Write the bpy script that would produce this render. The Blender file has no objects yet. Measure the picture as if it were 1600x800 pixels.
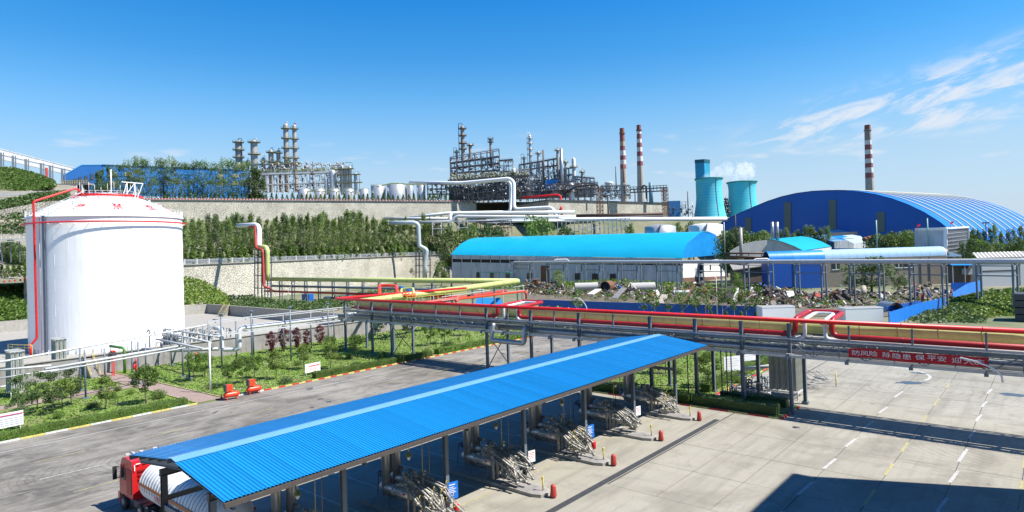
import bpy, math, random
from math import sin, cos, pi, radians, sqrt, tan
from mathutils import Vector, Matrix
random.seed(7)
SC = bpy.context.scene
COL = SC.collection
# ---------------------------------------------------------------- camera
F, H, YAW, ROLL, PITCH = 995., 17.5, radians(40.5), radians(1.75), radians(0.8)
CX, HY = 800., 389.
PY = HY - F*tan(PITCH)
cam = bpy.data.cameras.new('camera'); camo = bpy.data.objects.new('camera', cam); COL.objects.link(camo)
cam.sensor_width = 36; cam.lens = F/1600*36; cam.shift_y = (400-PY)/1600*-1
cam.clip_start = .5; cam.clip_end = 8000
R_ = Vector((cos(YAW), sin(YAW), 0)); F_ = Vector((-sin(YAW), cos(YAW), 0))
fw = F_*cos(PITCH)+Vector((0, 0, sin(PITCH))); up0 = -F_*sin(PITCH)+Vector((0, 0, cos(PITCH)))
# camera rolled so that tops of verticals lean left in the picture
rt = R_*cos(ROLL)-up0*sin(ROLL)*-1
rt = R_*cos(ROLL)-up0*sin(ROLL); up = up0*cos(ROLL)+R_*sin(ROLL)
camo.matrix_world = Matrix(((rt.x, up.x, -fw.x, 0), (rt.y, up.y, -fw.y, 0), (rt.z, up.z, -fw.z, H), (0, 0, 0, 1)))
SC.camera = camo
# ---------------------------------------------------------------- light
SUN = Vector((.65, .30, 1)).normalized()
elev = math.asin(SUN.z); az = math.atan2(SUN.x, SUN.y)
sl = bpy.data.lights.new('sun', 'SUN'); so = bpy.data.objects.new('sun', sl); COL.objects.link(so)
sl.energy = 5.0; sl.angle = radians(.53); sl.color = (1, .95, .87)
so.rotation_euler = (-SUN).to_track_quat('-Z', 'Y').to_euler()
SC.cycles.volume_bounces = 3
SC.view_settings.view_transform = 'Standard'; SC.view_settings.look = 'None'
SC.view_settings.exposure = 0.80; SC.view_settings.gamma = 1
w = bpy.data.worlds.new('World'); SC.world = w; w.use_nodes = True
nt = w.node_tree; N = nt.nodes; L = nt.links; N.clear()
def wn(t, **k):
    n = N.new(t)
    for a, b in k.items(): setattr(n, a, b)
    return n
out = wn('ShaderNodeOutputWorld'); bg = wn('ShaderNodeBackground'); L.new(bg.outputs[0], out.inputs[0])
sky = wn('ShaderNodeTexSky', sky_type='NISHITA', sun_disc=False, sun_elevation=elev, sun_rotation=az, altitude=0, air_density=1.0, dust_density=.15, ozone_density=3.5)
bg.inputs[1].default_value = .084
def wmath(op, a, b=None, c=None):
    n = wn('ShaderNodeMath', operation=op)
    for i, v in enumerate((a, b, c)):
        if v is None: continue
        if isinstance(v, (int, float)): n.inputs[i].default_value = v
        else: L.new(v, n.inputs[i])
    return n.outputs[0]
def wmap(v, a, b, c=0., d=1.):
    n = wn('ShaderNodeMapRange', interpolation_type='SMOOTHSTEP'); L.new(v, n.inputs[0])
    for i, x in enumerate((a, b, c, d)): n.inputs[i+1].default_value = x
    return n.outputs[0]
# clouds: thin cirrus on a high plane, kept to one side of the sky and low above the horizon
tc = wn('ShaderNodeTexCoord'); sx = wn('ShaderNodeSeparateXYZ'); L.new(tc.outputs['Generated'], sx.inputs[0])
X, Y, Z = sx.outputs
zz = wmath('MAXIMUM', Z, .02)
dr = wmath('ADD', wmath('MULTIPLY', X, R_.x), wmath('MULTIPLY', Y, R_.y))      # lateral
df = wmath('ADD', wmath('MULTIPLY', X, F_.x), wmath('MULTIPLY', Y, F_.y))      # forward
azn = wmath('ARCTAN2', dr, df); el = wmath('ARCSINE', Z)
cv = wn('ShaderNodeCombineXYZ')
# shear so that wisps rise to the right
L.new(wmath('MULTIPLY', azn, 9.0), cv.inputs[0])
L.new(wmath('MULTIPLY', wmath('SUBTRACT', el, wmath('MULTIPLY', azn, .24)), 30.), cv.inputs[1])
nz = wn('ShaderNodeTexNoise'); L.new(cv.outputs[0], nz.inputs['Vector'])
nz.inputs['Scale'].default_value = 1.55; nz.inputs['Detail'].default_value = 9; nz.inputs['Roughness'].default_value = .62; nz.inputs['Distortion'].default_value = .5
wis = wmap(nz.outputs[0], .43, .66)
mask = wmath('MULTIPLY', wmath('MULTIPLY', wmap(azn, .30, .44), wmap(azn, 1.1, 1.9, 1, 0)),
             wmath('MULTIPLY', wmap(el, .12, .15), wmap(wmath('SUBTRACT', el, wmath('MULTIPLY', azn, .20)), .075, .12, 1, 0)))
cirrus = wmath('MULTIPLY', wmath('MULTIPLY', wis, mask), .85)
# small fair-weather puffs low on the left horizon and far right
cv2 = wn('ShaderNodeCombineXYZ'); L.new(wmath('MULTIPLY', azn, 10.), cv2.inputs[0]); L.new(wmath('MULTIPLY', el, 40.), cv2.inputs[1])
nz2 = wn('ShaderNodeTexNoise'); L.new(cv2.outputs[0], nz2.inputs['Vector']); nz2.inputs['Scale'].default_value = 1.1; nz2.inputs['Detail'].default_value = 6
puff = wmath('MULTIPLY', wmap(nz2.outputs[0], .56, .72), wmath('MULTIPLY', wmap(el, .06, .10), wmap(el, .13, .19, 1, 0)))
puff = wmath('MULTIPLY', puff, .55)
cl = wmath('MAXIMUM', cirrus, puff)
rp = wn('ShaderNodeValToRGB'); L.new(wmath('MULTIPLY', el, 1.25), rp.inputs[0]); cr = rp.color_ramp
RS = ((0, (.90, .86, .84)), (.16, (.88, .90, .87)), (.275, (.62, .92, 1.0)), (.36, (.40, .89, 1.04)), (.46, (.20, .83, 1.10)), (.8, (.08, .55, .9)))
cr.elements[1].position = .8
for p_, c_ in RS[1:-1]: cr.elements.new(p_)
for i_, (p_, c_) in enumerate(RS): cr.elements[i_].color = (*c_, 1)
assert all(abs(cr.elements[i_].position-RS[i_][0]) < 1e-4 for i_ in range(6))
# sky colour grade (the photograph is saturated): mix toward a deeper blue overhead
hs0 = wn('ShaderNodeHueSaturation'); L.new(sky.outputs[0], hs0.inputs['Color']); hs0.inputs['Saturation'].default_value = 1.18; hs0.inputs['Value'].default_value = 1.2
hs = wn('ShaderNodeMix', data_type='RGBA'); L.new(wmap(el, -.02, .30, .88, 0.), hs.inputs[0]); L.new(hs0.outputs[0], hs.inputs[6]); hs.inputs[7].default_value = (3.9, 5.15, 6.9, 1)
mx = wn('ShaderNodeMix', data_type='RGBA'); L.new(cl, mx.inputs[0]); tn = wn('ShaderNodeMix', data_type='RGBA', blend_type='MULTIPLY'); tn.inputs[0].default_value = 1; L.new(hs.outputs[2], tn.inputs[6]); L.new(rp.outputs[0], tn.inputs[7]); L.new(tn.outputs[2], mx.inputs[6]); mx.inputs[7].default_value = (5.6, 5.9, 6.4, 1)
L.new(mx.outputs[2], bg.inputs[0])
# ---------------------------------------------------------------- pixel helpers (lay-out measurements taken off the photograph)
def ray(px, py):
    dx = px-CX; dy = -(py-PY); c, s = cos(ROLL), sin(ROLL)
    x = c*dx+s*dy; y = -s*dx+c*dy; cp, sp = cos(PITCH), sin(PITCH)
    f = F*cp-y*sp; z = F*sp+y*cp
    return x/f, z/f
def LD(lat, d, z): return Vector((lat*R_.x+d*F_.x, lat*R_.y+d*F_.y, z))
def P(px, py, d): a, b = ray(px, py); return LD(a*d, d, H+b*d)
def G(px, py, z=0.): a, b = ray(px, py); d = (z-H)/b; return LD(a*d, d, z)
def PZ(px, d, z):           # point at column px (near the horizon), depth d, height z
    a, b = ray(px, HY-(px-CX)*.0306-(z-H)/d*F); return LD(a*d, d, z)
# ---------------------------------------------------------------- materials
MATS = {}
def mat(name, col, rough=.6, metal=0., var=.12, scale=3., bump=0., bscale=20., col2=None, trans=0., rnd=0., stretch=None, spec=.5, streak=0., coat=0.):
    if name in MATS: return MATS[name]
    m = bpy.data.materials.new(name); MATS[name] = m; m.use_nodes = True
    t = m.node_tree; n = t.nodes; l = t.links; n.clear()
    o = n.new('ShaderNodeOutputMaterial'); b = n.new('ShaderNodeBsdfPrincipled')
    b.inputs['Roughness'].default_value = rough; b.inputs['Metallic'].default_value = metal
    b.inputs['Specular IOR Level'].default_value = spec
    if coat: b.inputs['Coat Weight'].default_value = coat
    g = n.new('ShaderNodeNewGeometry') if False else n.new('ShaderNodeTexCoord')
    mp = n.new('ShaderNodeMapping'); l.new(g.outputs['Object'], mp.inputs[0])
    if stretch: mp.inputs['Scale'].default_value = stretch
    nz = n.new('ShaderNodeTexNoise'); nz.inputs['Scale'].default_value = scale; nz.inputs['Detail'].default_value = 6; nz.inputs['Roughness'].default_value = .6
    l.new(mp.outputs[0], nz.inputs['Vector'])
    mr = n.new('ShaderNodeMapRange'); l.new(nz.outputs[0], mr.inputs[0]); mr.inputs[1].default_value = .3; mr.inputs[2].default_value = .7
    mx = n.new('ShaderNodeMix'); mx.data_type = 'RGBA'; l.new(mr.outputs[0], mx.inputs[0])
    c2 = col2 or tuple(c*(1-var) for c in col)
    c1 = col if col2 else tuple(min(1, c*(1+var)) for c in col)
    mx.inputs[6].default_value = (*c1, 1); mx.inputs[7].default_value = (*c2, 1)
    last = mx.outputs[2]
    if rnd:
        oi = n.new('ShaderNodeObjectInfo'); hs = n.new('ShaderNodeHueSaturation'); l.new(last, hs.inputs['Color'])
        r = n.new('ShaderNodeMapRange'); l.new(oi.outputs['Random'], r.inputs[0]); r.inputs[3].default_value = 1-rnd; r.inputs[4].default_value = 1+rnd
        l.new(r.outputs[0], hs.inputs['Value']); last = hs.outputs[0]
    if streak:      # rust / grime runs, stretched down the surface
        mp2 = n.new('ShaderNodeMapping'); l.new(g.outputs['Object'], mp2.inputs[0]); mp2.inputs['Scale'].default_value = (1.6, 1.6, .12)
        n2 = n.new('ShaderNodeTexNoise'); n2.inputs['Scale'].default_value = 1.2; n2.inputs['Detail'].default_value = 8; l.new(mp2.outputs[0], n2.inputs['Vector'])
        r2 = n.new('ShaderNodeMapRange'); l.new(n2.outputs[0], r2.inputs[0]); r2.inputs[1].default_value = .52; r2.inputs[2].default_value = .72; r2.inputs[4].default_value = streak
        m2 = n.new('ShaderNodeMix'); m2.data_type = 'RGBA'; l.new(r2.outputs[0], m2.inputs[0]); l.new(last, m2.inputs[6]); m2.inputs[7].default_value = (.13, .08, .05, 1); last = m2.outputs[2]
    l.new(last, b.inputs['Base Color'])
    if bump:
        n3 = n.new('ShaderNodeTexNoise'); n3.inputs['Scale'].default_value = bscale; n3.inputs['Detail'].default_value = 5; l.new(g.outputs['Object'], n3.inputs['Vector'])
        bp = n.new('ShaderNodeBump'); bp.inputs['Strength'].default_value = bump; bp.inputs['Distance'].default_value = .1; l.new(n3.outputs[0], bp.inputs['Height']); l.new(bp.outputs[0], b.inputs['Normal'])
    if trans:
        tr = n.new('ShaderNodeBsdfTranslucent'); l.new(last, tr.inputs[0]); ms = n.new('ShaderNodeMixShader'); ms.inputs[0].default_value = trans
        l.new(b.outputs[0], ms.inputs[1]); l.new(tr.outputs[0], ms.inputs[2]); l.new(ms.outputs[0], o.inputs[0])
    else: l.new(b.outputs[0], o.inputs[0])
    return m
def stonemat(name, c1, c2, scale, mortar, bump=.8):
    m = bpy.data.materials.new(name); m.use_nodes = True; t = m.node_tree; n = t.nodes; l = t.links; b = n['Principled BSDF']; b.inputs['Roughness'].default_value = .9
    g = n.new('ShaderNodeTexCoord'); v = n.new('ShaderNodeTexVoronoi'); v.inputs['Scale'].default_value = scale; l.new(g.outputs['Object'], v.inputs['Vector'])
    e = n.new('ShaderNodeTexVoronoi'); e.feature = 'DISTANCE_TO_EDGE'; e.inputs['Scale'].default_value = scale; l.new(g.outputs['Object'], e.inputs['Vector'])
    sp = n.new('ShaderNodeSeparateColor'); l.new(v.outputs['Color'], sp.inputs[0])
    mx = n.new('ShaderNodeMix'); mx.data_type = 'RGBA'; l.new(sp.outputs[0], mx.inputs[0]); mx.inputs[6].default_value = (*c1, 1); mx.inputs[7].default_value = (*c2, 1)
    mr = n.new('ShaderNodeMapRange'); l.new(e.outputs[0], mr.inputs[0]); mr.inputs[2].default_value = .09
    m2 = n.new('ShaderNodeMix'); m2.data_type = 'RGBA'; l.new(mr.outputs[0], m2.inputs[0]); m2.inputs[6].default_value = (*mortar, 1); l.new(mx.outputs[2], m2.inputs[7])
    big = n.new('ShaderNodeTexNoise'); big.inputs['Scale'].default_value = .12; big.inputs['Detail'].default_value = 5; l.new(g.outputs['Object'], big.inputs['Vector'])
    r = n.new('ShaderNodeMapRange'); l.new(big.outputs[0], r.inputs[0]); r.inputs[1].default_value = .3; r.inputs[2].default_value = .7; r.inputs[3].default_value = .78; r.inputs[4].default_value = 1.12
    hs = n.new('ShaderNodeHueSaturation'); l.new(m2.outputs[2], hs.inputs['Color']); l.new(r.outputs[0], hs.inputs['Value'])
    l.new(hs.outputs[0], b.inputs['Base Color'])
    bp = n.new('ShaderNodeBump'); bp.inputs['Strength'].default_value = bump; bp.inputs['Distance'].default_value = .3; l.new(mr.outputs[0], bp.inputs['Height']); l.new(bp.outputs[0], b.inputs['Normal'])
    return m
def yardmat(name, base, dark, pale, tyre, swirl=.5):
    """concrete / asphalt with stains, grit, hairline cracks and curved tyre scuffs"""
    m = bpy.data.materials.new(name); m.use_nodes = True; t = m.node_tree; n = t.nodes; l = t.links; b = n['Principled BSDF']; b.inputs['Roughness'].default_value = .85
    g = n.new('ShaderNodeNewGeometry')
    def noise(s, d=6, r=.6, vec=None, dist=0.):
        x = n.new('ShaderNodeTexNoise'); x.inputs['Scale'].default_value = s; x.inputs['Detail'].default_value = d; x.inputs['Roughness'].default_value = r; x.inputs['Distortion'].default_value = dist
        l.new(vec or g.outputs['Position'], x.inputs['Vector']); return x.outputs[0]
    def rng(v, a, b_, c=0., d=1.):
        r = n.new('ShaderNodeMapRange'); l.new(v, r.inputs[0])
        for i, q in enumerate((a, b_, c, d)): r.inputs[i+1].default_value = q
        return r.outputs[0]
    def mixc(f, a, b_):
        x = n.new('ShaderNodeMix'); x.data_type = 'RGBA'; l.new(f, x.inputs[0])
        for i, q in ((6, a), (7, b_)):
            if isinstance(q, tuple): x.inputs[i].default_value = (*q, 1)
            else: l.new(q, x.inputs[i])
        return x.outputs[2]
    c = mixc(rng(noise(.09, 4), .35, .65), base, pale)
    mp = n.new('ShaderNodeMapping'); l.new(g.outputs['Position'], mp.inputs[0]); mp.inputs['Scale'].default_value = (1.1, .07, 1)
    c = mixc(rng(noise(.8, 7, .6, mp.outputs[0]), .48, .72, 0, .55), c, dark)      # wheel lanes run along the yard
    mr_ = n.new('ShaderNodeMapping'); l.new(g.outputs['Position'], mr_.inputs[0]); mr_.inputs['Scale'].default_value = (.07, 1.2, 1)
    c = mixc(rng(noise(.7, 7, .6, mr_.outputs[0]), .55, .75, 0, .35), c, dark)
    c = mixc(rng(noise(.35, 8, .7), .55, .75, 0, .7), c, dark)
    nn_ = noise(.10, 4, .55, None, 1.5)
    c = mixc(rng(nn_, .50, .62, 0, .5), c, dark)
    sw = n.new('ShaderNodeMapping'); l.new(g.outputs['Position'], sw.inputs[0]); sw.inputs['Scale'].default_value = (.9, .22, 1); sw.inputs['Rotation'].default_value = (0, 0, .35)
    c = mixc(rng(noise(.55, 8, .72, sw.outputs[0], 2.6), .50, .66, 0, swirl), c, pale)
    c = mixc(rng(noise(.5, 8, .72, sw.outputs[0], 3.2), .52, .68, 0, swirl), c, tyre)
    # tyre scuffs: bands of circular arcs
    for (ox, oy, s, w_) in ((-20., 93., 1.2, .9), (-3., 66., 1.4, .8), (-62., 22., 1.6, .9), (-52., 60., 1., .7), (-12., 86., .9, .7), (-70., -2., 1., .8)):
        mp = n.new('ShaderNodeMapping'); l.new(g.outputs['Position'], mp.inputs[0]); mp.inputs['Location'].default_value = (-ox, -oy, 0)
        wv = n.new('ShaderNodeTexWave'); wv.wave_type = 'RINGS'; wv.rings_direction = 'Z'; wv.inputs['Scale'].default_value = s*.35; wv.inputs['Distortion'].default_value = 5.; wv.inputs['Detail'].default_value = 3; wv.inputs['Detail Scale'].default_value = .5
        l.new(mp.outputs[0], wv.inputs['Vector'])
        ln = n.new('ShaderNodeVectorMath'); ln.operation = 'LENGTH'; l.new(mp.outputs[0], ln.inputs[0])
        f1 = rng(wv.outputs[1], .80, .99, 0, .6); f2 = rng(ln.outputs['Value'], 7, 13, 1, 0)
        mm = n.new('ShaderNodeMath'); mm.operation = 'MULTIPLY'; l.new(f1, mm.inputs[0]); l.new(f2, mm.inputs[1])
        m3 = n.new('ShaderNodeMath'); m3.operation = 'MULTIPLY'; l.new(mm.outputs[0], m3.inputs[0]); l.new(rng(noise(.5, 5), .35, .65, 0, w_), m3.inputs[1])
        c = mixc(m3.outputs[0], c, tyre)
    vo = n.new('ShaderNodeTexVoronoi'); vo.feature = 'DISTANCE_TO_EDGE'; vo.inputs['Scale'].default_value = .17; 
    ds = n.new('ShaderNodeVectorMath'); ds.operation = 'ADD'; nn = n.new('ShaderNodeTexNoise'); nn.inputs['Scale'].default_value = .6; l.new(g.outputs['Position'], nn.inputs['Vector']); l.new(g.outputs['Position'], ds.inputs[0]); l.new(nn.outputs['Color'], ds.inputs[1]); l.new(ds.outputs[0], vo.inputs['Vector'])
    c = mixc(rng(vo.outputs[0], .0, .005, .25, 0), c, tyre)
    c = mixc(rng(noise(9, 3), .3, .7, 0, .14), c, dark)
    c = mixc(rng(noise(.55, 3, .5), .73, .76, 0, .75), c, tyre)                # oil spots
    l.new(c, b.inputs['Base Color'])
    bp = n.new('ShaderNodeBump'); bp.inputs['Strength'].default_value = .25; bp.inputs['Distance'].default_value = .02; l.new(noise(14, 4), bp.inputs['Height']); l.new(bp.outputs[0], b.inputs['Normal'])
    return m
# ---------------------------------------------------------------- mesh builder
class MB:
    def __init__(s): s.v = []; s.f = []; s.sm = []
    def quad(s, *p, smooth=False):
        i = len(s.v); s.v += [tuple(q) for q in p]; s.f.append(tuple(range(i, i+len(p)))); s.sm.append(smooth)
    def hexa(s, p):     # 8 corners, bottom ring then top ring
        i = len(s.v); s.v += [tuple(q) for q in p]
        for f in ((3, 2, 1, 0), (4, 5, 6, 7), (0, 1, 5, 4), (1, 2, 6, 5), (2, 3, 7, 6), (3, 0, 4, 7)):
            s.f.append(tuple(i+k for k in f)); s.sm.append(False)
        return s
    def box(s, x0, x1, y0, y1, z0, z1):
        return s.hexa([(x0, y0, z0), (x1, y0, z0), (x1, y1, z0), (x0, y1, z0), (x0, y0, z1), (x1, y0, z1), (x1, y1, z1), (x0, y1, z1)])
    def cbox(s, c, d): return s.box(c[0]-d[0]/2, c[0]+d[0]/2, c[1]-d[1]/2, c[1]+d[1]/2, c[2]-d[2]/2, c[2]+d[2]/2)
    def bar(s, a, b, w, h=None, upv=(0, 0, 1)):
        h = h or w; a = Vector(a); b = Vector(b); t = (b-a).normalized(); u = Vector(upv)
        if abs(t.dot(u)) > .98: u = Vector((1, 0, 0))
        x = t.cross(u).normalized()*w/2; y = x.cross(t).normalized()*h/2
        return s.hexa([a-x-y, a+x-y, a+x+y, a-x+y, b-x-y, b+x-y, b+x+y, b-x+y])
    def tube(s, pts, r, n=8, bend=0., cap=True, smooth=True):
        pts = [Vector(p) for p in pts]
        if bend and len(pts) > 2:
            o = [pts[0]]
            for i in range(1, len(pts)-1):
                a, b, c = pts[i-1], pts[i], pts[i+1]; u = (a-b); w_ = (c-b); k = min(bend, u.length*.48, w_.length*.48); u.normalize(); w_.normalize()
                for q in range(6):
                    t = q/5; o.append((b+u*k)*(1-t)**2+b*2*t*(1-t)+(b+w_*k)*t*t)
            o.append(pts[-1]); pts = o
        m = len(pts); i0 = len(s.v); rr = [r[min(len(r)-1, int(k*len(r)/m))] for k in range(m)] if isinstance(r, (list, tuple)) else [r]*m
        t0 = (pts[1]-pts[0]).normalized(); u = Vector((0, 0, 1)) if abs(t0.z) < .95 else Vector((1, 0, 0)); x = t0.cross(u).normalized()
        for k in range(m):
            t = (pts[min(k+1, m-1)]-pts[max(k-1, 0)]).normalized(); x = (x-t*x.dot(t)).normalized(); y = t.cross(x)
            for j in range(n):
                an = 2*pi*j/n; s.v.append(tuple(pts[k]+(x*cos(an)+y*sin(an))*rr[k]))
        for k in range(m-1):
            for j in range(n):
                a = i0+k*n+j; b = i0+k*n+(j+1) % n; s.f.append((a, b, b+n, a+n)); s.sm.append(smooth)
        if cap:
            s.f.append(tuple(i0+j for j in range(n))[::-1]); s.sm.append(False)
            s.f.append(tuple(i0+(m-1)*n+j for j in range(n))); s.sm.append(False)
        return s
    def lathe(s, prof, c=(0, 0, 0), n=24, smooth=True, a0=0., a1=2*pi):
        i0 = len(s.v); full = abs(a1-a0-2*pi) < 1e-6; m = n if full else n+1
        for r, z in prof:
            for j in range(m):
                an = a0+(a1-a0)*j/n; s.v.append((c[0]+r*cos(an), c[1]+r*sin(an), c[2]+z))
        for k in range(len(prof)-1):
            for j in range(n):
                a = i0+k*m+j; b = i0+k*m+(j+1) % m; s.f.append((a, b, b+m, a+m)); s.sm.append(smooth)
        return s
    def prism(s, poly, vec):        # poly: list of 3d points, extruded by vec
        i = len(s.v); n = len(poly); vec = Vector(vec); s.v += [tuple(p) for p in poly]+[tuple(Vector(p)+vec) for p in poly]
        s.f.append(tuple(range(i, i+n))[::-1]); s.sm.append(False); s.f.append(tuple(range(i+n, i+2*n))); s.sm.append(False)
        for k in range(n):
            a = i+k; b = i+(k+1) % n; s.f.append((a, b, b+n, a+n)); s.sm.append(False)
        return s
    def mesh(s, name='m'):
        me = bpy.data.meshes.new(name); me.from_pydata(s.v, [], s.f); me.polygons.foreach_set('use_smooth', s.sm); me.update(); return me
def obj(name, mb, m, parent=None, world=None, **props):
    me = mb if isinstance(mb, bpy.types.Mesh) else mb.mesh(name)
    if m and not me.materials: me.materials.append(m)
    o = bpy.data.objects.new(name, me); COL.objects.link(o)
    if parent:
        o.parent = parent
        if world: o.location = -parent.location
    for k, v in props.items(): o[k] = v
    return o
def thing(name, label, cat, loc=(0, 0, 0), group=None, rz=0., sc=1.):
    o = bpy.data.objects.new(name, None); COL.objects.link(o); o.location = loc; o.rotation_euler = (0, 0, rz); o.scale = (sc,)*3
    o.empty_display_size = .3; o['label'] = label; o['category'] = cat
    if group: o['group'] = group
    return o
def single(name, label, cat, mb, m, group=None, loc=None):
    o = obj(name, mb, m); o['label'] = label; o['category'] = cat
    if group: o['group'] = group
    return o
def struct(name, mb, m): return obj(name, mb, m, kind='structure')
def stuff(name, label, cat, mb, m, group=None):
    o = single(name, label, cat, mb, m, group); o['kind'] = 'stuff'; return o
def dup(root, loc, label=None, rz=None, sc=None, group=None):
    r = root.copy(); COL.objects.link(r); r.location = loc
    if rz is not None: r.rotation_euler = (0, 0, rz)
    if sc is not None: r.scale = (sc, sc, sc) if isinstance(sc, (int, float)) else sc
    if label: r['label'] = label
    if group: r['group'] = group
    def rec(a, b):
        for ch in a.children:
            c = ch.copy(); COL.objects.link(c); c.parent = b; rec(ch, c)
    rec(root, r)
    return r
def text_mesh(s, size, extr=.01):
    cu = bpy.data.curves.new('t', 'FONT'); cu.body = s; cu.size = size; cu.align_x = 'CENTER'; cu.align_y = 'CENTER'; cu.extrude = extr; cu.resolution_u = 3
    o = bpy.data.objects.new('t', cu); COL.objects.link(o); dg = bpy.context.evaluated_depsgraph_get(); dg.update()
    me = bpy.data.meshes.new_from_object(o.evaluated_get(dg)); bpy.data.objects.remove(o); me.materials.clear(); return me
def rot_to(o, right, upv):      # orient flat text/sign: local x -> right, local y -> up
    r = Vector(right).normalized(); u = Vector(upv).normalized(); f = r.cross(u)
    o.rotation_euler = Matrix(((r.x, u.x, f.x), (r.y, u.y, f.y), (r.z, u.z, f.z))).to_euler()
U = random.uniform
_o1 = 'first second third fourth fifth sixth seventh eighth ninth tenth eleventh twelfth thirteenth fourteenth fifteenth sixteenth seventeenth eighteenth nineteenth'.split(); _tt = 'twenty thirty forty fifty sixty seventy eighty ninety'.split()
def ordw(k):        # 0 -> first
    k += 1
    if k < 20: return _o1[k-1]
    t_, u_ = divmod(k, 10); return (_tt[t_-2][:-1]+'ieth') if u_ == 0 else _tt[t_-2]+' '+_o1[u_-1]
# ================================================================ materials in use
M_conc = mat('concrete', (.33, .315, .28), .85, var=.15, scale=1.5, bump=.2, streak=.25)
M_concd = mat('concrete_weathered', (.27, .26, .25), .9, var=.2, scale=.6, bump=.2, streak=.5)
M_steel = mat('grey_painted_steel', (.125, .16, .195), .45, var=.12, scale=4)
M_steeld = mat('dark_grey_steel', (.055, .058, .062), .5, var=.2, scale=4)
M_galv = mat('galvanised_pipe', (.36, .38, .39), .35, .55, var=.15, scale=2)
M_lgrey = mat('light_grey_paint', (.50, .515, .52), .4, var=.1, scale=2, streak=.12)
M_white = mat('white_paint', (.80, .80, .79), .45, var=.04, scale=1)
M_wdirty = mat('stained_white_paint', (.66, .67, .66), .6, var=.1, scale=1, streak=.5)
M_red = mat('red_paint', (.62, .012, .014), .38, var=.12, scale=1.5)
M_redf = mat('faded_red_paint', (.42, .045, .035), .5, var=.2, scale=1.5)
M_orange = mat('orange_red_paint', (.75, .06, .018), .35, var=.1, scale=1.5)
M_yel = mat('pale_yellow_pipe', (.52, .57, .20), .45, var=.10, scale=1.2, streak=.08)
M_ypaint = mat('yellow_paint', (.62, .50, .10), .6, var=.2, scale=5)
M_wline = mat('white_road_paint', (.58, .58, .56), .8, scale=3.5, col2=(.26, .255, .24))
M_yline = mat('yellow_road_paint', (.48, .42, .15), .8, scale=3.5, col2=(.22, .21, .17))
M_blue = mat('blue_sheet_metal', (.007, .21, .60), .42, var=.07, scale=.8)
M_bluel = mat('pale_blue_flashing', (.13, .32, .56), .4, var=.06, scale=1)
M_bluef = mat('blue_fence_panel', (.006, .10, .44), .5, var=.12, scale=.6)
M_blued = mat('deep_blue_cladding', (.004, .075, .36), .5, var=.08, scale=.3)
M_cyan = mat('cyan_roof_sheet', (.010, .36, .56), .35, var=.06, scale=.1)
M_glass = mat('dark_glass', (.02, .028, .035), .12, var=.2, scale=1)
M_black = mat('black_rubber', (.018, .018, .018), .75, var=.2, scale=4)
M_rust = mat('rusty_steel', (.16, .075, .04), .8, var=.35, scale=2.5)
M_brown = mat('brown_pipe', (.10, .06, .045), .6, var=.25, scale=1)
M_silver = mat('silver_cladding', (.52, .53, .53), .35, .45, var=.14, scale=.5, streak=.15)
M_leaf = mat('leaf_mid_green', (.12, .20, .034), .55, var=.35, scale=.6, trans=.4, rnd=.25)
M_leafl = mat('leaf_light_green', (.17, .25, .04), .55, var=.3, scale=.8, trans=.3, rnd=.15)
M_leafd = mat('leaf_dark_green', (.09, .15, .04), .6, var=.35, scale=.5, trans=.25, rnd=.2)
M_leafg = mat('leaf_poplar', (.18, .255, .075), .5, var=.35, scale=.4, trans=.42, rnd=.3)
M_leafr = mat('leaf_purple', (.14, .035, .045), .6, var=.35, scale=.8, trans=.25, rnd=.15)
M_bark = mat('bark', (.20, .16, .125), .9, var=.3, scale=5)
M_barkw = mat('limewashed_bark', (.55, .53, .48), .9, var=.2, scale=5)
M_grass = mat('lawn_soil', (.14, .23, .03), .9, var=.3, scale=.35, bump=.5, bscale=6, col2=(.17, .16, .075))
M_blade = mat('grass_blade', (.18, .31, .04), .6, var=.4, scale=.3, trans=.3)
M_scrub = mat('scrub_ground', (.085, .12, .040), .95, var=.3, scale=.05, bump=.6, bscale=1, col2=(.24, .215, .15))
M_rock = mat('pale_rock_slope', (.30, .27, .215), .95, var=.35, scale=.12, bump=1., bscale=.6, col2=(.16, .15, .11))
M_brick = mat('red_brick_paving', (.27, .20, .17), .9, var=.2, scale=1.5, bump=.3)
M_wall = stonemat('rubble_stone', (.56, .53, .44), (.48, .455, .37), 1.1, (.38, .36, .30))
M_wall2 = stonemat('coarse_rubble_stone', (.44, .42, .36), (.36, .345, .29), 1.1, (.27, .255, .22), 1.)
M_yard = yardmat('yard_concrete', (.29, .272, .222), (.175, .162, .13), (.34, .322, .268), (.10, .095, .088), .22)
M_road = yardmat('road_concrete', (.15, .137, .114), (.068, .061, .052), (.29, .272, .236), (.045, .042, .04), .75)
M_soil = mat('scrapyard_soil', (.13, .105, .08), .95, var=.4, scale=.4, bump=.5, bscale=3)
M_dirt = mat('dirt', (.20, .17, .13), .95, var=.35, scale=.5, bump=.5, bscale=4)
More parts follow.
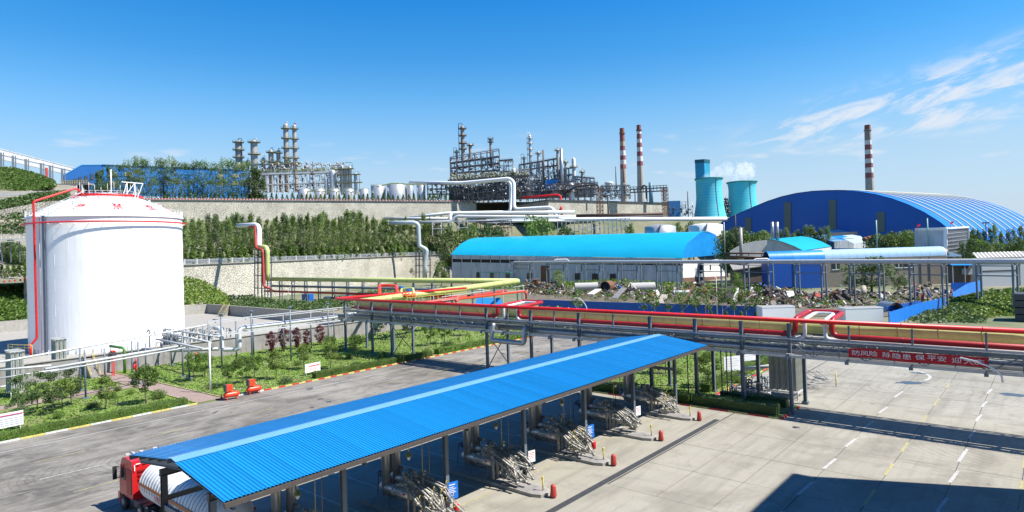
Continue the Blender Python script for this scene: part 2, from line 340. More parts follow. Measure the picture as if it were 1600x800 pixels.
# ================================================================ ground, yard, markings
g = MB(); g.quad((-3500, -3500, -.08), (3500, -3500, -.08), (3500, 3500, -.08), (-3500, 3500, -.08)); struct('ground', g, M_scrub)
g = MB(); g.quad((-79.1, -60, -.005), (-50, -60, -.005), (-50, 135, -.005), (-79.1, 135, -.005)); struct('road', g, M_road)
SX = [-25.6+3.87*i for i in range(8)]; SY = [40+6*i for i in range(11)]
g = MB()
for r in ((-50, -25.7, -60, 64.3), (-30.2, -25.7, 64.3, 135), (SX[-1], 70, -60, 135), (-25.7, SX[-1], -60, 40), (-25.7, SX[-1], SY[-1], 135), (-50, -30.2, 112, 135)):
    g.quad((r[0], r[2], 0), (r[1], r[2], 0), (r[1], r[3], 0), (r[0], r[3], 0))
yard = struct('concrete_yard', g, M_yard)
g = MB(); g.quad((-25.8, 39.9, -.035), (SX[-1]+.1, 39.9, -.035), (SX[-1]+.1, SY[-1]+.1, -.035), (-25.8, SY[-1]+.1, -.035)); obj('joint_bed', g, M_steeld, yard)
sm = MB().box(.025, 3.845, .02, 5.98, -.03, .004).mesh('slab'); sm.materials.append(M_yard)
for x in SX[:-1]:
    for y in SY[:-1]:
        o = obj('concrete_slab', sm, None, yard); o.location = (x, y, U(-.003, .003))
# drain channel along the island tips
g = MB(); g.box(-26.35, -25.8, 30, 61, .002, .008)
for i in range(62): g.box(-26.30, -25.85, 30.05+i*.5, 30.3+i*.5, .008, .014)
struct('drain_channel', g, M_steeld)
# painted markings
wl, yl = MB(), MB()
def stripe(m, x0, y0, x1, y1, wd=.15, z=.010):
    a = Vector((x0, y0, z)); b = Vector((x1, y1, z)); t = (b-a).normalized(); n = Vector((-t.y, t.x, 0))*wd/2
    m.quad(a-n, b-n, b+n, a+n)
stripe(wl, -75.2, -40, -75.2, 104)
for k in range(14): stripe(yl, -69.0, -12.8+9.3*k, -69.0, -8.9+9.3*k, .14)
for k in range(14): stripe(yl, -57.5+.3*max(0, k-6), -3.6+9.3*k, -57.5+.3*max(0, k-6), .8+9.3*k, .14)
stripe(wl, -63.2, 14.2, -63.0, 18.8, .14)
for y0 in (19.7, 27.7, 35.6, 43.6, 51.6, 59.6):
    for dy in (-1.85, 1.75): stripe(wl, -47.2, y0+dy, -32.3, y0+dy, .16)
    stripe(yl, -31.6, y0+1.7, -31.6, y0+6.2, .13)
for k, (a, b) in enumerate(((33, 36), (39.5, 42.5), (45.9, 49.0), (52.3, 55.2), (58.8, 61.8), (65.3, 68.4), (69.9+2, 75), (80, 83.5))):
    stripe(wl, -14.1+.012*k, a, -14.0+.1*k*.3, b, .22, .012); 
for a, b in ((32, 35), (41, 44.5), (48, 51), (54.3, 57.3), (59.7, 63.6), (67, 70), (73.5, 76.5), (80, 83), (87, 90)): stripe(wl, -6.3, a, -6.1, b, .22, .012)
for a, b in ((38, 40.5), (46.5, 50), (53.4, 56.4), (59.8, 63), (70.5, 73.5), (78, 82), (88, 91)): stripe(yl, -10.15, a, -10.15, b, .2, .012); stripe(yl, -2.4, a+1, -2.4, b+1.2, .2, .012)
for k in range(9):   # curved kerb stripe by the lamp
    a0 = radians(-20+k*12); a1 = radians(-8+k*12); stripe(wl, -18+5.6*cos(a0), 93+5.6*sin(a0), -18+5.6*cos(a1), 93+5.6*sin(a1), .35, .012)
for k in range(5): stripe(wl, -62+k*1.1, 101+k*.9, -61+k*1.1, 101.8+k*.9, .3, .012)
struct('white_road_marking', wl, M_wline); struct('yellow_road_marking', yl, M_yline)
# wet patches and manhole
pm = mat('damp_patch', (.06, .065, .075), .25, var=.2)
def blotch(x, y, rx, ry, rz=0.):
    m = MB(); pts = []
    for k in range(18):
        a = 2*pi*k/18; r = U(.6, 1.15); px_, py_ = rx*r*cos(a), ry*r*sin(a); pts.append((x+px_*cos(rz)-py_*sin(rz), y+px_*sin(rz)+py_*cos(rz), .016))
    m.quad(*pts); return struct('damp_patch', m, pm)
for k_ in range(26): blotch(U(-75, -50), U(5, 110), U(.25, .9), U(.15, .5), U(0, 3))
for k_ in range(14): blotch(U(-46, -33), U(18, 62), U(.2, .6), U(.15, .4), U(0, 3))
blotch(*G(1422, 598)[:2], 1.9, .8, .6); blotch(*G(1435, 583)[:2], 1., .5); blotch(*G(1585, 617)[:2], 1.6, .9, .3)
m = MB(); m.lathe([(0, .02), (.34, .02), (.34, 0)], tuple(G(1244, 668)), 16)
single('manhole_cover', 'round iron manhole cover in the sunlit yard beside the pipe rack shadow', 'manhole cover', m, M_steeld)
# gardens (raised lawns), beds and paths
g = MB(); g.box(-113.4, -79.3, -30, 135, -.07, .10); struct('left_lawn', g, M_grass)
g = MB(); g.box(-49, -30.4, 64.5, 112, -.07, .10); g.box(-30.4, -21.1, 64.5, 70.2, -.07, .10); struct('right_lawn', g, M_grass)
g = MB(); bricks = MB()
g.quad((-79.3, 33.6, .115), (-79.3, 36.6, .115), (-113.4, 34.8, .115), (-113.4, 32.0, .115)); g.quad((-97.5, -10, .115), (-95.2, -10, .115), (-97.2, 33, .115), (-100.2, 33, .115)); path = struct('brick_path', g, M_brick)
e = MB()
for a, b in (((-79.3, 36.7), (-113.4, 34.9)), ((-79.3, 33.5), (-113.4, 31.9))): e.bar((a[0], a[1], .14), (b[0], b[1], .14), .14, .14)
struct('path_edging', e, mat('path_edging_yellow', (.38, .34, .18), .9, var=.3, scale=2))
KR, KY, KW, KG = MB(), MB(), MB(), MB()
ks = MB().box(-.09, .09, .01, .99, -.05, .15); km = {}
M_kr = mat('kerb_red', (.52, .03, .025), .7, var=.2, scale=3); M_ky = mat('kerb_yellow', (.58, .50, .14), .7, var=.2, scale=3); M_kw = mat('kerb_white', (.6, .6, .56), .8, var=.2, scale=3)
for k_, mm_ in (('r', M_kr), ('y', M_ky), ('w', M_kw)):
    q = ks.mesh('kerb_stone'); q.materials.append(mm_); km[k_] = q
kerb = bpy.data.objects.new('kerb', None); COL.objects.link(kerb); kerb['kind'] = 'structure'
def kerbrun(x0, y0, x1, y1, pat, step=1.):
    n = int(((x1-x0)**2+(y1-y0)**2)**.5/step); rz = math.atan2(-(x1-x0), y1-y0)
    for i in range(n):
        o = obj('kerb_stone', km[pat[i % len(pat)]], None, kerb); o.location = (x0+(x1-x0)*i/n, y0+(y1-y0)*i/n, 0); o.rotation_euler = (0, 0, rz)
kerbrun(-79.2, -10, -79.2, 33.5, 'wwyy'); kerbrun(-79.2, 36.8, -79.2, 42, 'ww'); kerbrun(-79.2, 42, -79.2, 112, 'ry')
kerbrun(-49, 64.4, -21.2, 64.4, 'rryy'); kerbrun(-30.25, 70.4, -30.9, 112, 'rryy'); kerbrun(-21.0, 64.4, -21.0, 70.2, 'rryy'); kerbrun(-49.1, 64.4, -49.1, 112, 'ry'); kerbrun(-30.2, 70.3, -21.1, 70.3, 'ww')
# ================================================================ foliage kit
def leaves(m, c, r, n, size, sq=1., flat=0.):
    """n leaf quads through an ellipsoid c, r=(rx,ry,rz)"""
    for _ in range(n):
        while 1:
            p = Vector((U(-1, 1), U(-1, 1), U(-1, 1)))
            if p.length <= 1: break
        p = p*(.55+.45*random.random()) if False else p.normalized()*(p.length**.45)
        q = Vector((c[0]+p.x*r[0], c[1]+p.y*r[1], c[2]+p.z*r[2])); s = size*U(.6, 1.3)
        a = Vector((U(-1, 1), U(-1, 1), U(-1, 1)+flat)).normalized(); b = a.orthogonal().normalized()*s*.5; d = a.cross(b).normalized()*s*.5*U(.5, .9)
        m.quad(q-b, q-d, q+b, q+d)
def tree_proto(kind, label, h, cr, z0, nclump, nleaf, size, lm, bm=None, trunk_r=.12, shape='round', loc=(0, 0, -500), cat='tree', group=None, limbs=5):
    root = thing(kind, label, cat, loc, group)
    t = MB(); t.tube([(0, 0, 0), (U(-.1, .1), U(-.1, .1), h*.3), (U(-.2, .2), U(-.2, .2), h*.6), (0, 0, h*.9)], [trunk_r, trunk_r*.8, trunk_r*.5, trunk_r*.15], 6)
    c = MB(); hc = h-z0
    for i in range(limbs):
        a = U(0, 2*pi); zz_ = z0*.8+hc*.5*i/limbs
        t.tube([(0, 0, zz_), (cos(a)*cr*.4, sin(a)*cr*.4, zz_+hc*.14), (cos(a)*cr*.8, sin(a)*cr*.8, zz_+hc*.3)], [trunk_r*.45, trunk_r*.3, trunk_r*.1], 5)
    for i in range(nclump):
        f = random.random(); zc = z0+hc*f
        if shape == 'round': rr = cr*sqrt(max(.05, 1-(2*f-1)**2))
        elif shape == 'poplar': rr = cr*(min(1, f/.25)*(1-max(0, f-.3)/.7*.8))
        else: rr = cr*(1-f)*.95+.05
        a = U(0, 2*pi); q = rr*sqrt(random.random()); k = cr*(.26 if shape != 'cone' else .2)*U(.7, 1.4)
        leaves(c, (cos(a)*q, sin(a)*q, zc), (k, k, k*(1.2 if shape == 'poplar' else .85)), nleaf, size)
    if shape == 'poplar':
        for i in range(5):
            a = U(0, 2*pi); q = cr*U(0, .5); z_ = h*U(.86, 1.0); leaves(c, (cos(a)*q, sin(a)*q, z_), (cr*.14, cr*.14, h*.09), nleaf, size)
    obj('trunk', t, bm or M_bark, root); obj('crown', c, lm, root); return root
def bush_mesh(rx, ry, rz, n, size):
    m = MB()
    for i in range(max(3, n//45)):
        a = U(0, 2*pi); q = random.random()**.5*.62
        leaves(m, (cos(a)*q*rx, sin(a)*q*ry, rz*U(.25, .75)), (rx*.45, ry*.45, rz*.4), 45, size)
    return m
def strip_leaves(m, a, b, wd, h, dens, size, z0=0.):
    a = Vector(a); b = Vector(b); L_ = (b-a).length; t = (b-a)/L_; n = Vector((-t.y, t.x, 0))
    for _ in range(int(L_*(wd+2*h)*dens)):
        u = U(0, L_); s_ = U(0, wd+2*h)
        if s_ < h: off, z = -wd/2, s_
        elif s_ < h+wd: off, z = s_-h-wd/2, h*U(.93, 1.07)
        else: off, z = wd/2, s_-h-wd
        q = a+t*u+n*(off+U(-.06, .06)); q.z = z0+z+U(-.05, .05)+.08*sin(u*1.7+off)+.05*sin(u*4.1); s = size*U(.6, 1.3)
        x = Vector((U(-1, 1), U(-1, 1), U(-1, 1))).normalized(); y = x.orthogonal().normalized()*s*.5; d = x.cross(y).normalized()*s*.35
        m.quad(q-y, q-d, q+y, q+d)
def hedge(label, a, b, wd, h, dens=110, size=.11, m=None, z0=.1):
    k = MB(); strip_leaves(k, a, b, wd, h, dens, size, z0); A = Vector(a); B = Vector(b); A.z = B.z = z0+h*.46; k.bar(A, B, wd*.85, h*.88)
    return single('hedge', label, 'hedge', k, m or M_leaf, 'clipped hedges')
hedge('long clipped hedge along the yellow and white kerb at the left edge', (-80.1, -8, 0), (-80.1, 32.6, 0), 1.1, .75)
hedge('clipped hedge behind the red and yellow kerb by the small white notice board', (-80.2, 50, 0), (-80.2, 72, 0), 1.1, .8)
hedge('clipped hedge running under the pipe rack along the far road edge', (-80.3, 73.5, 0), (-80.3, 111, 0), 1.3, .9, 35, .22)
hedge('dark clipped hedge in front of the rack posts beside the bare concrete yard', (-30.5, 65.7, 0), (-21.7, 65.7, 0), 1.5, 1.0, m=M_leafd)
hedge('dark rear hedge strip under the rack ending at the tall grey post', (-29.0, 69.2, 0), (-21.9, 69.2, 0), 1.0, .9, m=M_leafd)
hedge('low hedge behind the canopy posts along the red and yellow kerb', (-48, 65.7, 0), (-31.0, 65.7, 0), 1.4, .9)
hedge('shaggy hedge following the kerb beside the two white notice boards', (-31.7, 71, 0), (-32.3, 96, 0), 1.3, 1.0, 30, .2)
def blades(m, x0, x1, y0, y1, n, h=.11, z=.1, skip=None):
    for _ in range(n):
        x, y = U(x0, x1), U(y0, y1)
        if skip and skip(x, y): continue
        a = U(0, pi); s = U(.06, .16); hh = h*U(.5, 1.5); c, q = cos(a)*s, sin(a)*s; lx, ly = U(-.1, .1), U(-.1, .1)
        m.quad((x-c, y-q, z), (x+c, y+q, z), (x+lx+c*.3, y+ly+q*.3, z+hh), (x+lx-c*.3, y+ly-q*.3, z+hh))
onpath = lambda x, y: (31.9+(x+113)*.05 < y < 35.2+(x+113)*.05) or (-100.4 < x < -95 and y < 33)
g = MB(); blades(g, -113, -79.5, 5, 75, 34000, skip=onpath); blades(g, -113, -79.5, 75, 125, 7000, .25, skip=onpath); blades(g, -48.8, -30.6, 65, 110, 12000)
stuff('grass', 'bright green lawn grass around the small trees under the pipe racks', 'grass', g, M_blade)
# ================================================================ tank pit (dike)
def wallbox(m, a, b, t, z0, z1): a = Vector(a); b = Vector(b); a.z = b.z = (z0+z1)/2; m.bar(a, b, t, z1-z0)
g = MB(); g.box(-206, -114, -60, 91, -.07, .02); struct('dike_floor', g, M_conc)
root = thing('dike_wall', 'low grey concrete dike wall enclosing the white tank', 'wall', (-113.6, 60, 0))
m = MB(); wallbox(m, (-113.6, -60, 0), (-113.6, 91, 0), .4, -.05, 3.0); obj('front_wall', m, M_concd, root, True)
m = MB(); wallbox(m, (-113.8, 91, 0), (-206, 91, 0), .4, -.05, 2.9); wallbox(m, (-206, 90.8, 0), (-206, -60, 0), .4, -.05, 2.95); obj('rear_wall', m, M_conc, root, True)
m = MB(); m.box(-113.95, -113.25, -60, 91.2, 3.0, 3.12); m.box(-205.8, -114, 90.7, 91.3, 2.9, 3.0); obj('coping', m, M_conc, root, True)
def steps(label, base, dirv, n, wd, rise=.22, run=.3):
    r = thing('concrete_stair', label, 'stair', base); d = Vector(dirv); p = Vector((-d.y, d.x, 0))*wd/2
    for k in range(n):
        a = d*(k*run); m = MB(); q = [a-p, a+d*run-p, a+d*run+p, a+p]
        m.hexa([(v.x, v.y, k*rise*.0) for v in q]+[(v.x, v.y, (k+1)*rise) for v in q]); obj('step', m, M_concd, r)
    h = MB()
    for sgn in (-1, 1):
        for z in (.5, 1.0): h.tube([p*sgn+Vector((0, 0, z)), p*sgn+d*run*n+Vector((0, 0, n*rise+z))], .03, 5)
        for k in range(0, n+1, 3): q = p*sgn+d*run*k; h.tube([(q.x, q.y, k*rise), (q.x, q.y, k*rise+1)], .03, 5)
    obj('handrail', h, M_ypaint, r); return r
steps('concrete stair with yellow handrail climbing to the dike wall by the brick path', (-109.8, 31.8, .1), (-1, 0, 0), 13, 1.2)
steps('concrete stair with yellow handrails crossing the rear dike wall right of the tank', tuple(G(345, 495)), (-.6, .8, 0), 13, 1.6)
steps('short brick coloured stair under the corner of the pipe rack', (-108.5, 92.5, .1), (-.95, .3, 0), 13, 1.8)
# ================================================================ storage tank
TC = LD(160*sin(radians(-32.35)), 160*cos(radians(-32.35)), 0); TR, TH = 13.95, 26.4
M_tank = mat('tank_white', (.84, .84, .83), .45, var=.03, scale=.2, spec=.35, streak=.10)
tank = thing('storage_tank', 'huge white cylindrical storage tank with domed roof and red ring pipe', 'tank', tuple(TC))
m = MB(); m.lathe([(TR, 0), (TR, TH)], n=96); obj('shell', m, M_tank, tank)
m = MB()
for k in range(1, 11): m.lathe([(TR+.002, k*2.4), (TR+.012, k*2.4+.03), (TR+.002, k*2.4+.06)], n=96)
for k in range(11):
    for j in range(16):
        a = 2*pi*(j+.5*(k % 2))/16; m.bar((TR*cos(a), TR*sin(a), k*2.4), (TR*cos(a), TR*sin(a), k*2.4+2.4), .05, .02)
obj('weld_seam', m, mat('tank_seam', (.85, .85, .85), .42, var=.02), tank, kind='stuff')
dome = [(TR+.25, TH), (TR+.25, TH+.25), (TR-.4, TH+.25)]+[(TR*(1-q/12.)-.4*(1-q/12.), TH+.25+4.6*sin(pi/2*min(1, (q/12.)*1.0))**1.0) for q in range(1, 13)]
rz_ = lambda r: TH+.3+5.3*(1-(r/TR)**1.75)
m = MB(); m.lathe([(TR+.25, TH-.1), (TR+.25, TH+.3)]+[(r, rz_(r)) for r in [TR*(1-q/14) for q in range(0, 14)]+[.05]], n=96); obj('roof', m, M_tank, tank)
cam_a = math.atan2(-TC.y, -TC.x)     # direction from the tank to the camera
def ta(px):                          # angle on the tank seen at column px
    s_ = max(-.999, min(.999, (math.atan((px-CX)/F)-radians(-32.35))/math.atan(TR/160)*1.0)); return cam_a+math.asin(s_)
def pol(a, r, z): return Vector((r*cos(a), r*sin(a), z))
m = MB(); m.tube([pol(2*pi*k/72, TR+.75, TH-1.15) for k in range(73)], .15, 8, cap=False); obj('ring_pipe', m, M_red, tank)
m = MB()
for k in range(36): a = 2*pi*k/36; m.bar(pol(a, TR, TH-1.5), pol(a, TR+.75, TH-1.15), .07)
obj('ring_bracket', m, M_white, tank, kind='stuff')
m = MB()
for rr, zz_, hh in ((TR+.1, TH+.3, 1.25), (5.6, rz_(5.6), 1.1)):
    nn = 60 if rr > 10 else 28
    for k in range(nn): a = 2*pi*k/nn; m.bar(pol(a, rr, zz_), pol(a, rr, zz_+hh), .06)
    for z in (.62, 1.): m.tube([pol(2*pi*k/nn, rr, zz_+hh*z) for k in range(nn+1)], .035, 5, cap=False)
obj('railing', m, M_white, tank)
m = MB(); m.tube([pol(2*pi*k/40, 6.4, rz_(6.4)+.45) for k in range(41)], .24, 8, cap=False); obj('roof_ring_pipe', m, M_red, tank)
ar = ta(62); m = MB()
m.tube([pol(ar, TR+1.3, 0), pol(ar, TR+1.3, 2.0), pol(ar+.035, TR+.5, 3.2), pol(ar+.045, TR+.55, 5), pol(ar+.03, TR+.55, TH+3.0), pol(ar+.18, 7.2, rz_(6.4)+1.8), pol(ar+.3, 6.4, rz_(6.4)+.4)], .2, 8, .35); obj('riser_pipe', m, M_red, tank)
m = MB(); m.tube([pol(ar, TR+1.3, 2.2), pol(ar, TR+1.3, -.0)], .24, 8); obj('riser_foot', m, M_red, tank)
al = ta(76.5); m = MB()
m.box(-.3, .3, -.05, .05, 0, TH+.2); mm2 = m.mesh('cable_tray'); o = obj('cable_tray', mm2, M_steel, tank); o.location = pol(al, TR+.3, 0); o.rotation_euler = (0, 0, al+pi/2)
m = MB(); ad = ta(70); m.tube([pol(ad-.02, TR+.06, 0), pol(ad-.02, TR+.06, TH)], .05, 5)
for s_ in (-1, 1): m.tube([pol(al+.06*s_+.03, TR+.5, TH+.3), pol(al+.16+.02*s_, 6., rz_(6.)+.3)], .05, 5); m.tube([pol(al+.06*s_+.03, TR+.5, TH+1.3), pol(al+.16+.02*s_, 6., rz_(6.)+1.3)], .04, 5)
for k in range(12): f = k/11; m.bar(pol(al+.0+.14*f, TR*(1-f)+6*f, rz_(TR*(1-f)+6*f)+.3), pol(al+.07+.1*f, TR*(1-f)+6*f, rz_(TR*(1-f)+6*f)+.3), .25, .05)
obj('roof_ladder', m, M_lgrey, tank)
for ch, px in (('严', 120), ('禁', 187), ('烟', 246), ('火', 300)):
    a = ta(px) if px < 290 else ta(246)+.75
    r0, r1 = TR-1.5, TR-3.3; me = text_mesh(ch, 2.8, .02); o = obj('painted_character', me, M_red, tank)
    rad = Vector((cos(a), sin(a), 0)); tn = Vector((-sin(a), cos(a), 0)); upv = Vector((0, 0, rz_(r1)))-Vector((0, 0, rz_(r0)))-rad*(r0-r1)
    o.scale = (.68, 1, 1); rot_to(o, tn, upv); o.location = pol(a, (r0+r1)/2, rz_((r0+r1)/2)+.1)+rad*.1
m = MB()
for k in range(18):
    a = cam_a+U(-1.4, 1.4); r = TR*U(.5, .93); m.cbox(pol(a, r, rz_(r)+.15), (.5, .4, .4))
for k in range(14): a = cam_a-1.2+k*.2; m.tube([pol(a, 5.7, rz_(5.7)+.2), pol(a, 5.7, rz_(5.7)+U(1.6, 3))], .05, 5)
obj('roof_fitting', m, M_lgrey, tank, kind='stuff')
m = MB(); a0, a1 = ta(217), ta(250)
T = [pol(ta(223), 6.8, rz_(6.8)), pol(ta(240), 8.5, rz_(8.5)), pol(ta(238), 6.2, rz_(6.2)), pol(ta(256), 8, rz_(8))]
top = [pol(ta(219), 6., rz_(6)+3.1), pol(ta(262), 8, rz_(6.2)+3.0)]
m.bar(top[0], top[1], .16)
for k, f in enumerate((.25, .62)):
    q = top[0].lerp(top[1], f); m.bar(q, (q.x, q.y, rz_(8)-.2), .14)
    m.bar(q, q.lerp(top[0], .8)-Vector((0, 0, 3.0)), .12)
m.bar(top[1], top[0].lerp(top[1], .68)-Vector((0, 0, 3.6)), .13)
obj('lifting_davit', m, M_white, tank)
m = MB()
m.tube([pol(ta(196), 3, rz_(3)), pol(ta(196), 3, rz_(3)+4.8)], .13, 8); m.tube([pol(ta(196), 3, rz_(3)+4.7), pol(ta(196), 3, rz_(3)+5.0)], .2, 8); obj('vent_stack', m, M_white, tank)
m = MB()
for k in range(26): a = cam_a-1.3+k*.1; m.bar(pol(a, TR+.05, 0), pol(a, TR+.05, .9), .16)
obj('anchor_strap', m, M_lgrey, tank, kind='stuff')
# walkway with yellow rails at the tank foot
m = MB(); k0 = [pol(cam_a-1.15+.1*k, TR+4, 1.5) for k in range(5)]
for z in (0.5, 1.): m.tube([p+Vector((0, 0, z)) for p in k0], .05, 5)
for p in k0: m.bar(p-Vector((0, 0, 1.5)), p+Vector((0, 0, 1)), .06)
obj('foot_platform_rail', m, M_ypaint, tank)
# ================================================================ neighbouring building (just outside the frame, casts the shadow in the corner)
root = thing('office_block', 'tall pale building beside the viewpoint casting the square shadow on the yard', 'building', (10, 10, 0))
m = MB().box(1.3, 22, -30, 57.3, 0, 25.2); obj('wall', m, M_conc, root, True)
m = MB()
for k in range(6):
    for j in range(14): m.box(1.18, 1.3, -25+6*j, -22+6*j, 1.5+4*k, 3.5+4*k)
obj('window', m, M_glass, root, True, kind='stuff'); m = MB().box(1.05, 22.2, -30.3, 57.6, 25.2, 25.7); obj('roof', m, M_concd, root, True)
# ================================================================ loading canopy
XF, XR, XB, ZE, ZR, YA, YB = -28.7, -34.4, -40.1, 6.55, 7.35, 13.2, 65.2
PYS = [13.7, 21.0, 28.9, 37.0, 45.1, 53.3, 62.0]
cano = thing('loading_canopy', 'long open canopy with a bright blue corrugated roof over the loading bays', 'canopy', (XR, 39, 0))
def sheetmesh(sgn):
    m = MB(); prof = []
    for k in range(5):
        y = k*.2; prof += [(y, 0), (y+.06, 0), (y+.085, .042), (y+.155, .042), (y+.18, 0)]
    prof.append((1.004, 0)); dx = (XF-XR)*sgn; a = sgn*.05
    for (y0, z0), (y1, z1) in zip(prof, prof[1:]):
        p = [(a, y0, z0), (dx, y0, z0-(ZR-ZE)), (dx, y1, z1-(ZR-ZE)), (a, y1, z1)]
        m.quad(*(p if sgn > 0 else p[::-1]))
    m.bar((dx*.5, 1.0, -.4+.045), (dx, 1.0, -.8+.045), .02, .012); m.bar((0, 1.0, .045), (dx*.5, 1.0, -.4+.045), .02, .012)
    q = m.mesh('roof_sheet'); q.materials.append(bluer); return q
bluer = mat('canopy_blue_sheet', (.007, .215, .50), .42, var=.10, scale=.5, rnd=.06, stretch=(.25, 2.5, 1))
for sgn in (1, -1):
    sm = sheetmesh(sgn)
    for i in range(52): o = obj('roof_sheet', sm, None, cano); o.location = (0, YA+i-39, ZR+U(-.003, .003))
m = MB()
for i in range(13):
    y0 = YA+i*4; c = MB()
    c.hexa([(-.5, 0, -.03), (0, 0, .055), (0, 4.0, .055), (-.5, 4.0, -.03), (-.5, 0, -.012), (0, 0, .075), (0, 4.0, .075), (-.5, 4.0, -.012)])
    c.hexa([(0, 0, .055), (.5, 0, -.03), (.5, 4.0, -.03), (0, 4.0, .055), (0, 0, .075), (.5, 0, -.012), (.5, 4.0, -.012), (0, 4.0, .075)])
    o = obj('ridge_cap', c, M_bluel, cano); o.location = (0, y0-39, ZR+.012)
for x, n_ in ((XF+.02, 'gutter'), (XB-.02, 'gutter')):
    g = MB(); g.box(x-.1, x+.1, YA, YB, ZE-.27, ZE-.06); obj(n_, g, mat('gutter_grey_brown', (.075, .065, .06), .5), cano, True)
for f in (.12, .34, .56, .78, .97):
    for sgn in (1, -1):
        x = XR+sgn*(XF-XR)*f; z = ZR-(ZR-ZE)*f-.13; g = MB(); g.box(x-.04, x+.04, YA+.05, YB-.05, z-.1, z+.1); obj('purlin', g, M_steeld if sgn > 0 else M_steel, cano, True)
for x in (-31.0, -36.7):
    g = MB(); g.box(x-.1, x+.1, YA+.3, YB-.5, 5.98, 6.32); g.box(x-.16, x+.16, YA+.3, YB-.5, 5.95, 5.98); obj('longitudinal_beam', g, M_steeld, cano, True)
for y in PYS:
    g = MB()
    for sgn in (1, -1):
        dx = (XF-XR)*sgn
        for a, b, dz, hh in ((0, .98, -.44, .34),):
            g.bar((XR, y, ZR+dz), (XR+dx*.98, y, ZR-(ZR-ZE)*.98+dz+.06), .06, .30); g.bar((XR, y, ZR+dz+.16), (XR+dx*.98, y, ZR-(ZR-ZE)*.98+dz+.20), .18, .03); g.bar((XR, y, ZR+dz-.16), (XR+dx*.98, y, ZR-(ZR-ZE)*.98+dz-.09), .18, .03)
    obj('rafter', g, M_steel, cano, True)
    for x in (-31.0, -36.7):
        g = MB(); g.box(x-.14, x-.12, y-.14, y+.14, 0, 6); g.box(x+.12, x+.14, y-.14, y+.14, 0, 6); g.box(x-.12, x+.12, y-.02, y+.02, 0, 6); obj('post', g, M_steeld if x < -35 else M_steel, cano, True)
        g = MB(); g.box(x-.35, x+.35, y-.3, y+.3, 0, .55); obj('post_plinth', g, M_conc, cano, True)
g = MB(); g.box(-36.7, -31.0, 13.62, 13.78, 4.15, 4.45); g.box(-36.7, -31.0, 61.92, 62.08, 4.15, 4.45); obj('tie_beam', g, M_steel, cano, True)
g = MB(); g.box(-36.78, -36.62, 13.8, 28.8, 4.6, 4.85); obj('side_beam', g, M_steeld, cano, True)
# hanging lamps
for k, y in enumerate((17.3, 24.9, 33, 41, 49.2, 57.6)):
    r = thing('hanging_lamp', ('yellow green pendant lamp hanging below the canopy edge, number %s from the tanker' % ('first', 'second', 'third', 'fourth', 'fifth', 'sixth')[k]).replace(', number ', ', the '), 'lamp', (-30.9, y+.8, 4.75), 'pendant lamps under the canopy')
    g = MB(); g.tube([(0, 0, .35), (0, 0, 1.25)], .025, 6); g.tube([(0, 0, 1.0), (0, 0, 1.2)], .09, 8); obj('stem', g, M_ypaint, r)
    g = MB(); g.lathe([(.03, .4), (.08, .33), (.2, .18), (.22, .12)], n=12); obj('shade', g, mat('lamp_green', (.22, .23, .08), .5), r)
    g = MB(); g.lathe([(.1, .14), (.11, 0), (.06, -.1), (.0, -.13)], n=10); obj('globe', g, mat('lamp_glass', (.6, .62, .6), .15), r)
# ================================================================ pump islands and loading arms
def ballring(m, p, r): m.lathe([(0, -r), (r*.8, -r*.6), (r, 0), (r*.8, r*.6), (0, r)], tuple(p), 8)
def arms(seed):
    rs = random.Random(seed); A = MB(); B = MB(); Hn = MB()
    for k in range(10):
        y = -.9+.2*k+rs.uniform(-.05, .05); x0 = -32.2+rs.uniform(-.2, .2); z0 = rs.uniform(1.7, 2.5)
        p = [Vector((x0, y, .3)), Vector((x0, y, z0))]
        A.tube(p, .055, 7); ballring(A, p[1], .12); A.tube([p[1]-Vector((0, .13, 0)), p[1]+Vector((0, .13, 0))], .12, 8)
        q = Vector((x0+rs.uniform(1.1, 1.9), y+rs.uniform(-.3, .3), z0-rs.uniform(.4, 1.))); r_ = Vector((q.x+rs.uniform(.4, 1.0), y+rs.uniform(-.4, .4), q.z-rs.uniform(.3, .9))); s_ = Vector((r_.x-rs.uniform(.5, 1.4), r_.y+rs.uniform(-.3, .3), max(.5, r_.z-rs.uniform(-.2, .6))))
        A.tube([p[1], q], .075, 7); A.tube([q, r_], .065, 7); A.tube([r_, s_], .06, 7)
        off = Vector((0, .12, .13)); A.tube([p[1]+off, q+off], .03, 5); A.tube([q+off, r_+off], .03, 5)
        for v in (q, r_, s_): ballring(A, v, .11); A.tube([v-Vector((0, .12, 0)), v+Vector((0, .12, 0))], .1, 8)
        u = Vector((x0-rs.uniform(.5, .9), y, z0+rs.uniform(.1, .35))); A.tube([p[1], u], .05, 6); A.tube([u-Vector((.15, 0, 0)), u+Vector((.15, 0, 0))], .13, 8)
        if k % 2: B.cbox(u+Vector((0, 0, -.15)), (.25, .18, .3))
        Hn.tube([q+Vector((0, 0, .1)), q+Vector((.2, .05, .55))], .02, 5); Hn.tube([s_, s_+Vector((.3, rs.uniform(-.3, .3), .4))], .025, 5)
    return A, B, Hn
Y0S = (19.7, 27.7, 35.6, 43.6, 51.6, 59.6)
nth = ('first', 'second', 'third', 'fourth', 'fifth', 'sixth')
